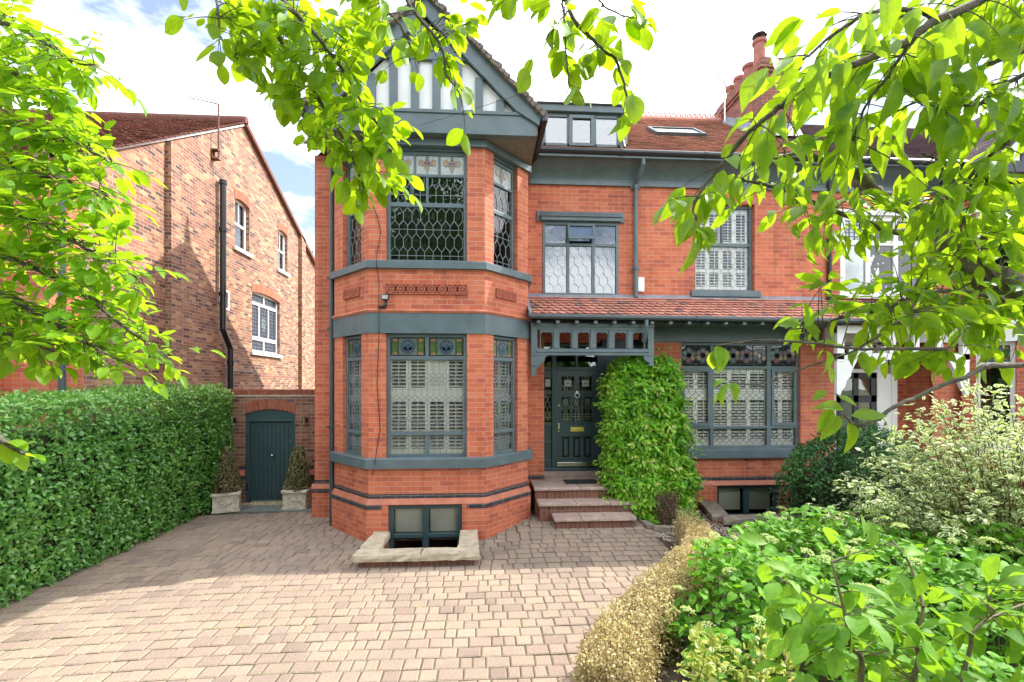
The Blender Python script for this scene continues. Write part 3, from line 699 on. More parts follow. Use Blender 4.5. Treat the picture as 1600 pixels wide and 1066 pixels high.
def flower_light(M, r, d, parent):
    x0, x1, z0, z1 = r; cx = (x0+x1)/2; H_ = z1-z0; zc = z0+H_*.62; k = H_
    b = MB(M); b.box(x0, x1, d-.004, d, z0, z1); b.build('stained_glass', MT['frost'], parent)
    for mat, fn in (('samber', lambda b: [disc(b, cx+sx*k*.33, zc+.0*k, k*.15, k*.17, d-.005) for sx in (-1, 1)] + [b.prism([(cx, z0+k*.08), (cx+k*.1, z0+k*.28), (cx+k*.15, z0+k*.5), (cx-k*.15, z0+k*.5), (cx-k*.1, z0+k*.28)], d-.010, d-.004)]),
                    ('sdk', lambda b: [disc(b, cx, zc+k*.27, k*.09, k*.11, d-.006, 8), disc(b, cx-k*.17, zc-k*.1, k*.1, k*.085, d-.006, 8), disc(b, cx+k*.17, zc-k*.1, k*.1, k*.085, d-.006, 8), disc(b, cx-k*.2, zc+k*.07, k*.07, k*.05, d-.006, 6), disc(b, cx+k*.2, zc+k*.07, k*.07, k*.05, d-.006, 6)]),
                    ('sred', lambda b: [disc(b, cx, zc+k*.12, k*.11, k*.11, d-.009), disc(b, cx-k*.09, zc-k*.03, k*.1, k*.1, d-.008), disc(b, cx+k*.09, zc-k*.03, k*.1, k*.1, d-.010)])):
        b = MB(M); fn(b); b.build_split('stained_glass', MT[mat], parent)
    b = MB(M)
    for sx in (-1, 1): ring(b, cx+sx*k*.33, zc, k*.15, .008, d-.006, 14, k*.17); b.bar((cx+sx*k*.33, zc+k*.17), (cx+sx*k*.33, z1), .007, d-.012, d-.004)
    for q in ((0,.12),(-.09,-.03),(.09,-.03)): ring(b, cx+q[0]*k, zc+q[1]*k, k*.10, .006, d-.010, 10)
    for a, c in (((0,-.54),(.1,-.34)),((0,-.54),(-.1,-.34)),((.1,-.34),(.15,-.12)),((-.1,-.34),(-.15,-.12)),((0,-.54),(0,-.05))): b.bar((cx+a[0]*k, zc+a[1]*k), (cx+c[0]*k, zc+c[1]*k), .007, d-.016, d-.008)
    b.build('leading', MT['lead'], parent)
# -- lower bay windows
def lower_bay(M, u, main):
    a, b = u; zt0, zt1, zb = 2.885, 2.94, 1.70; d = .06
    vb = []; pn = []
    m = (a+b)/2
    hb = [(a+.05, b-.05, 2.865, 2.925), (a+.05, b-.05, 1.655, 1.715)]
    if main: vb = [(m-.028, m+.028, 2.925, LZ1-.05), (m-.028, m+.028, LZ0+.05, 1.655)]
    ri = (a+.055, b-.055, 1.715, 2.865); n = 5.5 if main else 2.6
    pn.append((ri, 'dia', (ri[1]-ri[0])/n, [2.57, 2.22, 1.89], (2.395,)))
    for q in ([(a+.055, m-.028), (m+.028, b-.055)] if main else [(a+.055, b-.055)]): pn.append(((*q, LZ0+.05, 1.655), 'dia', (ri[1]-ri[0])/n, [1.52]))
    win, dd = window(M, a, b, LZ0, LZ1, d, house, MT['paint'], vb, hb, panes=pn)
    for q in ([(a+.055, m-.028), (m+.028, b-.055)] if main else [(a+.055, b-.055)]): stained_small(M, (*q, 2.925, LZ1-.055), d+.028, win, 1)
    shutters(M, (a+.03, b-.03, LZ0+.03, 2.93), 4 if main else 2, dd+.012, [(LZ0+.12, 1.66), (1.70, 2.19), (2.42, 2.87)], win, 4, {(2, 2)} if main else ())
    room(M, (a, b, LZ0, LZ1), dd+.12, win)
lower_bay(FR, WF, True); lower_bay(MR, WC, False); lower_bay(ML, WCL, False)
# -- upper bay windows
def upper_bay(M, u, main):
    a, b = u; d = .08; m = (a+b)/2; hb = [(a+.05, b-.05, 5.315, 5.385), (a+.05, b-.05, 5.80, 5.845)]; pn = []; vb = []; Z1 = 6.20
    w3 = (b-a-.11)/3
    if main:
        vb = [(m-.02, m+.02, 5.385, 5.80)] + [(a+.055+w3*i-.018, a+.055+w3*i+.018, 5.845, Z1-.05) for i in (1, 2)]
        pn = [((a+.055, b-.055, UZ0+.06, 5.315), 'hex', .135, .125, .085), ((a+.055, m-.02, 5.385, 5.80), 'hex', .118, .2, .08, True, .03), ((m+.02, b-.055, 5.385, 5.80), 'hex', .118, .2, .08, True, .03)]
    else: pn = [((a+.055, b-.055, UZ0+.06, 5.315), 'hex', .15, .125, .085), ((a+.055, b-.055, 5.385, 5.80), 'hex', .15, .2, .08)]
    win, dd = window(M, a, b, UZ0, Z1, d, house, MT['paint'], vb, hb, panes=pn, glass='gldark')
    h = MB(M); h.box(a-.02, b+.02, .05, .2, Z1, UZ1+.1); h.build('head_board', MT['paint'], win)
    if main:
        for i in range(3): flower_light(M, (a+.055+w3*i+.018*(i > 0), a+.055+w3*(i+1)-.018*(i < 2), 5.845, Z1-.055), d+.028, win)
    else: flower_light(M, (a+.055, b-.055, 5.845, Z1-.055), d+.028, win)
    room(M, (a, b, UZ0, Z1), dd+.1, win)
    c = MB(M)                          # curtains at the sides
    if not main:
        for q in range(5): c.box(b-.30+q*.055, b-.26+q*.055, dd+.05+.015*(q % 2), dd+.07+.015*(q % 2), UZ0+.05, 5.78)
        c.build('curtain', MT['cream'], win)
upper_bay(FR, WF, True); upper_bay(MR, WC, False); upper_bay(ML, WCL, False)
# -- basement window and its light well
def basement(M, u0, u1, z0, z1, d, fb=.58, fl=.60):
    m = (u0+u1)/2; win, dd = window(M, u0, u1, z0, z1, d, house, MT['paintd'], [(m-.05, m+.05, z0+.05, z1-.05)], [(u0+.05, m-.05, z0+fb*(z1-z0)-.02, z0+fb*(z1-z0)+.035), (m+.05, u1-.05, z0+fb*(z1-z0)-.02, z0+fb*(z1-z0)+.035)], fw=.075, fd=.08, name='basement_window')
    b = MB(M); b.box(u0+.08, m-.06, dd+.06, dd+.07, z0+fl*(z1-z0), z1-.06); b.box(m+.06, u1-.08, dd+.06, dd+.07, z0+fl*(z1-z0), z1-.06); b.build_split('roller_blind', MT['blind'], win)
    s = MB(M)
    for (a, c) in ((u0+.075, m-.05), (m+.05, u1-.075)): s.box(a-.012, c+.012, d-.03, d+.01, z0+fb*(z1-z0)-.02, z0+fb*(z1-z0)+.03)
    s.build_split('sash_bar', MT['paintd'], win); room(M, (u0, u1, z0, z1), dd+.1, win)
basement(frame((0, Y1-.045, 0), (1, 0)), BWX[0], BWX[1], -.62, .572, .05)
lw = thing('light_well', (-.92, 6.95, 0), 'rough sandstone topped well wall before the basement window of the bay', 'light well', 'basement light wells')
b = MB(); x0, x1, y0 = -1.68, -.13, 6.50
b.box(x0, x1, y0, y0+.22, -.7, .09); b.box(x0, x0+.2, y0+.22, 7.53, -.7, .09); b.box(x1-.2, x1, y0+.22, 7.53, -.7, .09); b.build('brick_wall', MT['riser'], lw)
b = MB(); b.box(x0-.05, x1+.05, y0-.05, 7.53, -.72, -.70); b.build('well_floor', MT['flag'], lw)
def rough_stone(poly, z0, z1, parent, seed, name='coping_stone', mat='sand', amp=.012, nsub=7):
    rr = random.Random(seed); b = MB(); n = len(poly); ring_ = []
    for i in range(n):
        p, q = poly[i], poly[(i+1) % n]
        for k in range(nsub): t = k/nsub; ring_.append((p[0]+(q[0]-p[0])*t+rr.uniform(-amp, amp), p[1]+(q[1]-p[1])*t+rr.uniform(-amp, amp)))
    cx = sum(p[0] for p in ring_)/len(ring_); cy = sum(p[1] for p in ring_)/len(ring_); m = len(ring_)
    k1 = b.pts([(p[0]+rr.uniform(-amp, amp), p[1]+rr.uniform(-amp, amp), z0) for p in ring_] + [(p[0]+rr.uniform(-amp, amp)*1.3, p[1]+rr.uniform(-amp, amp)*1.3, z0+(z1-z0)*.55) for p in ring_] + [(cx+(p[0]-cx)*.985, cy+(p[1]-cy)*.96, z1+rr.uniform(-.003, .003)) for p in ring_])
    for l in (0, m):
        for i in range(m): j = (i+1) % m; b.face([k1+l+i, k1+l+j, k1+l+m+j, k1+l+m+i])
    b.face([k1+2*m+i for i in range(m)]); b.face([k1+i for i in range(m-1, -1, -1)])
    return b.build(name, MT[mat], parent)
for i, pl in enumerate(([(-1.76,6.44),(-.86,6.44),(-.85,6.72),(-1.74,6.73)], [(-.84,6.44),(-.05,6.45),(-.06,6.72),(-.845,6.72)], [(-1.74,6.74),(-1.44,6.74),(-1.45,7.52),(-1.70,7.52)], [(-.36,6.73),(-.06,6.73),(-.10,7.52),(-.36,7.52)])):
    rough_stone(pl, .09, .175, lw, i)
# -- main wall
w = MB(frame((0, Y2, 0), (1, 0)))
MW = (1.135, 2.62, 4.19, 5.60); UW = (4.14, 5.36, 4.31, 6.03); GW = (3.86, 6.30, 1.21, 3.30); BW2 = (4.57, 5.85, -.62, .50); DO = (1.17, 3.30, -.5, 3.6)
PX1 = 6.75
wall(w, -3.14, BX0+.02, -.3, 6.75, .25); wall(w, BX1-.02, PX1, .715, 6.75, .25, [MW, UW, GW, DO])
wall(w, BX1-.02, 1.17, -.3, .715, .25); wall(w, 3.30, PX1, -.9, .715, .25, [BW2])
w.M = I4
w.quad((-3.14,16,-.3),(-3.14,9.05,-.3),(-3.14,9.05,6.75),(-3.14,16,6.75)); w.quad((-3.14,9.05,6.7),(-3.14,12.5,9.55),(-3.14,16,6.6),(-3.14,16,6.0),(-3.14,9.05,6.0))
w.quad((-3.14,16,-.3),(14,16,-.3),(14,16,6.75),(-3.14,16,6.75))
w.build('main_wall', MT['red'], house)
b = MB(); M_ = frame((0, Y2, 0), (1, 0)); b.M = M_
for (a, c) in ((-3.18, BX0), (3.28, 4.02), (4.02, 6.6)):
    pass
b.box(3.3, PX1, -.035, .0, -.9, .50) if False else None
wall(b, 3.30, PX1, -.9, .495, .05, [(BW2[0], BW2[1], -2, .6)]); b.M = frame((0, Y2-.035, 0), (1, 0)); b.v = []; b.f = []; b.r = []
wall(b, 3.30, PX1, -.9, .495, .03, [(BW2[0], BW2[1], -2, .6)]); wall(b, -3.18, BX0, -.3, .52, .03); b.build_split('plinth', MT['red'], house)
b = MB(frame((0, Y2-.004, 0), (1, 0))); b.box(3.30, PX1, 0, .02, .585, .657); b.box(-3.145, BX0, 0, .02, .62, .692); b.box(BX1, 1.171, -.002, .02, .655, .73); b.box(-3.19, BX0, -.037, .02, .46, .531); b.box(3.30, 4.30, -.037, .02, .42, .491); b.box(6.1, PX1, -.037, .02, .42, .491)
b.build_split('blue_brick_band', MT['blue'], house)
b = MB()
for (a, c, z) in ((3.30, PX1, .495), (-3.19, BX0, .531)):
    b.hexa([(a,Y2-.05,z),(c,Y2-.05,z),(c,Y2+.01,z),(a,Y2+.01,z),(a,Y2-.004,z+.088),(c,Y2-.004,z+.088),(c,Y2+.01,z+.088),(a,Y2+.01,z+.088)])
b.build_split('moulded_brick_string', MT['terra'], house, bevel=.006)
MF = frame((0, Y2, 0), (1, 0))
# middle upper window (sky reflecting, small top vent open)
a, c, z0, z1 = MW; w3 = (c-a)/3
win, dd = window(MF, a, c, z0, z1, -.015, house, MT['paint'], [(a+w3-.03, a+w3+.03, z0+.05, z1-.05), (a+2*w3-.03, a+2*w3+.03, z0+.05, z1-.05)], [(a+.05, c-.05, 5.14, 5.195)], glass='glsky',
    panes=[((a+.055+w3*i*.985, a+w3*(i+1)-.03, z0+.05, 5.14), 'hex', .165, .11, .08, False) for i in range(3)] + [((a+.055+w3*i*.985, a+w3*(i+1)-.03, 5.195, z1-.05), 'hex', .165, .11, .08, False, .05) for i in (0, 2)])
b = MB(MF); u0, u1 = a+w3-.02, a+2*w3+.02
def vent(d0, z): return d0 - (1-(z-5.25)/.33)*.12
for (p, q, r, s) in ((u0, u0+.05, 5.24, 5.57), (u1-.05, u1, 5.24, 5.57), (u0+.05, u1-.05, 5.24, 5.29), (u0+.05, u1-.05, 5.52, 5.57)):
    b.hexa([(p,vent(-.04,r),r),(q,vent(-.04,r),r),(q,vent(0,r),r),(p,vent(0,r),r),(p,vent(-.04,s),s),(q,vent(-.04,s),s),(q,vent(0,s),s),(p,vent(0,s),s)])
ve = b.build('opening_vent', MT['paint'], win, bevel=.004)
b = MB(MF); b.hexa([(u0+.05,vent(-.02,5.29),5.29),(u1-.05,vent(-.02,5.29),5.29),(u1-.05,vent(-.015,5.29),5.29),(u0+.05,vent(-.015,5.29),5.29),(u0+.05,vent(-.02,5.52),5.52),(u1-.05,vent(-.02,5.52),5.52),(u1-.05,vent(-.015,5.52),5.52),(u0+.05,vent(-.015,5.52),5.52)]); b.build('pane', MT['glsky'], win)
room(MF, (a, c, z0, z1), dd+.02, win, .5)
b = MB(MF); b.box(1.02, 2.73, -.03, .05, 5.60, 5.80); b.box(1.10, 2.66, -.09, -.03, 5.61, 5.69)
b.hexa([(1.08,-.12,5.68),(2.68,-.12,5.68),(2.68,-.03,5.68),(1.08,-.03,5.68),(1.10,-.06,5.74),(2.66,-.06,5.74),(2.66,-.03,5.78),(1.10,-.03,5.78)]); b.build('window_hood', MT['paint'], house, bevel=.006)
# right upper window
a, c, z0, z1 = UW; m = (a+c)/2
win, dd = window(MF, a, c, z0, z1, .09, house, MT['paint'], [(m-.02, m+.02, 5.28, z1-.05)], [(a+.05, c-.05, 5.215, 5.285)], panes=[((a+.055, c-.055, z0+.05, 5.215), 'hex', .155, .06, .05, False), ((a+.055, c-.055, 5.285, z1-.05), 'grid', 6, 3)])
shutters(MF, (a+.06, c-.06, z0+.05, z1-.05), 4, dd+.012, [(z0+.12, 4.72), (4.78, 5.17), (5.33, 5.9)], win, 9); room(MF, (a, c, z0, z1), dd+.12, win)
b = MB(MF); b.box(a-.09, c+.09, -.07, .12, z0-.12, z0+.004); b.build('sill', MT['paint'], house, bevel=.008)
# right ground floor window
a, c, z0, z1 = GW; v1, v2 = P(1112, 600, 9.13).x, P(1201, 600, 9.13).x
hb = [(a+.05, c-.05, 2.78, 2.84), (a+.05, c-.05, 1.60, 1.65)]
vb = [(v1-.035, v1+.035, z0+.05, z1-.05), (v2-.045, v2+.045, z0+.05, z1-.05)]
pn = []
for (p, q, n) in ((a+.055, v1-.035, 2.3), (v1+.035, v2-.045, 4.2), (v2+.045, c-.055, 2.4)):
    pn += [((p, q, 1.65, 2.78), 'dia', (q-p)/n, [2.48, 2.2, 1.87], (2.33,)), ((p, q, z0+.05, 1.60), 'dia', (q-p)/n, [1.42])]
win, dd = window(MF, a, c, z0, z1, .06, house, MT['paint'], vb, hb, panes=pn, lead='leadd')
b = MB(MF)
for (p, q) in ((a+.05, v1-.035), (v2+.045, c-.05)):
    b.box(p, p+.055, .045, .08, 1.65, 2.78); b.box(q-.055, q, .045, .08, 1.65, 2.78); b.box(p+.055, q-.055, .045, .08, 2.725, 2.78); b.box(p+.055, q-.055, .045, .08, 1.65, 1.72)
b.build_split('casement', MT['paint'], win, bevel=.005)
for (p, q, n) in ((a+.055, v1-.035, 2), (v1+.035, v2-.045, 4), (v2+.045, c-.055, 2)): stained_dark(MF, (p, q, 2.85, z1-.055), .09, win, n)
for (p, q, n) in ((a+.05, v1, 2), (v1, v2, 3), (v2, c-.05, 2)): shutters(MF, (p, q, z0+.05, 2.80), n, dd+.012, [(z0+.17, 1.58), (1.66, 2.16), (2.38, 2.72)], win, 5)
room(MF, (a, c, z0, z1), dd+.12, win)
b = MB(MF); b.box(a-.12, 6.53, -.10, .10, 1.03, 1.195); b.box(a-.1, 6.5, -.085, .10, 1.195, 1.215); b.build('sill', MT['paint'], house, bevel=.01)
b = MB(MF); b.box(3.07, 6.72, -.03, .02, 3.30, 3.74); b.build('lintel_band', MT['paint'], house, bevel=.006)
basement(frame((0, Y2, 0), (1, 0)), BW2[0], BW2[1], BW2[2]+.3, BW2[3]-.01, .03, .24, .35)
lw2 = thing('light_well', (5.3, 8.4, 0), 'dark stone edged well wall before the basement window of the flat wall', 'light well', 'basement light wells')
b = MB(); b.box(4.25,6.35,7.80,7.98,-.6,.11); b.hexa([(3.98,8.0,-.6),(4.2,7.9,-.6),(4.45,9.0,-.6),(4.25,9.0,-.6),(3.98,8.0,.11),(4.2,7.9,.11),(4.45,9.0,.11),(4.25,9.0,.11)]); b.box(6.1,6.3,7.98,9.0,-.6,.11); b.build('brick_wall', MT['riser'], lw2)
b = MB(); b.box(4.0,6.35,7.8,9.0,-.62,-.6); b.build('well_floor', MT['flag'], lw2)
MT['well'] = plain('weathered_grey_stone', (.24,.20,.155), .9, var=.35, bmp=.01, scale=9)
for i, pl in enumerate(([(4.02,7.72),(5.1,7.74),(5.1,8.02),(4.18,8.02)], [(5.12,7.74),(6.36,7.74),(6.36,8.02),(5.12,8.02)], [(3.78,8.02) if 0 else (3.98,8.03),(4.28,8.03),(4.52,9.0),(4.2,9.0)], [(6.08,8.03),(6.38,8.03),(6.36,9.0),(6.08,9.0)])): rough_stone(pl, .11, .20, lw2, 20+i, mat='well', amp=.006)
# -- front door set
DM = frame((0, 9.5, 0), (1, 0))
b = MB(DM)
fx0, fx1, fz0, fz1 = 1.165, 2.42, .76, 3.30
b.box(fx0, fx0+.05, 0, .1, fz0, fz1); b.box(1.385, 1.475, -.015, .1, fz0, fz1); b.box(2.315, fx1, 0, .1, fz0, fz1); b.box(fx0+.05, fx1, -.004, .1, 2.765, 2.83); b.box(fx0+.05, fx1, .0, .1, fz1-.06, fz1); b.box(1.87, 1.91, .01, .09, 2.83, fz1-.06)
b.box(fx0+.05, 1.385, .02, .09, .79, .96); b.box(fx0+.05, 1.385, .01, .09, 1.62, 1.70); b.box(fx0+.05, 1.385, .04, .08, .96, 1.62); b.box(fx0+.05, 1.385, .02, .09, 2.63, 2.765); b.box(fx0+.05, 1.385, .02, .09, 2.28, 2.36); b.box(fx0+.05, 1.385, .015, .09, 1.28, 1.33)
b.box(fx0, fx1, -.06, .1, .735, .79); b.box(2.42, 3.3, .05, .2, .4, 3.4)
df = b.build('door_frame', MT['paintd'], house, bevel=.006)
b = MB(DM); b.box(fx0+.05, fx1, .05, .056, 2.83, fz1-.06); b.box(fx0+.05, 1.385, .05, .056, 1.70, 2.28); b.box(fx0+.05, 1.385, .05, .056, 2.36, 2.63); b.build_split('pane', MT['gldark'], df)
b = MB(DM); lead_hex(b, (fx0+.06, 1.385, 1.72, 2.27), .08, .06, .045, .007, .045, False); b.build('leading', MT['lead'], df)
b = MB(DM); b.box(fx0+.09, 1.36, .04, .046, 2.43, 2.58); b.build('stained_glass', MT['frost'], df); room(DM, (fx0, fx1, .8, fz1), .12, df, .8)
x0, x1, z0, z1 = 1.478, 2.312, .80, 2.762; b = MB(DM)
k0, k1 = .01, .055; st = .105
c1, c2 = x0+st, x1-st; w3 = (c2-c1-.10)/3
b.box(x0, c1, k0, k1, z0, z1); b.box(c2, x1, k0, k1, z0, z1); b.box(c1, c2, k0, k1, z1-.125, z1); b.box(c1, c2, k0, k1, 2.22, 2.35); b.box(c1, c2, k0, k1, 1.42, 1.72); b.box(c1, c2, k0, k1, z0, .98)
m = (c1+c2)/2; b.box(m-.05, m+.05, k0, k1, 2.35, z1-.125)
for i in (1, 2):
    xx = c1+i*w3+(i-1)*.05; b.box(xx, xx+.05, k0, k1, 1.72, 2.22); b.box(xx, xx+.05, k0, k1, .98, 1.42)
for i in range(3):
    xx = c1+i*(w3+.05); b.box(xx, xx+w3, k0+.02, k1, .98, 1.42); b.hexa([(xx+.02,k0+.02,1.0),(xx+w3-.02,k0+.02,1.0),(xx+w3-.02,k0+.025,1.0),(xx+.02,k0+.025,1.0),(xx+.02,k0+.02,1.40),(xx+w3-.02,k0+.02,1.40),(xx+w3-.02,k0+.025,1.40),(xx+.02,k0+.025,1.40)]); b.box(xx+.045, xx+w3-.045, k0+.006, k0+.03, 1.03, 1.37)
b.box(c1-.015, c2+.015, k0-.018, k0+.01, 1.425, 1.455); b.box(c1-.015, c2+.015, k0-.012, k0+.01, 1.71, 1.728); b.box(c1-.015, c2+.015, k0-.018, k0+.01, 2.28, 2.31); b.box(x0+.02, x1-.02, k0-.02, k0+.01, .975, .992)
door = b.build('front_door', MT['paintd'], house, bevel=.005)
b = MB(DM); gl = [(c1+i*(w3+.05), c1+i*(w3+.05)+w3, 1.72, 2.22) for i in range(3)] + [(c1, m-.05, 2.35, z1-.125), (m+.05, c2, 2.35, z1-.125)]
for r in gl: b.box(r[0], r[1], k0+.025, k0+.03, r[2], r[3])
b.build_split('pane', MT['gldark'], door); b = MB(DM)
for r in gl[:3]:
    lead_grid(b, (r[0], r[1], r[2], r[2]+.2), 3, 4, .007, k0+.02); cx = (r[0]+r[1])/2; hw = (r[1]-r[0])/2
    for dz in (.29,): 
        for s1 in (-1, 1):
            for s2 in (-1, 1): b.bar((cx, r[2]+dz+s2*.08), (cx+s1*hw, r[2]+dz), .007, k0+.016, k0+.024)
    ring(b, cx, r[2]+.29, .028, .007, k0+.022, 8); ring(b, cx, r[2]+.41, .045, .007, k0+.022, 10); ring(b, cx, r[2]+.41, .02, .006, k0+.022, 8)
    for k in range(8): q = k*math.pi/4; b.bar((cx+.02*math.cos(q), r[2]+.41+.02*math.sin(q)), (cx+hw*math.cos(q), r[2]+.41+.085*math.sin(q)), .006, k0+.017, k0+.023)
for r in gl[3:]: lead_grid(b, r, 4, 3, .006, k0+.02)
b.build_split('leading', MT['lead'], door); b = MB(DM)
for r in gl[3:]: cx, cz = (r[0]+r[1])/2, (r[2]+r[3])/2; b.box(cx-.062, cx+.062, k0+.015, k0+.019, cz-.062, cz+.07)
b.build_split('stained_glass', MT['frost'], door)
b = MB(DM)
for r in gl[3:]: disc(b, (r[0]+r[1])/2, (r[2]+r[3])/2, .02, .02, k0+.014, 8)
b.build_split('stained_glass', MT['sdk'], door)
b = MB(DM); b.box(1.765, 2.04, k0-.012, k0, 1.52, 1.61); b.box(1.80, 2.005, k0-.018, k0-.012, 1.545, 1.585); b.build('letter_plate', MT['brass'], door, bevel=.004)
b = MB(DM); disc(b, m, 2.315, .03, .03, k0-.02, 12); ring(b, m, 2.255, .048, .016, k0-.03, 18); b.build('door_knocker', MT['steel'], door)
b = MB(DM); b.box(x0+.01, x1-.01, k0-.025, k0-.002, .815, .90); b.build('kick_plate', MT['steel'], door, bevel=.004)
b = MB(DM); disc(b, x0+.045, 2.05, .018, .018, k0-.01, 10); b.box(x0+.03, x0+.062, k0-.035, k0, 1.60, 1.68); b.box(x0+.025, x0+.07, k0-.008, k0, 1.57, 1.69); disc(b, x0+.045, 1.53, .016, .016, k0-.01, 10); b.build_split('door_lock', MT['steel'], door)
# porch recess side walls, ceiling, floor
b = MB(); b.quad((1.171,9.3,.4),(1.171,9.62,.4),(1.171,9.62,3.6),(1.171,9.3,3.6)); b.quad((3.30,9.9,.4),(3.30,9.05,.4),(3.30,9.05,3.6),(3.30,9.9,3.6)); b.build_split('porch_wall', MT['red'], house)
b = MB(); b.box(.82, 6.74, 8.4, 9.75, 3.585, 3.61); b.build('porch_ceiling', MT['paint'], house)
# porch screen
PM = frame((0, 8.33, 0), (1, 0)); b = MB(PM)
sx0, sx1 = .845, 3.06; n = 6; pw_ = (sx1-sx0-.22)/n
b.box(sx0, sx0+.11, 0, .09, 2.98, 3.56); b.box(sx1-.11, sx1, 0, .09, 2.98, 3.56); b.box(sx0+.11, sx1-.11, .005, .085, 3.44, 3.56); b.box(sx0+.11, sx1-.11, 0, .09, 2.99, 3.11); b.box(sx0+.1, sx1-.1, -.02, .005, 3.045, 3.085); b.box(sx0-.01, sx1+.01, -.012, .0, 3.49, 3.56)
for i in range(n):
    xa = sx0+.11+i*pw_; 
    if i: b.box(xa-.045, xa+.045, -.01, .08, 3.11, 3.44)
    l, r = xa+.045, xa+pw_-.045; q = (r-l)/6
    b.prism([(l,3.44),(l,3.375),(l+q*.6,3.37),(l+q*1.2,3.395),(l+q*2.1,3.40),(l+q*3,3.385),(l+q*3.9,3.40),(l+q*4.8,3.395),(l+q*5.4,3.37),(r,3.375),(r,3.44)], .01, .07)
    b.box(l, l+.02, .01, .07, 3.11, 3.38); b.box(r-.02, r, .01, .07, 3.11, 3.38)
scr = b.build('porch_screen', MT['paint'], house, bevel=.005)
def bracket(x, s):
    b = MB(PM); pl = [(0,3.0),(0,2.63),(.05,2.60),(.09,2.66),(.10,2.76),(.165,2.80),(.20,2.86),(.235,2.88),(.25,2.95),(.30,3.0)]
    if x > 2: pl = [(0,3.0),(0,2.80),(.06,2.80),(.08,2.86),(.16,2.90),(.2,3.0)]
    b.prism([(x+s*p, z) for p, z in pl][::s], .01, .08); b.box(min(x, x+s*.10), max(x, x+s*.10), -.005, .09, 2.80, 2.84); b.build('porch_bracket', MT['paint'], house, bevel=.005)
bracket(sx0, 1); bracket(sx1, -1)
b = MB()
for i in range(16): b.box(.93+i*.335, .99+i*.335, 8.16, 8.42, 3.535, 3.585)
b.build_split('rafter_end', MT['paint'], house, bevel=.004)
# pent roof
ps = Vector((0, .83, .50)); pl_ = ps.length
tiles((.80, 8.20, 3.64), (1,0,0), ps, PX1-.80, pl_, .15, .125, MT['tile'], 'pent_roof', house, scal=True, th=.014)
b = MB(); b.hexa([(.8,8.98,4.13),(PX1,8.98,4.13),(PX1,9.06,4.13),(.8,9.06,4.13),(.8,8.99,4.155),(PX1,8.99,4.155),(PX1,9.05,4.22),(.8,9.05,4.22)]); b.box(.79,.83,8.2,9.05,3.66,3.72); b.hexa([(.79,8.15,3.66),(.86,8.15,3.66),(.86,9.04,4.17),(.79,9.04,4.17),(.79,8.15,3.74),(.84,8.15,3.72),(.84,9.04,4.23),(.79,9.04,4.25)]); b.build_split('lead_flashing', MT['flash'], house)
def gutter(pts, r, mat, name='gutter'):
    b = MB(); b.tube(pts, r, 10)
    p, q = Vector(pts[0]), Vector(pts[-1]); n = max(1, int((q-p).length/1.8))
    for i in range(1, n+1):
        c = p+(q-p)*(i/(n+1)); d = (q-p).normalized()*.03; b.tube([c-d, c+d], r*1.14, 10)
    b.build(name, MT[mat], house, smooth=False)
gutter([(.80,8.15,3.655),(PX1,8.15,3.62)], .048, 'gutter')
b = MB(); b.tube([(2.86,8.15,3.62),(2.86,8.15,3.50),(2.87,8.2,3.40),(2.87,8.26,3.3),(2.87,8.32,3.24)], .033, 8); b.build('downpipe', MT['paint'], house)
# eaves of the main roof
b = MB(); n = 8
for i in range(n):
    t0, t1 = i/n, (i+1)/n
    f = lambda t: (Y2-.02-.30*t**1.6, 6.36+.36*t**.8)
    (ya, za), (yb, zb) = f(t0), f(t1); b.quad((.80,ya,za),(12.2,ya,za),(12.2,yb,zb),(.80,yb,zb))
b.box(.8, 12.2, 8.66, 8.76, 6.69, 6.76); b.box(.8, 12.2, Y2-.05, Y2+.01, 6.31, 6.37); b.build('eaves_cove', MT['paint'], house)
gutter([(.96,8.66,6.79),(12.2,8.66,6.76)], .06, 'black')
rs = Vector((0, 3.80, 2.80)); rl = rs.length
dorm = (1.14, 2.62)
tiles((-3.25, 8.70, 6.80), (1,0,0), rs, 6.45, rl, .168, .10, MT['tilem'], 'main_roof', house, jit=.006, skip=lambda x, a: (x-3.25) < .95 and a < 3.0 and (x-3.25) > -2.7)
tiles((3.2, 8.70, 6.80), (1,0,0), rs, 3.55, rl, .168, .10, MT['tilem'], 'main_roof', house, jit=.006)
b = MB(); b.quad((-3.25,12.48,9.60),(-3.25,16.2,6.3),(14,16.2,6.3),(14,12.48,9.60)); b.build('rear_roof', MT['tilem'], house)
b = MB(); x = -3.2
b.tube([(-3.3,12.48,9.61),(6.4,12.48,9.61)], .09, 8)
while x < 6.4:
    b.tube([(x+.02,12.48,9.71),(x+.03,12.48,9.765),(x+.07,12.48,9.79),(x+.11,12.48,9.765),(x+.12,12.48,9.71)], .02, 5); x += .14
b.lathe([(.07,0),(.09,.12),(.04,.2),(.07,.3),(.02,.5),(.01,.62)], (-3.2,12.48,9.68), 8); b.build('crested_ridge', MT['tile'], house)
# skylight
sk = [P(1012, 203, 10.95), P(1085, 204, 10.95)]; b = MB(); u = Vector((1,0,0)); s = rs.normalized(); n_ = u.cross(s); o = Vector((3.85, 10.35, 6.80+(10.35-8.70)*.737)) 
def onr(a, c, h): return tuple(o+u*a+s*c+n_*h)
for (a0,a1,c0,c1) in ((0,1.15,0,.07),(0,1.15,.73,.80),(0,.07,.07,.73),(1.08,1.15,.07,.73)): b.hexa([onr(a0,c0,-.02),onr(a1,c0,-.02),onr(a1,c1,-.02),onr(a0,c1,-.02),onr(a0,c0,.09),onr(a1,c0,.09),onr(a1,c1,.09),onr(a0,c1,.09)])
sk = b.build('skylight', MT['gutter'], house, bevel=.006); b = MB(); b.quad(onr(.07,.07,.07),onr(1.08,.07,.07),onr(1.08,.73,.07),onr(.07,.73,.07)); b.build('pane', MT['gldark'], sk)
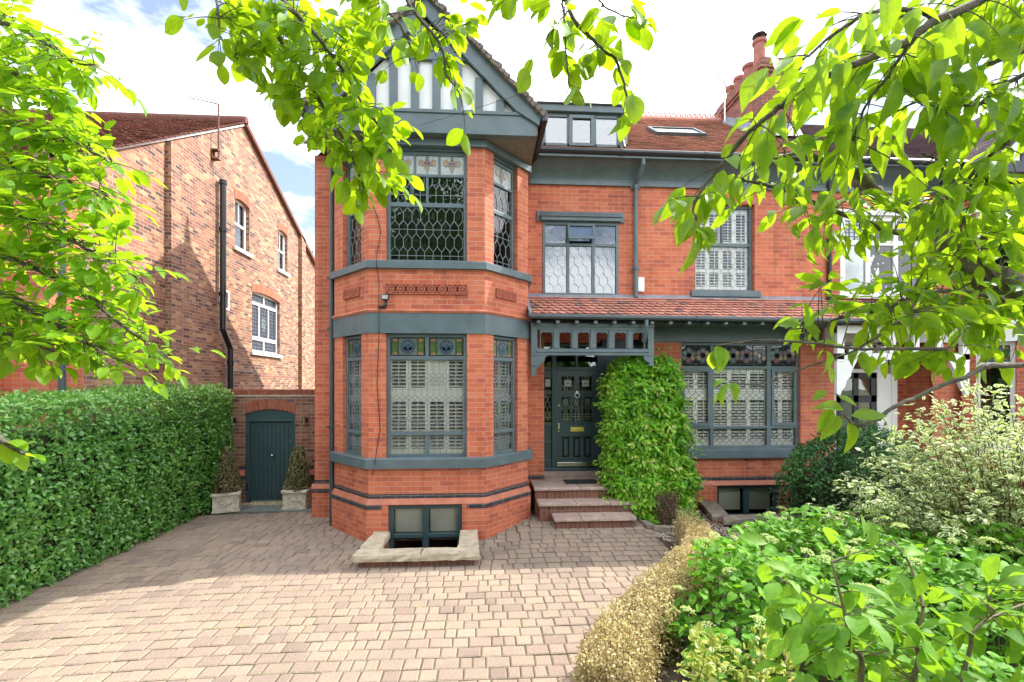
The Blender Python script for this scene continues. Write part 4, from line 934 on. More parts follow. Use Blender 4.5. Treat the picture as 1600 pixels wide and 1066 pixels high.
b = MB(); b.quad(onr(.07,.07,-.0),onr(1.08,.07,-.0),onr(1.08,.73,-.0),onr(.07,.73,-.0)); b.build('room_interior', MT['dark'], sk)
# dormer
GM = frame((0, 8.98, 0), (1, 0)); a, c = dorm; z0, z1 = 7.03, 7.62; w3 = (c-a)/3
b = MB(); b.box(a-.04, a, 8.98, 10.1, 6.95, 7.66); b.box(c, c+.04, 8.98, 10.1, 6.95, 7.66); b.box(a-.04, c+.04, 8.98, 9.03, 6.93, 7.03); b.box(a-.10, c+.10, 8.90, 10.4, 7.66, 7.79); b.box(a-.14, c+.14, 8.86, 10.4, 7.79, 7.81); b.box(a, c, 8.975, 9.03, 7.62, 7.66)
do = b.build('dormer', MT['paint'], house, bevel=.006)
b = MB(GM); b.box(a-.02, a+.05, -.02, .04, z0, z1); b.box(c-.05, c+.02, -.02, .04, z0, z1)
for i in (1, 2): b.box(a+w3*i-.035, a+w3*i+.035, -.02, .04, z0, z1)
b.box(a, c, -.02, .04, z1-.04, z1); b.box(a, c, -.02, .04, z0, z0+.05); b.box(a+w3-.0, a+w3*2, -.04, .0, z0+.0, z0+.06); b.box(a+w3, a+w3*2, -.04, .0, z1-.06, z1); b.box(a+w3, a+w3+.07, -.04, .0, z0+.06, z1-.06); b.box(a+2*w3-.07, a+2*w3, -.04, .0, z0+.06, z1-.06)
b.build('window_frame', MT['paint'], do, bevel=.004); b = MB(GM); b.box(a, c, .005, .01, z0, z1); b.build('pane', MT['glsky'], do); room(GM, (a, c, z0, z1), .05, do, .4)
b = MB(); b.tube([(c+.05,8.93,7.65),(c+.05,8.93,7.15),(c+.06,8.86,6.98)], .03, 8); b.build('downpipe', MT['gutter'], do)
# gable over the bay
GX, GY, GZ = -.89, 7.40, 8.46; half = 1.74
b = MB(); b.prism([(GX-half+.1, 6.50), (GX+half-.1, 6.50), (GX, 6.50+half-.1)], GY+.05, GY+.12); ga = b.build('gable', MT['plaster'], house)
b = MB(); T = lambda x: 6.64+half-abs(x-GX)*1.0
b.box(GX-half, GX+half-.03, GY-.03, GY+.10, 6.355, 6.72)
b.box(GX-half+.06, GX+half-.06, GY-.05, GY-.03, 6.66, 6.715)
for k in range(-5, 6):
    x = GX+.165+k*.33; top = T(x)-.30
    if top > 6.75: b.box(x-.062, x+.062, GY-.004, GY+.06, 6.72, min(top, 7.52))
b.box(GX-.95, GX+.95, GY-.012, GY+.06, 7.50, 7.62)
for s in (-1, 1):
    for k in (0, 1):
        xa = GX+s*(.0+k*.36); b.bar((xa+s*.0, 7.62), (xa+s*.33, 7.95), .10, GY-.008, GY+.06); b.bar((xa+s*.36, 7.62), (xa+s*.02, 7.95), .10, GY-.010, GY+.06)
b.build('gable_timber', MT['paint'], ga, bevel=.005)
b = MB()
for s in (-1, 1):
    pl = [(GX+s*(half+.02), 6.50), (GX+s*(half-.34), 6.72), (GX, 6.72+half-.34+.02), (GX, 6.72+half+.04), (GX+s*(half+.06), 6.66)]
    b.prism(pl if s > 0 else pl[::-1], GY-.075, GY-.015)
b.build('bargeboard', MT['paint'], ga, bevel=.006)
b = MB(); b.quad((GX-half+.05,GY+.05,6.36),(GX-half+.05,9.1,6.36),(GX+half-.05,9.1,6.36),(GX+half-.05,GY+.05,6.36)); b.box(GX+half-.06, GX+half, GY-.02, 8.72, 6.37, 6.66); b.box(GX-half, GX-half+.06, GY-.02, 9.05, 6.37, 6.66)
b.build('soffit', plain('old_soffit_board', (.22,.185,.155), .8, var=.2, scale=8), ga)
s45 = .70710678
tiles((GX+half+.09, GY-.12, 6.62), (0,1,0), (-s45,0,s45), 3.9, 2.57, .168, .10, MT['tileo'], 'gable_roof', house, jit=.008)
tiles((GX-half-.09, GY+3.78, 6.62), (0,-1,0), (s45,0,s45), 3.9, 2.57, .168, .10, MT['tileo'], 'gable_roof', house, jit=.008)
b = MB(); rr = random.Random(5)
for s in (-1, 1):
    for k in range(26):
        t = k/26*2.57; h = rr.uniform(.045,.075); x, z = GX+s*(half+.09-t*s45), 6.62+t*s45; dx, dz = -s*.085*s45, .085*s45; nx_, nz_ = s*s45, s45; y_ = GY-.14-rr.uniform(0,.03)
        b.hexa([(x-nx_*.02,y_,z-nz_*.02),(x+dx-nx_*.02,y_,z+dz-nz_*.02),(x+dx-nx_*.02,GY+.08,z+dz-nz_*.02),(x-nx_*.02,GY+.08,z-nz_*.02),(x+nx_*h,y_,z+nz_*h),(x+dx+nx_*(h-.02),y_,z+dz+nz_*(h-.02)),(x+dx+nx_*(h-.02),GY+.08,z+dz+nz_*(h-.02)),(x+nx_*h,GY+.08,z+nz_*h)])
b.build('verge_tiles', MT['verge'], ga)
b = MB(); b.tube([(GX,GY-.12,8.52),(GX,11.1,8.52)], .09, 8); b.build('ridge_tiles', MT['tile'], house)
b = MB(); b.lathe([(.045,0),(.06,.1),(.03,.16),(.08,.26),(.02,.42),(.01,.55)], (GX, GY-.05, 8.55), 10); b.build('finial', MT['tile'], ga)
b = MB(); b.tube([(GX+half+.10,7.30,6.60),(GX+half+.10,8.62,6.62)], .058, 10); b.tube([(GX+half+.10,7.30,6.62),(GX+half+.10,7.30,6.54)], .05, 8); b.build('gutter', MT['black'], house)
b = MB(); b.tube([(GX-half-.10,7.30,6.60),(GX-half-.10,9.0,6.62)], .058, 10); b.build('gutter', MT['black'], house)
# down pipes
def pipe(pts, r, mat, parent=house, collars=(), name='downpipe'):
    b = MB(); b.tube(pts, r, 10)
    for c in collars: c = Vector(c); b.tube([c-Vector((0,0,.035)), c+Vector((0,0,.035))], r*1.3, 10); b.box(c.x-.09, c.x+.09, c.y+r*.4, c.y+r*.8, c.z-.02, c.z+.02)
    return b.build(name, MT[mat], parent)
xp = P(993, 380, 9.0).x
pipe([(xp+.05,8.70,6.74),(xp+.05,8.70,6.60),(xp+.03,8.80,6.48),(xp,8.96,6.34),(xp,8.98,6.2),(xp,8.98,4.16)], .042, 'paint', collars=[(xp,8.98,6.28),(xp,8.98,4.72)])
pipe([(BX0-.075,8.50,6.5),(BX0-.075,8.50,-.05)], .042, 'gutter', collars=[(BX0-.075,8.5,1.72),(BX0-.075,8.5,4.35),(BX0-.075,8.5,3.45)])
# alarm box
b = MB(MF); q = P(997, 433, 9.0); b.box(q.x-.005, q.x+.125, -.06, .0, 4.29, 4.55); b.box(q.x-.005, q.x+.125, -.063, .0, 4.27, 4.29); b.build('alarm_box', MT['white'], house, bevel=.008)
# cable on the bay
b = MB(); pts = [P(583, 322, 7.565), P(590, 340, 7.565), P(595, 365, 7.565), P(589, 395, 7.56), P(588, 412, 7.50), P(592, 440, 7.565), P(592, 490, 7.51), P(592, 530, 7.55), P(589, 600, 7.565), P(594, 670, 7.565), P(588, 707, 7.565), P(586, 722, 7.49), P(582, 742, 7.57)]
b.tube(pts, .006, 5); q = P(598, 478, 7.54); b.box(q.x-.07, q.x+.05, 7.52, 7.575, q.z-.03, q.z); b.build('cable', MT['black'], house)
# chimney on the ridge
CX0, CX1, CY0, CY1 = 6.50, 7.35, 10.7, 12.75
b = MB(); b.box(CX0, CX1, CY0, CY1, 7.8, 9.78); b.box(CX0-.04, CX1+.04, CY0-.04, CY1+.04, 9.78, 9.86); b.box(CX0-.08, CX1+.08, CY0-.08, CY1+.08, 9.86, 10.02); b.box(CX0-.03, CX1+.03, CY0-.03, CY1+.03, 10.02, 10.12); ch = b.build('chimney', MT['chim'], house)
for i, (y, h, r) in enumerate(((11.15,.72,.15),(11.6,.42,.15),(12.05,.40,.14),(12.45,.40,.14))):
    b = MB(); b.lathe([(r*1.05,0),(r*.95,.1),(r*.85,h-.1),(r*1.12,h-.07),(r*1.12,h),(r*.9,h)], (6.72, y, 10.12), 14); b.build('chimney_pot', MT['pot'], ch)
b = MB(); b.tube([(6.72,11.15,10.8),(6.72,11.15,10.98)], .02, 6); b.lathe([(.17,0),(.16,.03),(.02,.09)], (6.72,11.15,10.95), 14); b.build('chimney_cowl', MT['black'], ch)
b = MB(); b.hexa([(CX0-.03,CY0-.25,8.18),(CX1,CY0-.25,8.18),(CX1,CY0,8.36),(CX0-.03,CY0,8.36),(CX0-.03,CY0-.23,8.22),(CX1,CY0-.23,8.22),(CX1,CY0-.01,8.6),(CX0-.03,CY0-.01,8.6)])
b.hexa([(CX0-.14,CY0-.2,8.12),(CX0,CY0-.2,8.12),(CX0,12.3,9.4),(CX0-.14,12.3,9.4),(CX0-.12,CY0-.2,8.22),(CX0,CY0-.2,8.40),(CX0,12.3,9.66),(CX0-.12,12.3,9.50)]); b.build('lead_flashing', MT['flash'], ch)
# steps
st_ = thing('entrance_steps', (1.7, 8.2, .1), 'three pinkish stone steps with brick risers up to the blue front door', 'steps')
def step(x0, x1, y0, y1, ztop, zbot, xs):
    b = MB(); b.box(x0+.03, x1-.03, y0+.045, y1, zbot, ztop-.05); b.build('riser', MT['riser'], st_)
    e = [x0]+xs+[x1]
    for a, c in zip(e, e[1:]): rough_stone([(a+.003,y0),(c-.003,y0),(c-.003,y1),(a+.003,y1)], ztop-.05, ztop, st_, int(a*100), 'tread', 'step', .004, 9)
step(.90, 3.2, 8.36, 9.06, .635, .0, [1.73, 2.55]); b = MB(); b.box(1.175, 3.29, 9.06, 9.44, .3, .632); b.box(1.175, 2.9, 9.44, 9.6, .3, .73); b.build('tread', MT['step'], st_)
step(.94, 2.9, 8.05, 8.42, .435, .0, [1.60, 2.2]); step(1.17, 2.55, 7.72, 8.09, .265, .0, [1.63, 2.02])
b = MB(); b.box(1.53, 2.15, 8.66, 9.0, .637, .652); tag(b.build('doormat', MT['mat'], bevel=.004), 'dark doormat lying on the top stone step before the front door', 'doormat')
# ================================================================== gate wall
GY_ = 10.2
gw = thing('garden_wall', (-4.2, GY_, 0), 'brown brick wall with arched opening and gate between the hedge and the red house', 'wall')
M_ = frame((0, GY_, 0), (1, 0)); gx0, gx1 = -4.955, -3.935; ax, az0, az1 = (gx0+gx1)/2, 1.86, 1.955
b = MB(M_); wall(b, -6.6, -3.1, -.7, 2.22, .24, [(gx0, gx1, -2, az0+.1)])
b.M = I4; b.v = b.v; 
w_ = b.build('wall_face', MT['gatebrick'], gw)
def arc(x0, x1, zs, rise, n=14): return [(x0+(x1-x0)*i/n, zs+rise*(1-(2*i/n-1)**2)) for i in range(n+1)]
b = MB(M_); lo = arc(gx0, gx1, az0-.0, .095); 
b.prism(lo+[(gx1, az0-.02), (gx0, az0-.02)][:0]+[(gx1, az0)][:0], .03, .05) if False else None
up = arc(gx0-.045, gx1+.045, az0+.20, .10); n = len(lo); k = 13
for i in range(k):
    t0, t1 = i/k, (i+1)/k; A = lambda c, t: (c[0][0]+(c[-1][0]-c[0][0])*t, c[0][1]+(.095 if c is lo else .10)*(1-(2*t-1)**2))
    g_ = .006; p0, p1, q1, q0 = A(lo,t0), A(lo,t1), A(up,t1), A(up,t0)
    b.prism([(p0[0]+g_,p0[1]),(p1[0]-g_,p1[1]),(q1[0]-g_,q1[1]),(q0[0]+g_,q0[1])], -.012, .1)
b.build('brick_arch', rnd_mat('arch_brick', [(.24,.075,.045),(.36,.11,.06),(.30,.10,.06)], .8, 20, .25, .004), gw)
b = MB(M_); b.prism([(gx0-.045,az0+.0),(gx1+.045,az0+.0)][:0]+arc(gx0-.03,gx1+.03,az0+.01,.1)+arc(gx0-.04,gx1+.04,az0+.19,.10)[::-1], -.004, .0); b.build('arch_mortar', plain('arch_mortar', (.36,.28,.22), .9), gw)
b = MB(M_); x = -6.6
while x < -3.1: b.box(x+.004, min(x+.108, -3.1), -.02, .26, 2.262, 2.37); x += .112
b.build('coping', rnd_mat('coping_brick', [(.20,.07,.05),(.32,.10,.06),(.26,.10,.07)], .8, 20, .25, .004), gw)
b = MB(M_); b.box(-6.6, -3.1, -.015, .25, 2.222, 2.26); b.build('coping_mortar', plain('coping_mortar', (.45,.38,.30), .9, var=.3, scale=12), gw)
b = MB(M_)
for (p, q) in ((-5.5, gx0), (gx1, -3.14)): b.box(p, q-.0, -.006, .02, .70, .765); b.box(p, q, -.04, .02, .50, .575)
b.build_split('blue_brick_band', MT['blue'], gw)
b = MB(M_)
for (p, q) in ((-5.5, gx0), (gx1, -3.14)): b.hexa([(p,-.045,.578),(q,-.045,.578),(q,.02,.578),(p,.02,.578),(p,-.004,.69),(q,-.004,.69),(q,.02,.69),(p,.02,.69)])
b.build_split('moulded_brick_string', MT['terra'], gw)
b = MB(M_); 
fr = arc(gx0, gx1, az0, .095); b.prism([(gx0,1.72),(gx1,1.72)]+fr[::-1], .02, .12); b.box(gx0, gx0+.075, .02, .12, 0, 1.72); b.box(gx1-.075, gx1, .02, .12, 0, 1.72); b.box(gx0+.06, gx1-.06, .005, .02, 1.70, 1.735)
gf = b.build('gate_frame', MT['paintd'], gw, bevel=.005)
b = MB(M_); x = gx0+.08; k = 10; w = (gx1-gx0-.16)/k
for i in range(k): b.box(x+i*w+.002, x+(i+1)*w-.002, .06, .10, .03, 1.70); 
b.box(gx0+.08, gx1-.08, .075, .11, .03, 1.70); gd = b.build('gate', MT['paintd'], gw, bevel=.004)
b = MB(M_); q = P(425, 712, 10.2); b.tube([(q.x,.06,q.z),(q.x,.02,q.z)], .014, 8); b.lathe([(.012,-.03),(.034,-.015),(.036,.01),(.015,.03)], (q.x,-.0,q.z), 12); b.build('door_knob', MT['steel'], gd, smooth=True)
b = MB(M_); b.box(gx1-.115, gx1-.07, .0, .02, 1.26, 1.29); disc(b, P(432,675,10.2).x, P(432,675,10.2).z, .014, .014, .056, 8); b.box(gx0+.015, gx0+.05, -.0, .02, .30, .40); b.build_split('latch', MT['steel'], gd)
# wall lights
wl = None
for i, (px, lab) in enumerate(((365, 'slim steel wall light beside the hedge, left of the arched gate'), (477, 'slim steel wall light on brick between the arched gate and the red house'))):
    p = P(px, 657, GY_)
    if wl is None:
        wl = thing('wall_light', (p.x, GY_, p.z), lab, 'wall light', 'wall lights by the gate')
        b = MB(Matrix.Translation(wl.location)); b.tube([(0,-.07,-.09),(0,-.07,.09)], .032, 12); b.build('cylinder_shade', MT['steel'], wl)
        b = MB(Matrix.Translation(wl.location)); b.box(.0,.055,-.03,.0,-.04,.05); b.tube([(.02,-.02,.0),(0,-.07,.0)], .012, 6); b.build('bracket', MT['black'], wl)
    else:
        c = copy_tree(wl); c.location = (p.x, GY_, p.z); tag(c, lab)
# floodlight on the bay
p = P(603, 470, 7.56); fl = thing('security_light', (p.x, 7.58, p.z), 'small black security floodlight with motion sensor on the bay brickwork', 'floodlight')
b = MB(Matrix.Translation(fl.location)); b.box(-.055,.055,-.11,-.05,.0,.085); b.box(-.015,.015,-.06,.0,-.02,.03); b.build('lamp_head', MT['black'], fl, bevel=.006)
b = MB(Matrix.Translation(fl.location)); b.box(-.045,.045,-.114,-.110,.012,.073); b.build('lens', MT['frost'], fl); b = MB(Matrix.Translation(fl.location)); b.tube([(0,-.05,-.03),(.01,-.07,-.085)], .024, 10); b.build('sensor', MT['black'], fl)
# ================================================================== left neighbouring house
NX = -6.7
nh = thing('old_brick_house', (-9, 13, 0), 'mottled brown brick house whose tall side gable faces the drive, black downpipe on it', 'house')
NM = frame((NX, 0, 0), (0, 1))
def yz(px, py): v = PX(px, py, NX); return (v.y, v.z)
pk = yz(379, 194); ev = yz(158, 238); rr_ = yz(473, 380)
wins = {}
for k, (pl, pr, pt, pb) in dict(a=(367,389.5,306,385), b=(434.5,449,356,420), c=(394,437,452,549), d=(344,358,450,482)).items():
    y0, y1 = PX(pl, 400, NX).y, PX(pr, 400, NX).y; wins[k] = (y0, y1, PX(pl, pb, NX).z, PX(pl, pt, NX).z)
b = MB(NM); Y0 = 7.75; YE = 21.5; zb = 6.3
ops = [(*w,) for w in wins.values()]
wall(b, Y0, YE, -.74, zb, .3, ops)
sl = (pk[1]-ev[1])/(pk[0]-ev[0]); e0 = ev[1]-sl*(ev[0]-Y0)
rsl = (pk[1]-rr_[1])/(rr_[0]-pk[0])
top = lambda y: (e0+sl*(y-Y0)) if y < pk[0] else max(pk[1]-rsl*(y-pk[0]), pk[1]-rsl*(rr_[0]-pk[0])-.42*(y-rr_[0]))
ys = sorted({Y0, YE, pk[0], rr_[0], *[w[i] for w in wins.values() for i in (0,1)], *[Y0+i*.5 for i in range(28)]})
for a, c in zip(ys, ys[1:]):
    if c-a < 1e-6: continue
    hit = [w for w in wins.values() if a >= w[0]-1e-6 and c <= w[1]+1e-6 and w[3] > zb]
    if hit: b.quad((a,0,hit[0][3]),(c,0,hit[0][3]),(c,0,top(c)),(a,0,top(a)))
    else: b.quad((a,0,zb),(c,0,zb),(c,0,top(c)),(a,0,top(a)))
for wa in [w for w in wins.values() if w[3] > zb]:
    b.quad((wa[0],.3,zb),(wa[0],0,zb),(wa[0],0,wa[3]),(wa[0],.3,wa[3])); b.quad((wa[1],0,zb),(wa[1],.3,zb),(wa[1],.3,wa[3]),(wa[1],0,wa[3]))
for (px0, px1) in ((266, 282), (471, 477)):
    y0, y1 = PX(px0, 500, NX+.1).y, PX(px1, 500, NX+.1).y; b.box(y0, y1, -.12, .02, -.74, top(y0)-.02)
b.build('side_wall', MT['old'], nh)
b = MB(); b.M = frame((NX-9, Y0-.012, 0), (1, 0)); wall(b, 0, 9.004, -.74, e0, .3, []); b.box(7.6, 8.3, -.35, .0, -.74, 3.0); b.M = NM; b.box(Y0-.008, Y0+.62, -.006, .0, -.74, e0)
b.build('front_wall', MT['red'], nh)
b = MB(); p = P(95, 570, Y0-.12); b.tube([(p.x,Y0-.1,-.7),(p.x,Y0-.1,e0)], .05, 10); b.build('downpipe', MT['gutter'], nh)
s_ = Vector((0, pk[0]-Y0, pk[1]-e0)); u_ = Vector((1,0,0))
tiles((NX-9+.12, Y0-.25, e0-.25*sl+.06), u_, s_, 9.0, s_.length*1.03+.25, .168, .10, MT['tileo'], 'roof', nh, jit=.012)
b = MB(); b.quad((NX+.12,pk[0],pk[1]+.06),(NX+.12,rr_[0],rr_[1]+.06),(NX-9,rr_[0],rr_[1]+.06),(NX-9,pk[0],pk[1]+.06)); b.quad((NX+.12,rr_[0],rr_[1]+.06),(NX+.12,YE,top(YE)+.06),(NX-9,YE,top(YE)+.06),(NX-9,rr_[0],rr_[1]+.06))
for (A, B_) in (((pk[0],pk[1]),(rr_[0],rr_[1])),((rr_[0],rr_[1]),(YE,top(YE)))):
    b.hexa([(NX-.1,A[0],A[1]-.05),(NX+.12,A[0],A[1]-.05),(NX+.12,B_[0],B_[1]-.05),(NX-.1,B_[0],B_[1]-.05),(NX-.1,A[0],A[1]+.08),(NX+.12,A[0],A[1]+.08),(NX+.12,B_[0],B_[1]+.08),(NX-.1,B_[0],B_[1]+.08)])
b.build('rear_roof', MT['tileo'], nh)
b = MB(NM); b.hexa([(Y0-.2,-.06,e0-.11),(pk[0],-.06,pk[1]-.05),(pk[0],.02,pk[1]-.05),(Y0-.2,.02,e0-.11),(Y0-.2,-.06,e0-.06),(pk[0],-.06,pk[1]+.0),(pk[0],.02,pk[1]+.0),(Y0-.2,.02,e0-.06)]); b.build('verge_board', MT['white'], nh)
b = MB(); b.tube([(NX-9,pk[0],pk[1]+.1),(NX+.12,pk[0],pk[1]+.1)], .11, 8); b.build('ridge_tiles', MT['tileo'], nh)
b = MB(NM)
for k in 'abc':
    w = wins[k]; n = 9
    rise = .08; 
    for i in range(n*2):
        t0, t1 = i/n/2, (i+1)/n/2; f = lambda t, z: (w[0]-.03+(w[1]-w[0]+.06)*t, z+rise*(1-(2*t-1)**2))
        p0, p1, q1, q0 = f(t0, w[3]-rise), f(t1, w[3]-rise), f(t1, w[3]+.16), f(t0, w[3]+.16); b.prism([(p0[0]+.004,p0[1]),(p1[0]-.004,p1[1]),(q1[0]-.004,q1[1]),(q0[0]+.004,q0[1])], -.012, .1)
b.build_split('window_arch', rnd_mat('rubbed_arch_brick', [(.32,.12,.07),(.45,.19,.11),(.38,.15,.09)], .8, 20, .2, .003), nh)
for k in 'abcd':
    w = wins[k]; m = (w[0]+w[1])/2; h = w[3]-w[2]
    if k in 'ab': win, dd = window(NM, w[0], w[1], w[2], w[3], .09, nh, MT['white'], [(m-.015, m+.015, w[2]+h*.53, w[3]-.05)], [(w[0]+.05, w[1]-.05, w[2]+h*.48, w[2]+h*.53)], glass='glsky', fw=.07)
    elif k == 'c':
        a3 = (w[1]-w[0])/3; 
        win, dd = window(NM, w[0], w[1], w[2], w[3], .08, nh, MT['white'], [(w[0]+a3-.03, w[0]+a3+.03, w[2]+h*.26, w[2]+h*.78), (w[1]-a3-.03, w[1]-a3+.03, w[2]+h*.26, w[2]+h*.78), (m-.03, m+.03, w[2]+.05, w[2]+h*.2), (m-.03, m+.03, w[2]+h*.83, w[3]-.05)], [(w[0]+.05, w[1]-.05, w[2]+h*.2, w[2]+h*.26), (w[0]+.05, w[1]-.05, w[2]+h*.78, w[2]+h*.83)], panes=[((w[0]+.06, w[1]-.06, w[2]+.05, w[3]-.05), 'grid', 15, 16)], glass='leadedblue', fw=.07)
        b = MB(NM); cz = w[2]+h*.5
        for q in range(3): b.bar((m-.07*q, cz-.22+.05*q), (m+.18-.07*q, cz+.05*q+.1), .03, .105, .112); b.bar((m+.1-.1*q, cz-.2+.08*q), (m-.1, cz+.2-.04*q), .02, .103, .109)
        b.build('stained_glass', MT['steal'], win)
    else: win, dd = window(NM, w[0], w[1], w[2], w[3], -.02, nh, MT['white'], glass='glsky', fw=.06)
    room(NM, w, dd+.05, win, .6)
    if k != 'd':
        b = MB(NM); b.box(w[0]-.1, w[1]+.1, -.07, .1, w[2]-.1, w[2]+.003); b.build('sill', MT['white'], win, bevel=.008)
p = PX(341, 285, NX); q = PX(341, 515, NX); r_ = PX(353, 545, NX)
b = MB(); b.tube([(NX+.12,p.y,p.z),(NX+.12,q.y,q.z),(NX+.12,r_.y,r_.z),(NX+.12,r_.y,-.7)], .075, 12)
for z in (p.z-.0, p.z-1.2, q.z+.9): b.tube([(NX+.12,p.y,z-.05),(NX+.12,p.y,z+.05)], .092, 12)
b.tube([(NX+.12,r_.y,3.0),(NX+.12,r_.y,3.1)], .092, 12); b.tube([(NX+.06,r_.y,2.85),(NX+.06,r_.y+1.6,2.83)], .02, 6); b.build('soil_pipe', MT['black'], nh)
# aerials
p0, p1 = PX(341.5, 250, NX+.15), PX(341.5, 163, NX+.15)
ae = thing('tv_aerial', (NX+.15, p0.y, p0.z), 'rusty pole with a long comb shaped aerial on the brown gable', 'aerial', 'television aerials')
b = MB(); b.tube([p0, (NX+.15,p0.y,p1.z)], .022, 6); b.box(NX,NX+.17,p0.y-.07,p0.y+.07,p0.z,p0.z+.03); b.box(NX,NX+.03,p0.y-.07,p0.y-.05,p0.z,p0.z+.25); b.box(NX,NX+.03,p0.y+.05,p0.y+.07,p0.z,p0.z+.25); b.box(NX,NX+.17,p0.y-.07,p0.y+.07,p0.z+.22,p0.z+.25); b.build('mast', MT['rust'], ae)
b = MB(); a, c = Vector((NX+.15,p0.y,p1.z)), P(294, 152, p0.y-.3); b.tube([a, c], .012, 5)
for i in range(10):
    k = a+(c-a)*(i/9.5+.03); b.tube([k+Vector((0,-.10,.03)), k+Vector((0,.10,.10))], .007, 4)
b.build('aerial_rods', MT['rust'], ae)
c0 = Vector((6.40, 12.2, 9.45)); ae2 = thing('tv_aerial', tuple(c0), 'thin grey aerial on a short mast beside the red chimney', 'aerial', 'television aerials')
b = MB(); b.tube([c0, c0+Vector((0,0,1.05))], .018, 6); b.build('mast', MT['steel'], ae2)
b = MB(); a = c0+Vector((0,0,.95)); c = a+Vector((-.45,-.2,.42)); b.tube([a+Vector((.1,0,-.08)), c], .012, 5)
for i in range(8): k = a+(c-a)*(i/8); b.tube([k+Vector((-.09,.0,-.09)), k+Vector((.09,.0,.09))], .006, 4)
b.tube([a+Vector((-.2,0,-.1)), a+Vector((.2,0,.02))], .012, 4); b.tube([a+Vector((-.2,0,.05)), a+Vector((.2,0,-.12))], .012, 4); b.build('aerial_rods', MT['steel'], ae2)
# overhead wire
b = MB(); A = P(655, 196, 7.34); B_ = P(1195, 0, 3.2); B2 = A+(B_-A)*1.6; pts = [A+(B2-A)*t+Vector((0,0,-.25*4*t*(1-t)*.3)) for t in [i/20 for i in range(21)]]
b.tube(pts, .003, 5); tag(b.build('telephone_wire', MT['black']), 'thin dark overhead wire running from the gable beam up to the right', 'wire')
# ================================================================== right neighbouring house (attached)
rh = thing('attached_brick_house', (9.5, 9.05, 0), 'adjoining red brick house with white porch and white windows behind the tree branches', 'house')
NW = (P(1312,400,9.05).x, P(1442,400,9.05).x, 4.26, 5.85); ND = (7.0, 9.1, -.5, 3.6); NB = (9.75, 12.2)
b = MB(frame((0, Y2, 0), (1, 0))); wall(b, PX1, 14, -.5, 6.75, .25, [NW, ND]); b.M = I4; b.quad((9.0,9.8,.3),(9.0,9.05,.3),(9.0,9.05,3.6),(9.0,9.8,3.6)); b.quad((7.9,9.55,.3),(9.0,9.55,.3),(9.0,9.55,3.6),(7.9,9.55,3.6))
NPL = [(9.55,Y2),(9.55,8.9),(10.25,8.25),(12.6,8.25),(13.3,8.9),(13.3,Y2)]
band(b, -.3, 1.25, 0, 0, .25, NPL); band(b, 3.7, 4.3, 0, 0, .25, NPL)
for M_, wd, o in ((frame((10.25,8.25,0),(1,0)), 2.35, (.3, 2.05)), (frame((9.55,8.9,0),(.7,-.65)), .955, (.2,.75))):
    b.M = M_; wall(b, 0, wd, 1.25, 3.3, .2, [(*o, 1.3, 3.3)]); wall(b, 0, wd, 4.3, 6.3, .2, [(*o, 4.4, 6.2)])
b.M = I4; b.build('main_wall', MT['red'], rh)
b = MB(); band(b, 3.3, 3.7, .02, .02, .25, NPL); band(b, 1.15, 1.3, .07, .07, .3, NPL); band(b, 4.28, 4.4, .06, .06, .3, NPL); b.box(PX1+.02, 9.5, 9.0, 9.06, 3.32, 3.66); b.build_split('white_band', MT['white'], rh)
for M_, o in ((frame((10.25,8.25,0),(1,0)), (.3, 2.05)), (frame((9.55,8.9,0),(.7,-.65)), (.2,.75))):
    for (z0, z1, zz) in ((1.3,3.3,2.85),(4.4,6.2,5.6)):
        m = (o[0]+o[1])/2; win, dd = window(M_, o[0], o[1], z0, z1, .08, rh, MT['white'], [(m-.03,m+.03,z0+.05,z1-.05)] if o[1] > 1 else [], [(o[0]+.05,o[1]-.05,zz,zz+.06)], glass='gldark', fw=.07)
        stained_small(M_, (o[0]+.07, m-.03 if o[1] > 1 else o[1]-.07, zz+.06, z1-.07), .11, win, 2); 
        if o[1] > 1: stained_small(M_, (m+.03, o[1]-.07, zz+.06, z1-.07), .11, win, 2)
        room(M_, (o[0], o[1], z0, z1), dd+.1, win)
a, c, z0, z1 = NW; w3 = (c-a)/3
win, dd = window(MF, a, c, z0, z1, -.02, rh, MT['white'], [(a+w3*i-.05, a+w3*i+.05, z0+.05, z1-.05) for i in (1,2)], [(a+.05,c-.05,5.26,5.36)], fw=.10, panes=[((a+.1,c-.1,5.36,z1-.1),'grid',14,5)], glass='gldark', lead='leadd')
b = MB(MF); b.box(a-.1,c+.1,-.08,.05,z1,z1+.1); b.box(a-.05,c+.05,-.07,.05,z0-.07,z0); b.build('sill', MT['white'], win); room(MF, (a,c,z0,z1), dd+.05, win)
PM2 = frame((0, 8.33, 0), (1, 0)); b = MB(PM2); n = 5; s0, s1 = 6.50, 9.1
b.box(s0, s0+.14, 0, .09, 2.9, 3.56); b.box(s1-.14, s1, 0, .09, 2.9, 3.56); b.box(s0, s1, .005, .085, 3.42, 3.56); b.box(s0, s1, 0, .09, 2.93, 3.05)
for i in range(1, n): x = s0+.14+(s1-s0-.28)*i/n; b.box(x-.06, x+.06, -.01, .08, 3.05, 3.42)
b.build('porch_screen', MT['white'], rh, bevel=.005)
for x, s in ((s0, 1), (s1, -1)):
    b = MB(PM2); pl = [(0,2.93),(0,2.30),(.07,2.26),(.10,2.36),(.16,2.42),(.2,2.55),(.27,2.62),(.30,2.75),(.36,2.85),(.40,2.93)]; b.prism([(x+s*p, z) for p, z in pl][::s], .01, .08); b.build('porch_bracket', MT['white'], rh, bevel=.006)
DM2 = frame((0, 9.45, 0), (1, 0)); d0, d1 = 7.35, 8.25
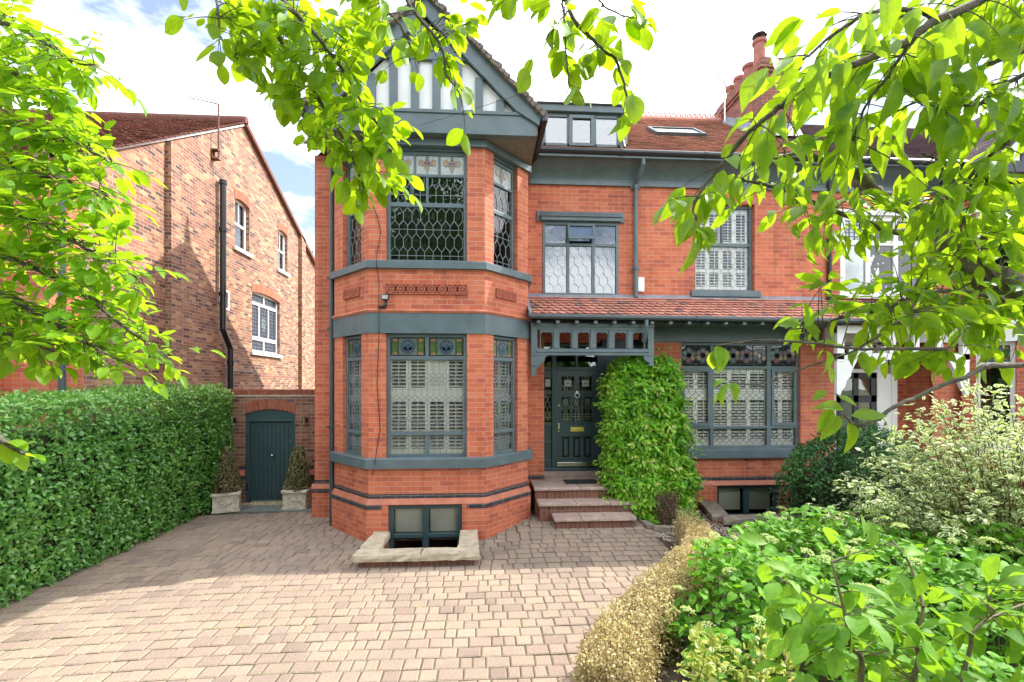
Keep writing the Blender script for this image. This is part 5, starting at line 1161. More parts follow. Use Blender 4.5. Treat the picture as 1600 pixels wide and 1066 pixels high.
b = MB(DM2); b.box(d0-.14, d0, 0, .1, .4, 3.4); b.box(d1, d1+.1, 0, .1, .4, 3.4); b.box(d1+.32, d1+.45, 0, .1, .4, 3.4); b.box(d0, d1, 0, .1, 2.72, 2.80); b.box(d1+.1, d1+.32, .01, .08, .4, 2.7); b.box(d0, d1+.4, 0, .1, 3.3, 3.4); b.box(7.0, d0-.14, .05, .1, .4, 3.4)
f_ = b.build('door_frame', MT['white'], rh, bevel=.006); b = MB(DM2); b.box(d0-.0, d1+.4, .05, .055, 2.8, 3.3); b.build('pane', MT['gldark'], f_); room(DM2, (d0,d1,.5,3.3), .12, f_, .5)
b = MB(DM2); m = (d0+d1)/2
b.box(d0,d0+.12,.02,.06,.5,2.72); b.box(d1-.12,d1,.02,.06,.5,2.72); b.box(m-.06,m+.06,.02,.06,.5,2.72); b.box(d0,d1,.02,.06,2.6,2.72); b.box(d0,d1,.02,.06,2.1,2.25); b.box(d0,d1,.02,.06,.5,1.35); b.build('front_door', MT['black'], rh, bevel=.005)
b = MB(DM2); b.box(d0+.12,m-.06,.035,.04,1.35,2.6); b.box(m+.06,d1-.12,.035,.04,1.35,2.6); b.build_split('pane', MT['gldark'], rh)
tiles((PX1, 8.20, 3.64), (1,0,0), ps, .75, pl_, .15, .125, MT['tile'], 'pent_roof', rh, scal=True); tiles((PX1+.75, 8.20, 3.64), (1,0,0), ps, 1.75, pl_, .15, .125, MT['slate'], 'pent_roof', rh)
b = MB(); b.tube([(PX1,8.15,3.62),(9.3,8.15,3.6)], .05, 10); b.build('gutter', MT['black'], rh)
tiles((PX1, 8.70, 6.80), (1,0,0), rs, 7.2, rl, .168, .10, MT['slate'], 'main_roof', rh)
b = MB(); b.prism([(9.3,6.3),(13.6,6.3),(13.6,6.6),(11.45,8.6),(9.3,6.6)], 8.0, 8.06); b.build('gable', MT['plaster'], rh)
tiles((9.15, 11.2, 6.5), (0,-1,0), (.73,0,.68), 3.3, 3.15, .168, .1, MT['slate'], 'gable_roof', rh); tiles((13.75, 7.9, 6.5), (0,1,0), (-.73,0,.68), 3.3, 3.15, .168, .1, MT['slate'], 'gable_roof', rh)
b = MB()
for k in range(7): x = 9.7+k*.55; b.box(x, x+.12, 7.97, 8.01, 6.5, 8.4-abs(x+.06-11.45)*.93)
b.box(9.3,13.6,7.95,8.02,6.3,6.5); b.build('gable_timber', MT['black'], rh)
b = MB(); b.tube([(6.86,9.0,6.7),(6.86,9.0,3.9)], .045, 10); b.build('downpipe', MT['black'], rh)
# ================================================================== planters and topiary
pt = thing('planter', (0,0,0), 'aged square stone planter with swag panels, right of the gate', 'planter', 'stone planters by the gate')
b = MB(); h = .38
b.box(-.21,.21,-.21,.21,.02,.31); b.box(-.235,.235,-.235,.235,0,.04)
for i in range(4):
    a = i*math.pi/2; b.M = Matrix.Rotation(a, 4, 'Z')
    b.box(-.21,.21,-.222,-.21,.27,.31); b.box(-.21,.21,-.222,-.21,.04,.07); b.box(-.222,-.185,-.222,-.21,.04,.31); b.box(.185,.21,-.222,-.21,.04,.31)
    b.box(-.15,.15,-.217,-.21,.095,.102); b.box(-.15,.15,-.217,-.21,.243,.25); b.box(-.155,-.148,-.217,-.21,.095,.25); b.box(.148,.155,-.217,-.21,.095,.25)
    b.prism([(-.10+.2*k/8, .185-.035*math.sin(math.pi*k/8)) for k in range(9)]+[(.10-.2*k/8, .185+.012*math.sin(math.pi*k/8)) for k in range(9)], -.235, -.21)
b.M = I4; b.build('planter_box', MT['planter'], pt, bevel=.005)
b = MB(); 
for (x0,x1,y0,y1) in ((-.25,.25,-.25,-.19),(-.25,.25,.19,.25),(-.25,-.19,-.19,.19),(.19,.25,-.19,.19)): b.box(x0,x1,y0,y1,.315,.375)
b.build('rim', MT['planter'], pt, bevel=.012); b = MB(); b.box(-.19,.19,-.19,.19,.30,.345); b.build('soil', MT['soil'], pt)
MT['topi'] = leaf_mat('variegated_topiary_leaf', [(.0,(.05,.07,.025)),(.35,(.14,.14,.05)),(.7,(.30,.26,.11)),(1.0,(.46,.40,.22))], (.3,.3,.08), .2, vein=False)
tp = thing('topiary_cone', (0,0,0), 'clipped variegated topiary cone in the planter right of the gate', 'topiary shrub', 'topiary cones by the gate')
n = 3600; t = RNG.uniform(0,1,n)**.75; t = 1-t; ang = RNG.uniform(0,2*math.pi,n); rad = (.215*(1-t)**.8+.045)*(1+.10*vnoise(np.stack([np.cos(ang)*3,np.sin(ang)*3,t*9],1),1.0))*RNG.uniform(.82,1.04,n)
pos = np.stack([rad*np.cos(ang), rad*np.sin(ang), .36+t*.88],1); o_ = np.stack([np.cos(ang),np.sin(ang),.3+0*ang],1)
leaf_mesh('foliage', MT['topi'], tp, 'small', pos, o_*.5+rvec(n)+np.array([0,0,.5]), o_+rvec(n)*.7, RNG.uniform(.026,.045,n))
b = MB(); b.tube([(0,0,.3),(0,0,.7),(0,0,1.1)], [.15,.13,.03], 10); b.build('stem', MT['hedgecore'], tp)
pt.location = tp.location = (-3.72, 9.80, .012)
p2 = copy_tree(pt); t2 = copy_tree(tp); p2.location = t2.location = (-5.02, 9.62, .012); p2.rotation_euler.z = R(22); t2.rotation_euler.z = R(80)
tag(p2, 'aged square stone planter with swag panels, tucked against the hedge'); tag(t2, 'clipped variegated topiary cone in the planter against the hedge')
# ================================================================== vegetation
G_ = dict(
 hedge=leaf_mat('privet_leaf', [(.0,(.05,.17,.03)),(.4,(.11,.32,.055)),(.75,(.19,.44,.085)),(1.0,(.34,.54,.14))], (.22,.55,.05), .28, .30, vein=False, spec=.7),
 tan=leaf_mat('dead_box_leaf', [(.0,(.24,.16,.07)),(.3,(.48,.37,.17)),(.8,(.70,.60,.36)),(1.0,(.48,.46,.16))], (.55,.42,.15), .22, .65, vein=False, spec=.2),
 climb=leaf_mat('climber_leaf', [(.0,(.07,.23,.012)),(.45,(.17,.44,.022)),(.8,(.32,.58,.035)),(1.0,(.58,.56,.16))], (.32,.62,.03), .28, .35, vein=False, spec=.5),
 dark=leaf_mat('dark_shrub_leaf', [(.0,(.016,.06,.016)),(.5,(.035,.13,.03)),(1.0,(.09,.24,.045))], (.08,.26,.03), .25, .45, vein=False),
 ivy=leaf_mat('ivy_leaf', [(.0,(.010,.035,.014)),(.7,(.028,.085,.028)),(1.0,(.12,.15,.07))], (.05,.15,.03), .2, .4, vein=False),
 dog=leaf_mat('variegated_dogwood_leaf', [(.0,(.09,.19,.05)),(.6,(.16,.31,.09)),(1.0,(.25,.37,.11))], (.42,.58,.10), .38, .55, edge=(.82,.82,.50), vein=False, spec=.25),
 hyd=leaf_mat('hydrangea_leaf', [(.0,(.06,.20,.018)),(.5,(.12,.33,.025)),(1.0,(.20,.45,.04))], (.34,.66,.025), .42, .55, spec=.25),
 mag=leaf_mat('magnolia_leaf', [(.0,(.07,.22,.018)),(.5,(.13,.34,.025)),(1.0,(.20,.43,.04))], (.42,.70,.03), .45, .5, spec=.3),
 euo=leaf_mat('euonymus_leaf', [(.0,(.08,.20,.02)),(.55,(.19,.31,.03)),(1.0,(.48,.50,.14))], (.40,.52,.06), .32, .4, edge=(.55,.55,.12), vein=False),
 cherry=leaf_mat('cherry_leaf', [(.0,(.06,.20,.016)),(.5,(.11,.29,.02)),(1.0,(.17,.36,.03))], (.56,.80,.018), .58, .42, spec=.3),
 hazel=leaf_mat('top_tree_leaf', [(.0,(.08,.22,.012)),(.5,(.13,.32,.018)),(1.0,(.20,.40,.025))], (.54,.76,.012), .58, .42, spec=.3),
 leftt=leaf_mat('left_tree_leaf', [(.0,(.08,.24,.014)),(.5,(.14,.36,.02)),(1.0,(.22,.44,.03))], (.58,.86,.02), .58, .36, spec=.3),
 far=leaf_mat('far_tree_leaf', [(.0,(.02,.07,.015)),(1.0,(.07,.16,.03))], (.1,.25,.02), .3, .5, vein=False),
 flower=leaf_mat('pale_flower', [(.0,(.48,.62,.16)),(1.0,(.74,.82,.40))], (.6,.7,.2), .3, .6, vein=False),
)
# ---- left hedge
hd = thing('privet_hedge', (-5.9, 6.5, 0), 'tall clipped green privet hedge running along the left side of the drive', 'hedge')
def hedge_cloud(n):
    t = RNG.uniform(0,1,n); y = RNG.uniform(3.0, 10.1, n); kind = RNG.uniform(0,1,n)
    prof = RNG.uniform(0,1,n)
    # profile: face (x=-5.3) from z 0..2.3, rounded shoulder, top
    z = np.where(kind < .70, prof*2.22, 0); x = np.where(kind < .70, -5.28-.10*np.clip((prof-.55)/.45,0,1)**2-.05*(prof < .1), 0); nx_ = np.where(kind < .70, 1.0, 0.0); nz_ = np.where(kind < .70, .12, 1.0)
    a = prof*math.pi/2; sh = (kind >= .70) & (kind < .80)
    x = np.where(sh, -5.58+.20*np.cos(a), x); z = np.where(sh, 2.20+.18*np.sin(a), z); nx_ = np.where(sh, np.cos(a), nx_); nz_ = np.where(sh, np.sin(a), nz_)
    tp = kind >= .80; x = np.where(tp, -5.5-prof*1.0, x); z = np.where(tp, 2.37, z)
    ny_ = 0*x
    end = RNG.uniform(0,1,n) < .07
    x = np.where(end, RNG.uniform(-6.4,-5.3,n), x); z = np.where(end, RNG.uniform(0,2.35,n), z); y = np.where(end, 10.12, y); nx_ = np.where(end, .0, nx_); nz_ = np.where(end, .1, nz_); ny_ = np.where(end, 1.0, ny_)
    x = x+np.interp(y,[3.0,8.0,10.1],[0,0,.16])*np.clip(z/1.2,0,1); z = z*np.interp(y, [3.0,5.5,9.7], [.90,.935,1.015])
    return np.stack([x,y,z],1), np.stack([nx_,ny_,nz_],1)
n = 42000; p, nr = hedge_cloud(n)
dsp = .06*vnoise(p,2.2,1)+.06*vnoise(p,6,2)+RNG.uniform(-.08,.05,n)
gap = vnoise(p,9,5)+.6*vnoise(p,22,7); keep = gap > -.80; dsp = np.where(gap < -.4, dsp-.09, dsp)
p = p+nr*dsp[:,None]; p = p[keep]; nr = nr[keep]; p[:,2] = np.maximum(p[:,2], .03)
m = len(p)
leaf_mesh('foliage', G_['hedge'], hd, 'small', p, nr*.35+rvec(m)*.9+np.array([0,0,-.15]), nr+rvec(m)*.55, RNG.uniform(.045,.082,m), np.clip(RNG.normal(.48,.22,m)+.25*vnoise(p,1.3,3)*.5+.28*(p[:,2] > 2.1),0,1))  # top leaves lighter: highlights along the hedge top put into the colour
b = MB(); b.box(-6.45,-5.44,2.95,10.0,-.1,1.86); b.build('inner_twigs', MT['hedgecore'], hd)  # solid box, its dark colour stands in for the shade inside the hedge
# ---- dead tan box hedge along the drive
th_ = thing('dead_box_hedge', (2.0, 5.4, 0), 'low clipped hedge of dead straw coloured leaves curving along the drive edge', 'hedge')
HP = [Vector(v) for v in ((.80,3.1,0),(1.14,3.75,0),(1.58,4.35,0),(2.10,4.95,0),(2.56,5.5,0),(2.88,6.1,0),(3.04,6.6,0),(3.12,7.05,0))]
def along(t):
    k = t*(len(HP)-1); i = np.clip(k.astype(int),0,len(HP)-2); f = (k-i)[:,None]; A = np.array([tuple(h) for h in HP]); c = A[i]*(1-f)+A[i+1]*f; d = unit(A[i+1]-A[i]); return c, d
n = 42000; t = RNG.uniform(0,1,n)**1.15; c, d = along(t); sd = np.stack([d[:,1],-d[:,0],0*t],1); hw = np.interp(t,[0,1],[.19,.15]); hh = np.interp(t,[0,.5,1],[.58,.55,.38])
k = RNG.uniform(0,1,n); q = RNG.uniform(-1,1,n)
off_ = np.where(k < .36, q*hw, np.where(k < .68, -hw, hw)); z = np.where(k < .36, hh, (q*.5+.5)*hh)
nr = sd*np.where(k < .36, 0, np.where(k < .68, -1, 1))[:,None]+np.array([0,0,1])*np.where(k < .36,1,.15)[:,None]
endm = RNG.uniform(0,1,n) < .07; e0m = endm & (RNG.uniform(0,1,n) < .6); c = np.where(endm[:,None], np.where(e0m[:,None], np.array(tuple(HP[0])), np.array(tuple(HP[-1]))), c); hh = np.where(e0m, .56, hh); nr = np.where(endm[:,None], np.where(e0m[:,None], -np.array([.46,.88,0]), np.array([.2,.95,0])), nr); off_ = np.where(endm, q*hw, off_); z = np.where(endm, RNG.uniform(0,1,n)*hh, z)
p = c+sd*off_[:,None]; p[:,2] = z; p += nr*(.04*vnoise(p,5,2)+.03*vnoise(p,14,3)+RNG.uniform(-.05,.045,n))[:,None]; p[:,2] = np.maximum(p[:,2],.02)
b = MB(); rr = random.Random(12)
for i in rr.sample(range(n), 900):
    q = Vector(p[i]); nn_ = Vector(nr[i]).normalized(); e_ = q+nn_*rr.uniform(.02,.07)+Vector((rr.gauss(0,.02),rr.gauss(0,.02),rr.uniform(0,.03))); b.tube([q-nn_*.08, e_], [.003,.0015], 4)
b.build('twigs', MT['tancore'], th_)
leaf_mesh('foliage', G_['tan'], th_, 'small', p, nr*.7+rvec(n), nr+rvec(n)*.8, RNG.uniform(.015,.034,n), np.clip(RNG.normal(.55,.30,n)+.2*vnoise(p,4,1),0,1))
b = MB()
for i in range(len(HP)-1):
    a, e = HP[i], HP[i+1]; dd = (e-a).normalized(); s2 = Vector((dd.y,-dd.x,0))*.125
    b.hexa([a-s2,a+s2,e+s2,e-s2,a-s2+Vector((0,0,.46-.025*i)),a+s2+Vector((0,0,.46-.025*i)),e+s2+Vector((0,0,.435-.025*i)),e-s2+Vector((0,0,.435-.025*i))])
b.build('inner_twigs', MT['tancore'], th_)
# ---- blob shrub helper
def blob(parent, mat, tpl, C, Rr, n, s0, s1, amp=.18, seed=1, up=.4, inner=.55, zmin=.05, droop=-.2, core=.62, coremat='hedgecore', name='foliage', ymax=None):
    d = rvec(n); d[:,2] = np.abs(d[:,2])*np.where(RNG.uniform(0,1,n) < .78,1,-1); r = RNG.uniform(inner,1.0,n)**.5
    k = 1+amp*vnoise(d*2.2+seed,1.6,seed)+amp*.7*vnoise(d*5+seed,1.4,seed+1)
    p = np.array(C)+d*np.array(Rr)*(r*k)[:,None]; ok = p[:,2] > zmin
    if ymax: ok &= p[:,1] < ymax
    p, d = p[ok], d[ok]; m = len(p)
    o = leaf_mesh(name, G_[mat], parent, tpl, p, d*.5+rvec(m)*.8+np.array([0,0,droop]), d*.7+rvec(m)*.6+np.array([0,0,up]), RNG.uniform(s0,s1,m), np.clip(RNG.normal(.5,.24,m)+.15*vnoise(p,2.5,seed),0,1))
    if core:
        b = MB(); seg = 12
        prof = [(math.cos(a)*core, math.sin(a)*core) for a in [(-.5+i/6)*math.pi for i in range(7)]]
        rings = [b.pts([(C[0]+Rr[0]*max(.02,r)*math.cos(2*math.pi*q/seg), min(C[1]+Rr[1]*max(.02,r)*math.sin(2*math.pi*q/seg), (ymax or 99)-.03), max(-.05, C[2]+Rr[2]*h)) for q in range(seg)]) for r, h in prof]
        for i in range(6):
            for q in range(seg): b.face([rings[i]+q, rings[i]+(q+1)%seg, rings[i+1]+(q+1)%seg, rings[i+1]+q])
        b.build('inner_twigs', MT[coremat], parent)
    return o
# ---- climber by the door
cl = thing('climbing_shrub', (3.0, 8.75, 0), 'bushy light green climbing shrub growing up the wall right of the front door', 'climbing shrub')
n = 12000
z = RNG.uniform(.05,3.0,n); xl = np.interp(z,[0,.35,.9,1.6,2.3,2.8,3.0],[2.40,2.25,2.22,2.24,2.27,2.40,2.55]); xr = np.interp(z,[0,.5,1.2,2.0,2.6,2.85,3.0],[3.88,3.86,3.80,3.72,3.66,3.62,3.5]); yf = np.interp(z,[0,.6,1.5,2.4,3.0],[7.98,8.05,8.22,8.30,8.45])
f = RNG.uniform(-1,1,n); cx = (xl+xr)/2; hw = (xr-xl)/2
x = cx+f*hw; y = yf+(1-np.sqrt(np.maximum(0,1-f**2)))*.7+RNG.uniform(-.05,.10,n)
p = np.stack([x,y,z],1); nr = np.stack([f*.8,-np.sqrt(np.maximum(0,1-f**2))-.2,.3+0*f],1)
p += nr*(.11*vnoise(p,3.2,4)+.09*vnoise(p,8,6))[:,None]
ok = (p[:,1] < 9.02) & (vnoise(p,7,9)+.6*vnoise(p,17,4) > -1.05); p, nr = p[ok], nr[ok]; m = len(p)
leaf_mesh('foliage', G_['climb'], cl, 'lance', p, nr*.5+rvec(m)*.7+np.array([0,0,-.45]), nr+rvec(m)*.75+np.array([0,0,.5]), RNG.uniform(.07,.14,m), np.clip(RNG.normal(.5,.24,m)+.25*(vnoise(p,4,2)),0,1))
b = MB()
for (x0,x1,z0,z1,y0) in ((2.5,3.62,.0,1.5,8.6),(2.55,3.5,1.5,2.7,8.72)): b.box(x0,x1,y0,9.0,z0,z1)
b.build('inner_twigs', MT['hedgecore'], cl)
CLIMB_SHOOTS = True
# ---- half dead clipped box ball
db = thing('dead_box_ball', (3.14, 8.02, 0), 'small clipped box bush gone bare and brown with a few green tips', 'box bush')
b = MB(); rr = random.Random(8)
for i in range(340):
    a, e = rr.uniform(0,6.28), rr.uniform(0,1)**.6; q = Vector((3.14+.20*e*math.cos(a), 8.02+.20*e*math.sin(a), .10)); tpz = rr.uniform(.35,.56); k = q+Vector((rr.uniform(-.05,.05), rr.uniform(-.05,.05), tpz))
    b.tube([q, (q+k)/2+Vector((rr.uniform(-.03,.03),rr.uniform(-.03,.03),0)), k], [.005,.004,.0025], 4)
b.build('branches', MT['twig'], db)
n = 1500; a = RNG.uniform(0,6.28,n); z = RNG.uniform(0,1,n); p = np.stack([3.14+.215*np.cos(a)*np.sqrt(1-.4*z**4), 8.02+.215*np.sin(a)*np.sqrt(1-.4*z**4), .1+z*.55],1)
leaf_mesh('foliage', G_['tan'], db, 'small', p, rvec(n)+np.array([0,0,.5]), rvec(n), RNG.uniform(.012,.022,n), RNG.uniform(0,.45,n))
n = 260; p = np.stack([RNG.uniform(2.95,3.33,n), RNG.uniform(7.83,8.21,n), RNG.uniform(.58,.70,n)],1); leaf_mesh('green_tips', G_['climb'], db, 'small', p, rvec(n)+np.array([0,0,.6]), rvec(n), RNG.uniform(.02,.035,n))
eb = thing('stone_edging', (2.9, 7.5, 0), 'grey stone edging slabs round the small brown bush', 'edging')
for i, pl in enumerate(([(2.80,7.60),(3.06,7.54),(3.09,7.68),(2.82,7.74)], [(3.07,7.54),(3.36,7.60),(3.36,7.74),(3.10,7.68)], [(2.72,7.75),(2.85,7.74),(2.80,8.1),(2.67,8.1)])): rough_stone(pl, .03, .135, eb, 40+i, 'edging_stone', 'well', .006, 5)
# edging stones along the bed, leaning
eb2 = thing('stone_edging', (2.5, 6.1, 0), 'pale broken edging stone half hidden beside the straw coloured hedge', 'edging')
rough_stone([(2.48,6.12),(2.62,6.10),(2.70,6.55),(2.56,6.57)], -.02, .11, eb2, 50, 'edging_stone', 'sand', .01, 5)
# ---- dark shrub, ivy
ds = thing('dark_evergreen_shrub', (6.0, 7.3, 0), 'rounded dark green shrub beneath the neighbouring porch', 'shrub')
blob(ds, 'dark', 'oval', (6.15,7.35,.85), (1.25,.95,.98), 9500, .035,.065, .12, 3, .4, .6)
iv = thing('ivy_plant', (6.6, 8.2, 0), 'dark ivy sprawling over the well wall below the dark shrub', 'ivy')
blob(iv, 'ivy', 'oval', (6.35,8.25,.30), (.95,.62,.75), 3200, .045,.075, .2, 5, .2, .6, ymax=9.0)
# ---- variegated dogwood
dg = thing('variegated_dogwood', (5.6, 5.2, 0), 'large cream edged variegated shrub leaning out over the right garden', 'shrub')
b = MB(); lp, ld, lr = [], [], []; rr = random.Random(21)
base = Vector((6.1,5.2,.0)); tips = []
for i in range(210):
    a = rr.uniform(0,6.28); e = rr.uniform(0,1)**.5
    tp_ = Vector((5.75+1.95*e*math.cos(a), 5.15+1.15*e*math.sin(a), 0)); tp_.z = 2.42-.95*e*e-.55*max(0,(5.4-tp_.x)/1.6)+rr.uniform(-.55,.1)
    q0 = base+Vector((rr.uniform(-.4,.4),rr.uniform(-.4,.4),0)); md = q0.lerp(tp_,.5)+Vector((0,0,.35)); pts = []
    for k in range(9):
        t = k/8; pts.append(q0*(1-t)**2+md*2*t*(1-t)+tp_*t*t+Vector((rr.uniform(-.02,.02),rr.uniform(-.02,.02),rr.uniform(-.02,.02))))
    b.tube(pts, [.006*(1-t/9)+.0015 for t in range(9)], 4)
    for k in range(48):
        t = rr.uniform(.30,1.04); i0 = min(7,int(min(.999,t)*8)); c = pts[i0].lerp(pts[i0+1], min(1,t*8-i0)); dr = (pts[i0+1]-pts[i0]).normalized()
        sd_ = Vector((rr.gauss(0,1),rr.gauss(0,1),rr.gauss(0,.5))).normalized(); lp.append(c+sd_*rr.uniform(.0,.11)); ld.append(dr*.7+sd_*.8+Vector((0,0,-.15)))
b.build('stems', MT['redstem'], dg); n = len(lp)
leaf_mesh('foliage', G_['dog'], dg, 'oval', np.array([tuple(v) for v in lp]), np.array([tuple(v) for v in ld]), rvec(n)*.6+np.array([0,0,1.0]), RNG.uniform(.05,.085,n))
# ---- hydrangea mass
hy = thing('hydrangea_shrub', (3.8, 5.0, 0), 'broad bright green hydrangea with flat pale green flower heads', 'shrub')
n = 15000; x = RNG.uniform(1.2,7.0,n); y = RNG.uniform(2.6,6.6,n)
inside = ((x-4.05)/2.75)**2+((y-4.45)/2.0)**2 < 1+.25*np.sin(x*5)*np.cos(y*4)
edge = np.array([drive_edge(max(2.3,v)) for v in y]); inside &= (y < 4.95+(x-2.3)*.85); inside &= x > edge+.36+.08*np.sin(y*6)
x, y = x[inside], y[inside]; m = len(x); e2 = np.clip(((x-4.05)/2.85)**2+((y-4.45)/2.12)**2,0,1)
h = .88*np.sqrt(1-e2*.80)+.10*np.sin(x*4.1+y)+.10*np.sin(y*5+x*2)+.06*np.sin(x*11+y*7); lay = RNG.uniform(0,1,m)**2.0; p = np.stack([x,y,.12+(h-.12)*(1-lay*.75)],1)
leaf_mesh('foliage', G_['hyd'], hy, 'round', p, np.stack([RNG.normal(0,1,m),RNG.normal(-.2,1,m),RNG.uniform(-.45,.15,m)],1), rvec(m)*.35+np.array([0,-.2,1.0]), RNG.uniform(.06,.125,m), np.clip(RNG.normal(.5,.30,m)+.15*vnoise(p,2,2),0,1))
b = MB(); hp = []; rr = random.Random(4)
for i in range(100):
    k = rr.randrange(m); zt = h[k]+rr.uniform(.03,.17); q = Vector((x[k],y[k],zt)); b.tube([(x[k]+rr.uniform(-.12,.12),y[k]+rr.uniform(-.12,.12),.05),(x[k],y[k],zt*.6),q],[.004,.003,.0025],4); hp.append(q)
for k in rr.sample(range(m), 260): b.tube([(x[k]+rr.uniform(-.15,.15),y[k]+rr.uniform(-.15,.15),.04),(x[k],y[k],p[k][2])],[.006,.004],4)
b.build('stems', MT['green_stem'], hy)
proto = None
for q in hp:                           # flat corymbs of tiny buds
    if proto is None:
        k = 150; r = np.sqrt(RNG.uniform(0,1,k))*.052; a = RNG.uniform(0,6.28,k); pp = np.stack([r*np.cos(a),r*np.sin(a),.018*(1-(r/.052)**2)],1)
        proto = leaf_mesh('flower_head', G_['flower'], None, 'small', pp, rvec(k)*.6+np.array([0,0,.2]), rvec(k)*.5+np.array([0,0,1]), RNG.uniform(.008,.017,k)); o = proto
    else: o = proto.copy(); COL.objects.link(o)
    o.parent = hy; o.location = q-hy.location; s_c = rr.uniform(.8,1.4); o.scale = (s_c,s_c,s_c); o.rotation_euler = (rr.uniform(-.3,.3),rr.uniform(-.3,.3),rr.uniform(0,6))
# ---- leaf twig builder
def catmull(pts, n=6):
    pts = [Vector(p) for p in pts]; P_ = [pts[0]*2-pts[1]]+pts+[pts[-1]*2-pts[-2]]; o = []
    for i in range(1, len(P_)-2):
        for k in range(n):
            t = k/n; a, b_, c, d = P_[i-1], P_[i], P_[i+1], P_[i+2]
            o.append(.5*((2*b_)+(-a+c)*t+(2*a-5*b_+4*c-d)*t*t+(-a+3*b_-3*c+d)*t**3))
    o.append(pts[-1]); return o
class Grow:
    def __init__(s, seed, uv=.45, ut=.0): s.uv = uv; s.ut = ut; s.b = MB(); s.lp, s.ld, s.lu, s.ls = [], [], [], []; s.rr = random.Random(seed); s.nodes = []
    def branch(s, pts, r0, r1, wob=0, seg=7, sm=6):
        q = catmull(pts, sm)
        if wob: q = [q[0]]+[v+Vector((s.rr.uniform(-wob,wob),)*1+(s.rr.uniform(-wob,wob),s.rr.uniform(-wob,wob))) for v in q[1:-1]]+[q[-1]]
        n = len(q); s.b.tube(q, [r0+(r1-r0)*i/(n-1) for i in range(n)], seg); s.nodes += q; return q
    def leaf(s, p, d, size, up=None):
        rr = s.rr; s.lp.append(tuple(p)); s.ld.append(tuple(d)); u = up if up is not None else Vector((rr.gauss(0,s.uv),rr.gauss(0,s.uv)-s.ut,1)); s.lu.append(tuple(u)); s.ls.append(size)
    def twig(s, a, c, size, gap, start=.25, droop=.25, r=.003, sag=.12, spread=.9, tip=True):
        rr = s.rr; a, c = Vector(a), Vector(c); L_ = (c-a).length
        m = (a+c)/2+Vector((rr.uniform(-.1,.1),rr.uniform(-.1,.1),rr.uniform(.0,.12)))*L_+Vector((0,0,sag*L_))
        q = [a*(1-t)**2+m*2*t*(1-t)+c*t*t for t in [i/7 for i in range(8)]]; s.b.tube(q, [r*(1-.6*i/7) for i in range(8)], 5)
        k = max(1, int(L_*(1-start)/gap)); side = rr.choice([-1,1])
        for i in range(k):
            t = start+(1-start)*(i+rr.uniform(.1,.9))/k; j = min(6, int(t*7)); p = q[j].lerp(q[j+1], t*7-j); d = (q[j+1]-q[j]).normalized(); h = d.cross(Vector((0,0,1))); h = h.normalized() if h.length > .1 else Vector((1,0,0))
            side = -side; dr = d*.65+h*side*spread*rr.uniform(.6,1.2)+Vector((rr.gauss(0,.25),rr.gauss(0,.25),-droop+rr.gauss(0,.25))); s.leaf(p+dr.normalized()*.008, dr, size*rr.uniform(.45,1.2))
        if tip:
            d = (q[-1]-q[-2]).normalized(); s.leaf(q[-1], d+Vector((0,0,-droop)), size*rr.uniform(.8,1.15))
    def along(s, q, size, gap, twl, t0=0.0, droop=.25, prob=1.0, r=.0022, spread=.9):
        """side twigs along branch nodes q"""
        acc = 0; n = len(q); side = 1; rr = s.rr
        for i in range(int(t0*(n-1)), n-1):
            acc += (q[i+1]-q[i]).length
            while acc > gap:
                acc -= gap; side = -side
                if rr.random() > prob: continue
                d = (q[i+1]-q[i]).normalized(); h = d.cross(Vector((0,0,1))).normalized(); l = twl*rr.uniform(.5,1.2)
                e = q[i]+(d*.7+h*side*rr.uniform(.4,1)+Vector((rr.gauss(0,.25),rr.gauss(0,.25),rr.gauss(-.1,.35)))).normalized()*l
                s.twig(q[i], e, size, size*.52, .15, droop, r, spread=spread)
    def fill(s, poly, n, y0, y1, size, gap, maxl, droop=.25, r=.003, yfun=None, start=.35):
        rr = s.rr; xs = [p[0] for p in poly]; ys = [p[1] for p in poly]; c = 0; tries = 0
        while c < n and tries < n*40:
            tries += 1; x, y = rr.uniform(min(xs),max(xs)), rr.uniform(min(ys),max(ys)); ins = False; j = len(poly)-1
            for i in range(len(poly)):
                if (poly[i][1] > y) != (poly[j][1] > y) and x < (poly[j][0]-poly[i][0])*(y-poly[i][1])/(poly[j][1]-poly[i][1])+poly[i][0]: ins = not ins
                j = i
            if not ins: continue
            t = P(x, y, rr.uniform(y0, y1)); nn = min(s.nodes, key=lambda v: (v-t).length+.15*max(0,t.z-v.z)); dv = t-nn
            if dv.length > maxl*2.2: 
                continue
            if dv.length > maxl: nn = t-dv.normalized()*maxl
            s.twig(nn, t, size, gap, start, droop, r); c += 1
    def done(s, parent, mat, tpl, bark='bark', wname='branches', lname='leaves'):
        s.b.build(wname, MT[bark], parent, smooth=True); n = len(s.lp)
        leaf_mesh(lname, G_[mat], parent, tpl, np.array(s.lp), np.array(s.ld), np.array(s.lu), np.array(s.ls)); return n
g = Grow(61)
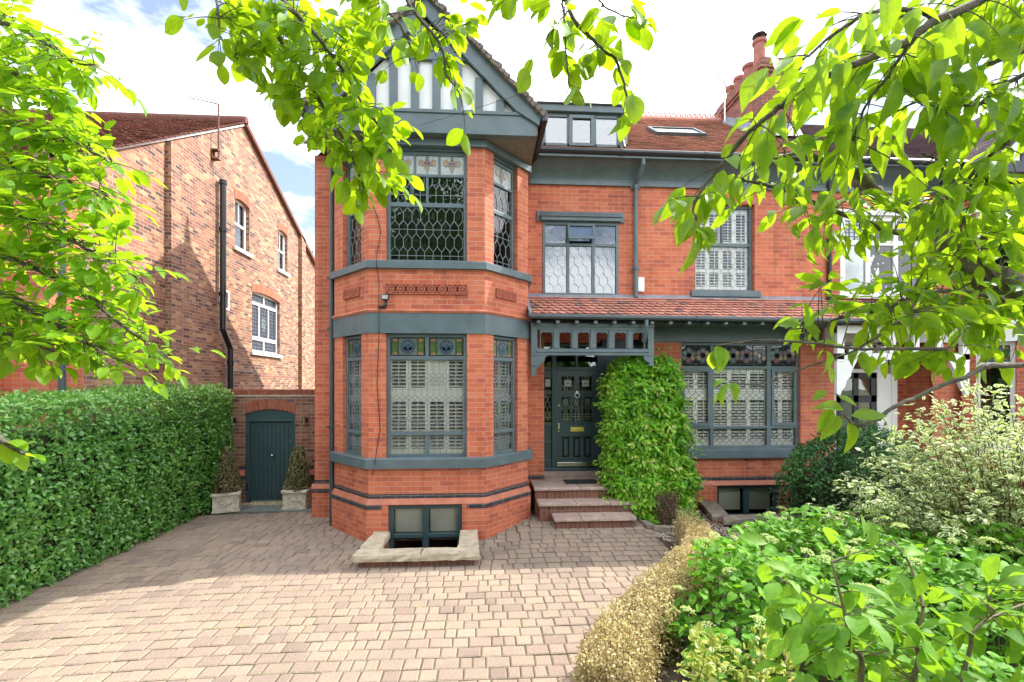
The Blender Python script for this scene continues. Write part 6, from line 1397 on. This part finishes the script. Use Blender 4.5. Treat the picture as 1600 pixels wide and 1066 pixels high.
for i in range(120):
    zz_ = g.rr.uniform(.2,3.0); side_ = g.rr.choice([-1,1,0]); f_ = g.rr.uniform(-1,1)
    if zz_ > 2.6: side_ = 0
    xl_, xr_ = np.interp(zz_,[0,.35,.9,1.6,2.3,2.8,3.0],[2.40,2.25,2.22,2.24,2.27,2.40,2.55]), np.interp(zz_,[0,.5,1.2,2.0,2.6,2.85,3.0],[3.88,3.86,3.80,3.72,3.66,3.62,3.5]); yf_ = float(np.interp(zz_,[0,.6,1.5,2.4,3.0],[7.98,8.05,8.22,8.30,8.45]))
    if side_ == 0: a_ = Vector((g.rr.uniform(xl_+.1,xr_-.1), yf_+.12, zz_ if zz_ > 2.6 else zz_)); c_ = a_+Vector((g.rr.uniform(-.12,.12), -.12 if zz_ < 2.6 else -.03, g.rr.uniform(.02,.3)))
    else: x_ = xr_ if side_ > 0 else xl_; a_ = Vector((x_-side_*.06, yf_+.45, zz_)); c_ = a_+Vector((side_*g.rr.uniform(.08,.24), g.rr.uniform(-.2,.0), g.rr.uniform(-.06,.22)))
    g.twig(a_, c_, .085, .035, .2, .25, .003)
for x_ in (2.75,3.0,3.2,3.45): g.branch([Vector((x_,8.35,.0)), Vector((x_+.05,8.3,.5)), Vector((x_-.03,8.5,1.4)), Vector((x_,8.7,2.4))], .022, .01, .02)
g.done(cl, 'climb', 'lance', 'twig', 'stems', 'leaves')
# ---- magnolia sapling, near right
mg = thing('magnolia_sapling', (2.2, 2.2, .06), 'young large leaved magnolia sapling in the near right corner of the garden', 'sapling')
g = Grow(31, .35, .25); B0 = Vector((1.55,2.1,.06))
st1 = g.branch([B0, P(1345,1066,2.15), P(1330,1010,2.15), P(1318,950,2.2), P(1300,880,2.25)], .016, .005)
st2 = g.branch([B0+Vector((.08,.1,0)), P(1425,1066,2.3), P(1430,1000,2.3), P(1442,950,2.35), P(1420,880,2.5), P(1395,845,2.6)], .015, .004)
st3 = g.branch([B0+Vector((.3,0,0)), P(1505,1050,2.2), P(1520,990,2.2), P(1560,960,2.25), P(1640,930,2.4)], .012, .004)
st4 = g.branch([P(1318,950,2.2), P(1270,930,2.3), P(1215,900,2.45), P(1190,860,2.55)], .006, .003)
for (x, y, Y, sz, dx, dz) in ((1335,880,2.25,.115,.2,.6),(1362,858,2.3,.13,.1,.8),(1400,895,2.3,.14,.6,-.8),(1345,925,2.2,.12,-.4,-.3),(1290,945,2.2,.13,-.8,-.3),(1330,985,2.1,.14,.3,-1),(1395,970,2.15,.15,.8,-1),(1440,1010,2.1,.15,.4,-1.2),(1310,1010,2.1,.14,-.5,-.7),(1320,870,2.4,.13,-.2,1),(1300,850,2.5,.13,-.3,1),(1350,840,2.45,.12,.3,.9),(1235,890,2.45,.15,1,-.3),(1200,850,2.55,.14,-.7,.3),(1205,875,2.5,.13,-.4,-.8),(1470,920,2.4,.16,1,-.3),(1500,915,2.4,.17,1,-.35),(1540,945,2.3,.17,1,-.4),(1450,950,2.3,.15,.9,-.5),(1570,990,2.2,.16,1,-.3),(1600,940,2.4,.17,1,-.2),(1410,870,2.5,.15,.7,.3),(1280,980,2.15,.12,-.9,-.2),(1260,1005,2.1,.12,-.8,-.4),(1375,1025,2.05,.14,.2,-1),(1480,1010,2.15,.14,.8,-.5),(1530,900,2.6,.16,1,.1),(1500,980,2.2,.15,.9,-.2),(1425,935,2.3,.14,.2,.6),(1255,965,2.2,.12,-.7,.3)):
    t = P(x,y,Y); nn = min(g.nodes, key=lambda v: (v-t).length); g.b.tube([nn,(nn+t)/2+Vector((0,0,.01)),t],[.004,.003,.002],5); g.leaf(t, Vector((dx,g.rr.uniform(-.6,.3),dz)), sz*1.05, Vector((g.rr.gauss(0,.45),-.55+g.rr.gauss(0,.35),.9)))
for i in range(120):
    t = P(g.rr.uniform(1200,1660), g.rr.uniform(890,1080), g.rr.uniform(2.1,2.9)); nn = min(g.nodes, key=lambda v: (v-t).length)
    if (nn-t).length < .5: g.twig(nn, t, .145, .075, .3, .1, .003)
g.done(mg, 'mag', 'mag', 'gtwig', 'stems', 'leaves')
# ---- euonymus in the near corner
eu = thing('golden_euonymus', (1.2, 3.0, .06), 'low yellow edged evergreen bush at the bottom beside the straw coloured hedge', 'shrub')
g = Grow(5)
for i in range(80):
    t = P(g.rr.uniform(1068,1240), g.rr.uniform(985,1100), g.rr.uniform(2.8,3.4)); c0 = Vector((t.x+g.rr.uniform(-.1,.1),t.y+g.rr.uniform(-.1,.1),.05)); g.twig(c0, t, .062, .035, .3, .15, .003, 0, .9)
g.done(eu, 'euo', 'oval', 'gtwig', 'stems', 'foliage')
# small laurel leaves between hydrangea and hedge
# ---- right cherry tree, near the camera
ch_t = thing('cherry_tree', (3.4, 1.6, 0), 'cherry tree with big drooping bright leaves and a thick limb filling the upper right', 'tree')
g = Grow(77)
tk = g.branch([Vector((3.6,1.5,-.1)), Vector((3.55,1.5,1.0)), Vector((3.35,1.55,1.9)), Vector((3.1,1.6,2.2)), P(1720,505,1.75)], .13, .085, .006, 12); g.branch([P(1720,505,1.75), P(1650,490,1.75), P(1600,462,1.75), P(1510,415,1.8), P(1458,345,1.9), P(1409,320,1.95), P(1368,302,2.0), P(1320,262,2.05)], .082, .022, .006, 12)
g2 = lambda L_, r0, r1, **k: g.branch([P(*p) for p in L_], r0, r1, .002, 6, **k)
bl = []
tk2 = g.branch([Vector((3.35,1.55,1.9)), Vector((3.2,1.5,2.6)), P(1800,150,1.5), P(1700,-40,1.4), P(1600,-60,1.35)], .07, .03, .004, 8)
bl.append((g2([(1640,-70,1.35),(1531,0,1.32),(1459,34,1.3),(1421,62,1.3),(1394,76,1.3),(1346,96,1.3),(1291,120,1.3),(1256,141,1.32),(1222,165,1.34),(1194,187,1.36),(1167,210,1.38),(1136,247,1.4),(1112,275,1.42),(1091,306,1.42),(1083,325,1.42),(1088,345,1.42)], .014, .003), .105, .055))
bl.append((g2([(1459,31,1.3),(1438,17,1.3),(1394,15,1.28),(1354,22,1.26),(1325,38,1.25),(1291,62,1.24),(1270,82,1.23),(1255,93,1.22)], .008, .003), .115, .06))
bl.append((g2([(1440,50,1.3),(1431,58,1.3),(1407,89,1.32),(1387,120,1.34),(1359,155,1.36),(1342,192,1.38),(1335,215,1.38)], .007, .003), .105, .05))
bl.append((g2([(1690,30,1.4),(1600,79,1.4),(1559,96,1.42),(1511,113,1.44),(1462,144,1.46),(1400,175,1.5)], .010, .003), .11, .06))
bl.append((g2([(1690,90,1.4),(1600,117,1.42),(1548,148,1.44),(1524,165,1.45),(1480,160,1.47),(1440,150,1.5)], .009, .003), .11, .06))
bl.append((g2([(1690,160,1.5),(1590,213,1.5),(1531,258,1.5),(1508,285,1.52),(1470,300,1.55)], .010, .003), .10, .06))
bl.append((g2([(1440,370,1.85),(1390,361,1.8),(1353,347,1.75),(1300,329,1.7),(1255,310,1.66),(1208,292,1.62),(1165,282,1.6),(1136,272,1.58)], .014, .003), .085, .05))
bl.append((g2([(1690,480,1.6),(1600,475,1.6),(1510,456,1.6),(1435,460,1.6),(1383,483,1.62),(1323,494,1.64),(1270,510,1.66),(1230,515,1.66)], .010, .003), .085, .06))
bl.append((g2([(1690,560,1.3),(1600,570,1.3),(1544,573,1.3),(1510,588,1.3),(1454,610,1.3),(1398,636,1.28),(1371,655,1.27),(1338,665,1.26),(1319,648,1.26)], .009, .004), .09, 0))
bl.append((g2([(1560,440,1.7),(1530,400,1.66),(1500,330,1.62),(1480,260,1.6),(1440,240,1.6)], .012, .004), .09, .06))
bl.append((g2([(1480,545,1.45),(1400,545,1.45),(1340,545,1.46),(1260,535,1.47),(1190,532,1.48),(1120,540,1.48)], .006, .0025), .085, 0))
bl.append((g2([(1420,490,1.55),(1340,545,1.52),(1255,575,1.5),(1190,600,1.5),(1140,598,1.5)], .005, .002), .08, 0))
bl.append((g2([(1368,302,1.95),(1340,270,1.9),(1300,255,1.85),(1250,240,1.8),(1200,250,1.75)], .026, .004), .09, .06))
for q, sz, gp_ in bl:
    if gp_: g.along(q, sz*1.12, gp_*1.0, sz*1.5, .10, .45, spread=.6)
for (x, y, Y) in ((1110,540,1.48),(1135,598,1.5),(1090,350,1.42),(1100,370,1.42),(1128,560,1.48),(1240,300,1.6)):
    for k in range(4): t = P(x+g.rr.uniform(-22,22), y+g.rr.uniform(-12,30), Y+g.rr.uniform(-.05,.05)); nn = min(g.nodes, key=lambda v: (v-t).length); g.leaf(nn.lerp(t,.3), t-nn+Vector((g.rr.gauss(0,.02),-.02,-.03)), .075)
for (x, y, sz, dx, dz) in ((1318,640,.088,-.9,.25),(1312,650,.085,-.7,-.6),(1325,660,.085,.1,-1),(1330,650,.095,1,.1),(1300,640,.07,-.8,-.9),(1300,600,.06,-.2,.6),(1310,620,.055,.8,-.3),(1290,610,.05,-.9,-.5)):
    g.leaf(P(x,y,1.26), Vector((dx,-.25,dz)), sz, Vector((.1*dx,-.8,.7)))
top_poly = [(1245,60),(1330,20),(1420,5),(1530,-20),(1640,-20),(1640,330),(1400,330),(1250,300),(1150,330),(1090,320),(1140,230),(1200,140)]
mid_poly = [(1150,290),(1400,300),(1640,300),(1640,500),(1480,520),(1290,470),(1240,370)]
low_poly = [(1240,480),(1400,440),(1640,480),(1640,560),(1480,590),(1330,560),(1250,540)]
g.fill([(1400,-20),(1640,-20),(1640,330),(1430,330)], 60, 1.3, 1.7, .10, .05, .3, .35, r=.002); g.fill(top_poly, 84, 1.3, 1.65, .105, .055, .28, .42, r=.0022); g.fill([(1330,20),(1640,-20),(1640,200),(1400,200)], 30, 1.25, 1.5, .12, .06, .28, .45, r=.0022)
g.fill(mid_poly, 150, 1.4, 1.85, .08, .045, .30, .3, r=.002); g.fill([(1380,300),(1640,280),(1640,520),(1450,520)], 42, 1.5, 1.9, .08, .045, .3, .3, r=.002); g.fill(low_poly, 66, 1.45, 1.7, .08, .045, .28, .3, r=.002); pass
print('cherry leaves', g.done(ch_t, 'cherry', 'cherry'))
# ---- top tree: its trunk stands behind the camera, branches hang into view
tt = thing('overhanging_tree', (-3.4, -1.8, 0), 'tree with small oval leaves whose twigs hang down across the top of the gable', 'tree')
g = Grow(99)
tr = g.branch([Vector((-3.4,-1.8,-.1)), Vector((-3.35,-1.75,1.5)), Vector((-3.2,-1.6,3.2)), Vector((-3.0,-1.9,5.5)), Vector((-2.9,-2.4,8.0)), Vector((-3.0,-2.8,10.5))], .19, .06, .02, 12)
la = g.branch([Vector((-3.2,-1.6,3.2)), Vector((-2.6,-.4,4.0)), Vector((-1.7,.7,4.4)), P(360,-120,1.65), P(391,0,1.62)], .06, .014, .004, 8)
lb = g.branch([Vector((-2.6,-.4,4.0)), Vector((-1.6,.4,4.5)), Vector((-.8,1.0,4.6)), P(620,-160,1.45), P(760,-130,1.4), P(884,0,1.3)], .035, .007, .004, 7)
g2 = lambda L_, r0, r1: g.branch([P(*p) for p in L_], r0, r1, .0015, 6)
bl = [g2([(391,0,1.62),(413,28,1.6),(435,59,1.6),(460,96,1.6),(481,127,1.6),(503,164,1.6),(525,198,1.6),(543,229,1.6),(552,248,1.6),(560,275,1.6)], .009, .003),
      g2([(360,-120,1.65),(442,0,1.55),(466,25,1.52),(497,59,1.5),(521,90,1.5),(546,124,1.5),(562,155,1.5),(586,189,1.5),(600,200,1.5)], .008, .003),
      g2([(350,-130,1.65),(338,-20,1.55),(342,30,1.5),(342,53,1.5),(355,75,1.5),(372,95,1.5)], .005, .002)]
bl2 = [g2([(600,-150,1.5),(630,-20,1.45),(645,16,1.43),(678,55,1.42),(694,88,1.42),(697,118,1.42),(713,137,1.42),(722,160,1.42)], .006, .002),
      g2([(560,-140,1.5),(590,-10,1.5),(625,40,1.5),(640,70,1.5),(655,100,1.5)], .005, .002),
      g2([(884,0,1.3),(898,33,1.3),(922,58,1.3),(947,82,1.3),(961,91,1.3),(975,132,1.3),(983,165,1.3),(987,180,1.3)], .006, .0025),
      g2([(890,10,1.3),(888,16,1.3),(867,44,1.28),(854,60,1.27)], .003, .0015),
      g2([(870,-60,1.32),(878,0,1.31),(883,55,1.3),(885,93,1.3),(889,129,1.3),(885,150,1.3)], .003, .0015),
      g2([(922,-20,1.3),(945,10,1.28),(975,25,1.27),(1000,30,1.26)], .003, .0015)]
for q in bl: g.along(q, .068, .032, .13, .1, .3, r=.002)
for q in bl2[:2]: g.along(q, .064, .04, .085, .2, .35, r=.002)
for q in bl2[2:]: g.along(q, .072, .036, .05, .2, .5, r=.0016)
g.fill([(400,0),(600,-10),(610,60),(590,170),(640,235),(605,315),(530,300),(460,200),(410,130),(365,40)], 150, 1.4, 1.7, .057, .027, .2, .3, .0016)
g.fill([(330,-20),(420,-10),(430,100),(390,120),(345,60)], 16, 1.45, 1.65, .064, .03, .2, .3, .0016)
g.fill([(640,-10),(780,-20),(760,60),(740,130),(690,120),(640,60)], 20, 1.35, 1.5, .052, .03, .16, .4, .0016)
g.fill([(540,210),(650,170),(650,310),(600,320),(550,300)], 22, 1.5, 1.65, .062, .03, .2, .3, .0016)
g.fill([(750,-30),(850,-20),(830,10),(770,10)], 6, 1.3, 1.4, .07, .04, .2, .4, .002); g.fill([(835,0),(1010,0),(1030,90),(1000,150),(940,120),(890,140),(820,130)], 17, 1.24, 1.36, .07, .035, .12, .35, .0016)
print('top leaves', g.done(tt, 'hazel', 'round'))
# its own crown, above and behind
n = 9000; d = rvec(n); k = RNG.uniform(.3,1,n)**.4; p = np.array([-3.0,-3.4,8.6])+d*np.array([3.2,2.4,3.6])*(k*(1+.25*vnoise(d*3,1.5,3)))[:,None]; p = p[p[:,1] < -1.2]; m = len(p)
leaf_mesh('crown', G_['far'], tt, 'small', p, rvec(m), rvec(m)+np.array([0,0,.6]), RNG.uniform(.14,.24,m))
# ---- left tree
lt = thing('left_garden_tree', (-3.6, 1.9, 0), 'tree of the next garden whose sunlit green branches sweep in from the left', 'tree')
g = Grow(55, .22, .05)
tr = g.branch([Vector((-3.7,2.0,-.1)), Vector((-3.65,2.0,1.2)), Vector((-3.5,2.0,2.4)), Vector((-3.3,2.0,3.6)), Vector((-3.2,2.0,4.8))], .12, .04, .01, 10)
g2 = lambda L_, r0, r1: g.branch([P(*p) for p in L_], r0, r1, .002, 6)
bl = []
for L_ in ([(-240,60,2.0),(-80,40,1.95),(0,35,1.9),(60,60,1.88),(110,95,1.86),(155,103,1.85)], [(-240,120,2.0),(-80,110,1.95),(0,110,1.9),(60,130,1.9),(100,160,1.9)], [(-240,180,2.0),(-60,170,2.0),(20,195,1.95),(90,215,1.92),(150,240,1.9),(180,262,1.9)], [(-240,250,2.0),(-60,255,2.0),(40,270,1.95),(110,285,1.9),(165,300,1.88)],
           [(-240,330,2.0),(-60,320,2.0),(40,340,1.92),(120,380,1.88),(190,420,1.85),(218,438,1.85)], [(-240,380,2.0),(-60,390,1.95),(30,410,1.9),(110,450,1.86),(180,500,1.84),(235,540,1.83),(262,556,1.83)], [(-240,420,1.9),(-60,440,1.9),(20,470,1.85),(90,510,1.82),(150,545,1.8),(205,572,1.8)], [(-240,460,1.8),(-60,490,1.8),(10,520,1.78),(70,545,1.76),(110,560,1.75)], [(-240,560,1.5),(-60,640,1.45),(0,685,1.4),(25,703,1.4),(45,712,1.4)]):
    bl.append(g2(L_, .012, .003))
for q in bl[:-1]: g.along(q, .066, .024, .15, .25, .05, r=.002)
for (x, y, dx, dz) in ((10,690,1,-.1),(25,703,.6,-.9),(40,712,1,0),(20,700,1,.3),(5,690,.4,-.9)): g.leaf(P(x,y,1.4), Vector((dx,-.2,dz)), .07)
g.fill([(-30,-10),(40,0),(70,60),(160,100),(140,150),(190,250),(180,290),(215,430),(270,560),(170,580),(-30,580)], 400, 1.75, 2.1, .062, .024, .30, .02, .002)
g.fill([(-30,-10),(30,20),(60,120),(120,240),(120,420),(170,540),(-30,560)], 100, 1.65, 1.9, .064, .026, .30, .02, .002)
print('left leaves', g.done(lt, 'leftt', 'ovate'))
# ---- far trees behind
def far_tree(x, y, h, r, seed, lab):
    t = thing('background_tree', (x, y, 0), lab, 'tree'); b = MB(); b.tube([(x,y,-.7),(x,y,h*.5),(x,y,h*.85)],[.25,.16,.05],8); b.build('trunk', MT['bark'], t)
    n = 3500; d = rvec(n); k = RNG.uniform(.3,1,n)**.4; p = np.array([x,y,h*.68])+d*np.array([r,r,h*.34])*(k*(1+.3*vnoise(d*3,1.5,seed)))[:,None]
    leaf_mesh('crown', G_['far'], t, 'small', p, rvec(n), rvec(n)+np.array([0,0,.6]), RNG.uniform(.2,.36,n))
far_tree(-11.6, 34, 11.5, 3.0, 3, 'distant green tree top showing past the end of the brown gable')
# ---- trees over the road, behind the viewer: they are what the windows reflect
n = 20000; x = RNG.uniform(-24,22,n); top_ = np.where(x > 3.5, 4.5, np.where(x < -9.5, 4.5, 13.5))+1.5*np.sin(x*.45+1)+1.2*np.sin(x*1.3); z = RNG.uniform(0,1,n)**.8*top_; y = -13-2.2*np.sqrt(np.maximum(0,1-(z/top_)**2))*RNG.uniform(-1,1,n)
leaf_mesh('tree_belt', G_['far'], None, 'small', np.stack([x,y,z],1), rvec(n), rvec(n)+np.array([0,.6,.6]), RNG.uniform(.55,.95,n))
tag(D.objects['tree_belt'], kind='stuff')
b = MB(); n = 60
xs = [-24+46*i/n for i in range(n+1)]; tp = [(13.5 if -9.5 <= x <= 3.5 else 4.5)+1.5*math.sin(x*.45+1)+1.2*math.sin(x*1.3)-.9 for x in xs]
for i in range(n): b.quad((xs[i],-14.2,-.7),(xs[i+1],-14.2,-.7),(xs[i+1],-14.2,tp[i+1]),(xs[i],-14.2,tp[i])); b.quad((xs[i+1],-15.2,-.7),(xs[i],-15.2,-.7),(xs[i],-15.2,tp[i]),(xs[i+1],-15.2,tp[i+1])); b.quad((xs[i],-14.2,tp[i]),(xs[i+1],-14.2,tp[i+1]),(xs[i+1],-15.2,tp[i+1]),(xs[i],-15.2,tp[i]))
b.build('inner_foliage', MT['hedgecore'], D.objects['tree_belt'])  # solid dark wall added within the belt to keep sky out of reflections
# ---- moss and tiny weeds in the joints of the drive
n = 5200; x = RNG.uniform(-5.2,2.6,n); k = RNG.integers(0,44,n); y0_ = 2.3+.168*k
yy = y0_-.013*np.minimum(0,x+1.2)**2+.01*np.sin(x*1.3+y0_)+RNG.uniform(-.004,.004,n)
p = np.stack([x,yy,np.array([gz(a,c) for a,c in zip(x,yy)])+.001],1); pa = vnoise(p*np.array([1,1,0]),1.3,4)+.5*vnoise(p*np.array([1,1,0]),4,2)
ok = (pa > .05) & (x < np.array([drive_edge(min(9.1,max(2.3,c))) for c in yy])) & ~((x > LW[0]-.1) & (x < LW[1]+.1) & (yy > LW[2]-.1)) & (yy < 7.2); p = p[ok]; m = len(p)
tag(leaf_mesh('joint_moss', G_['climb'], None, 'small', p, rvec(m)*np.array([1,1,.2])+np.array([0,0,.35]), rvec(m)*.4+np.array([0,0,1]), RNG.uniform(.010,.022,m)), kind='stuff')
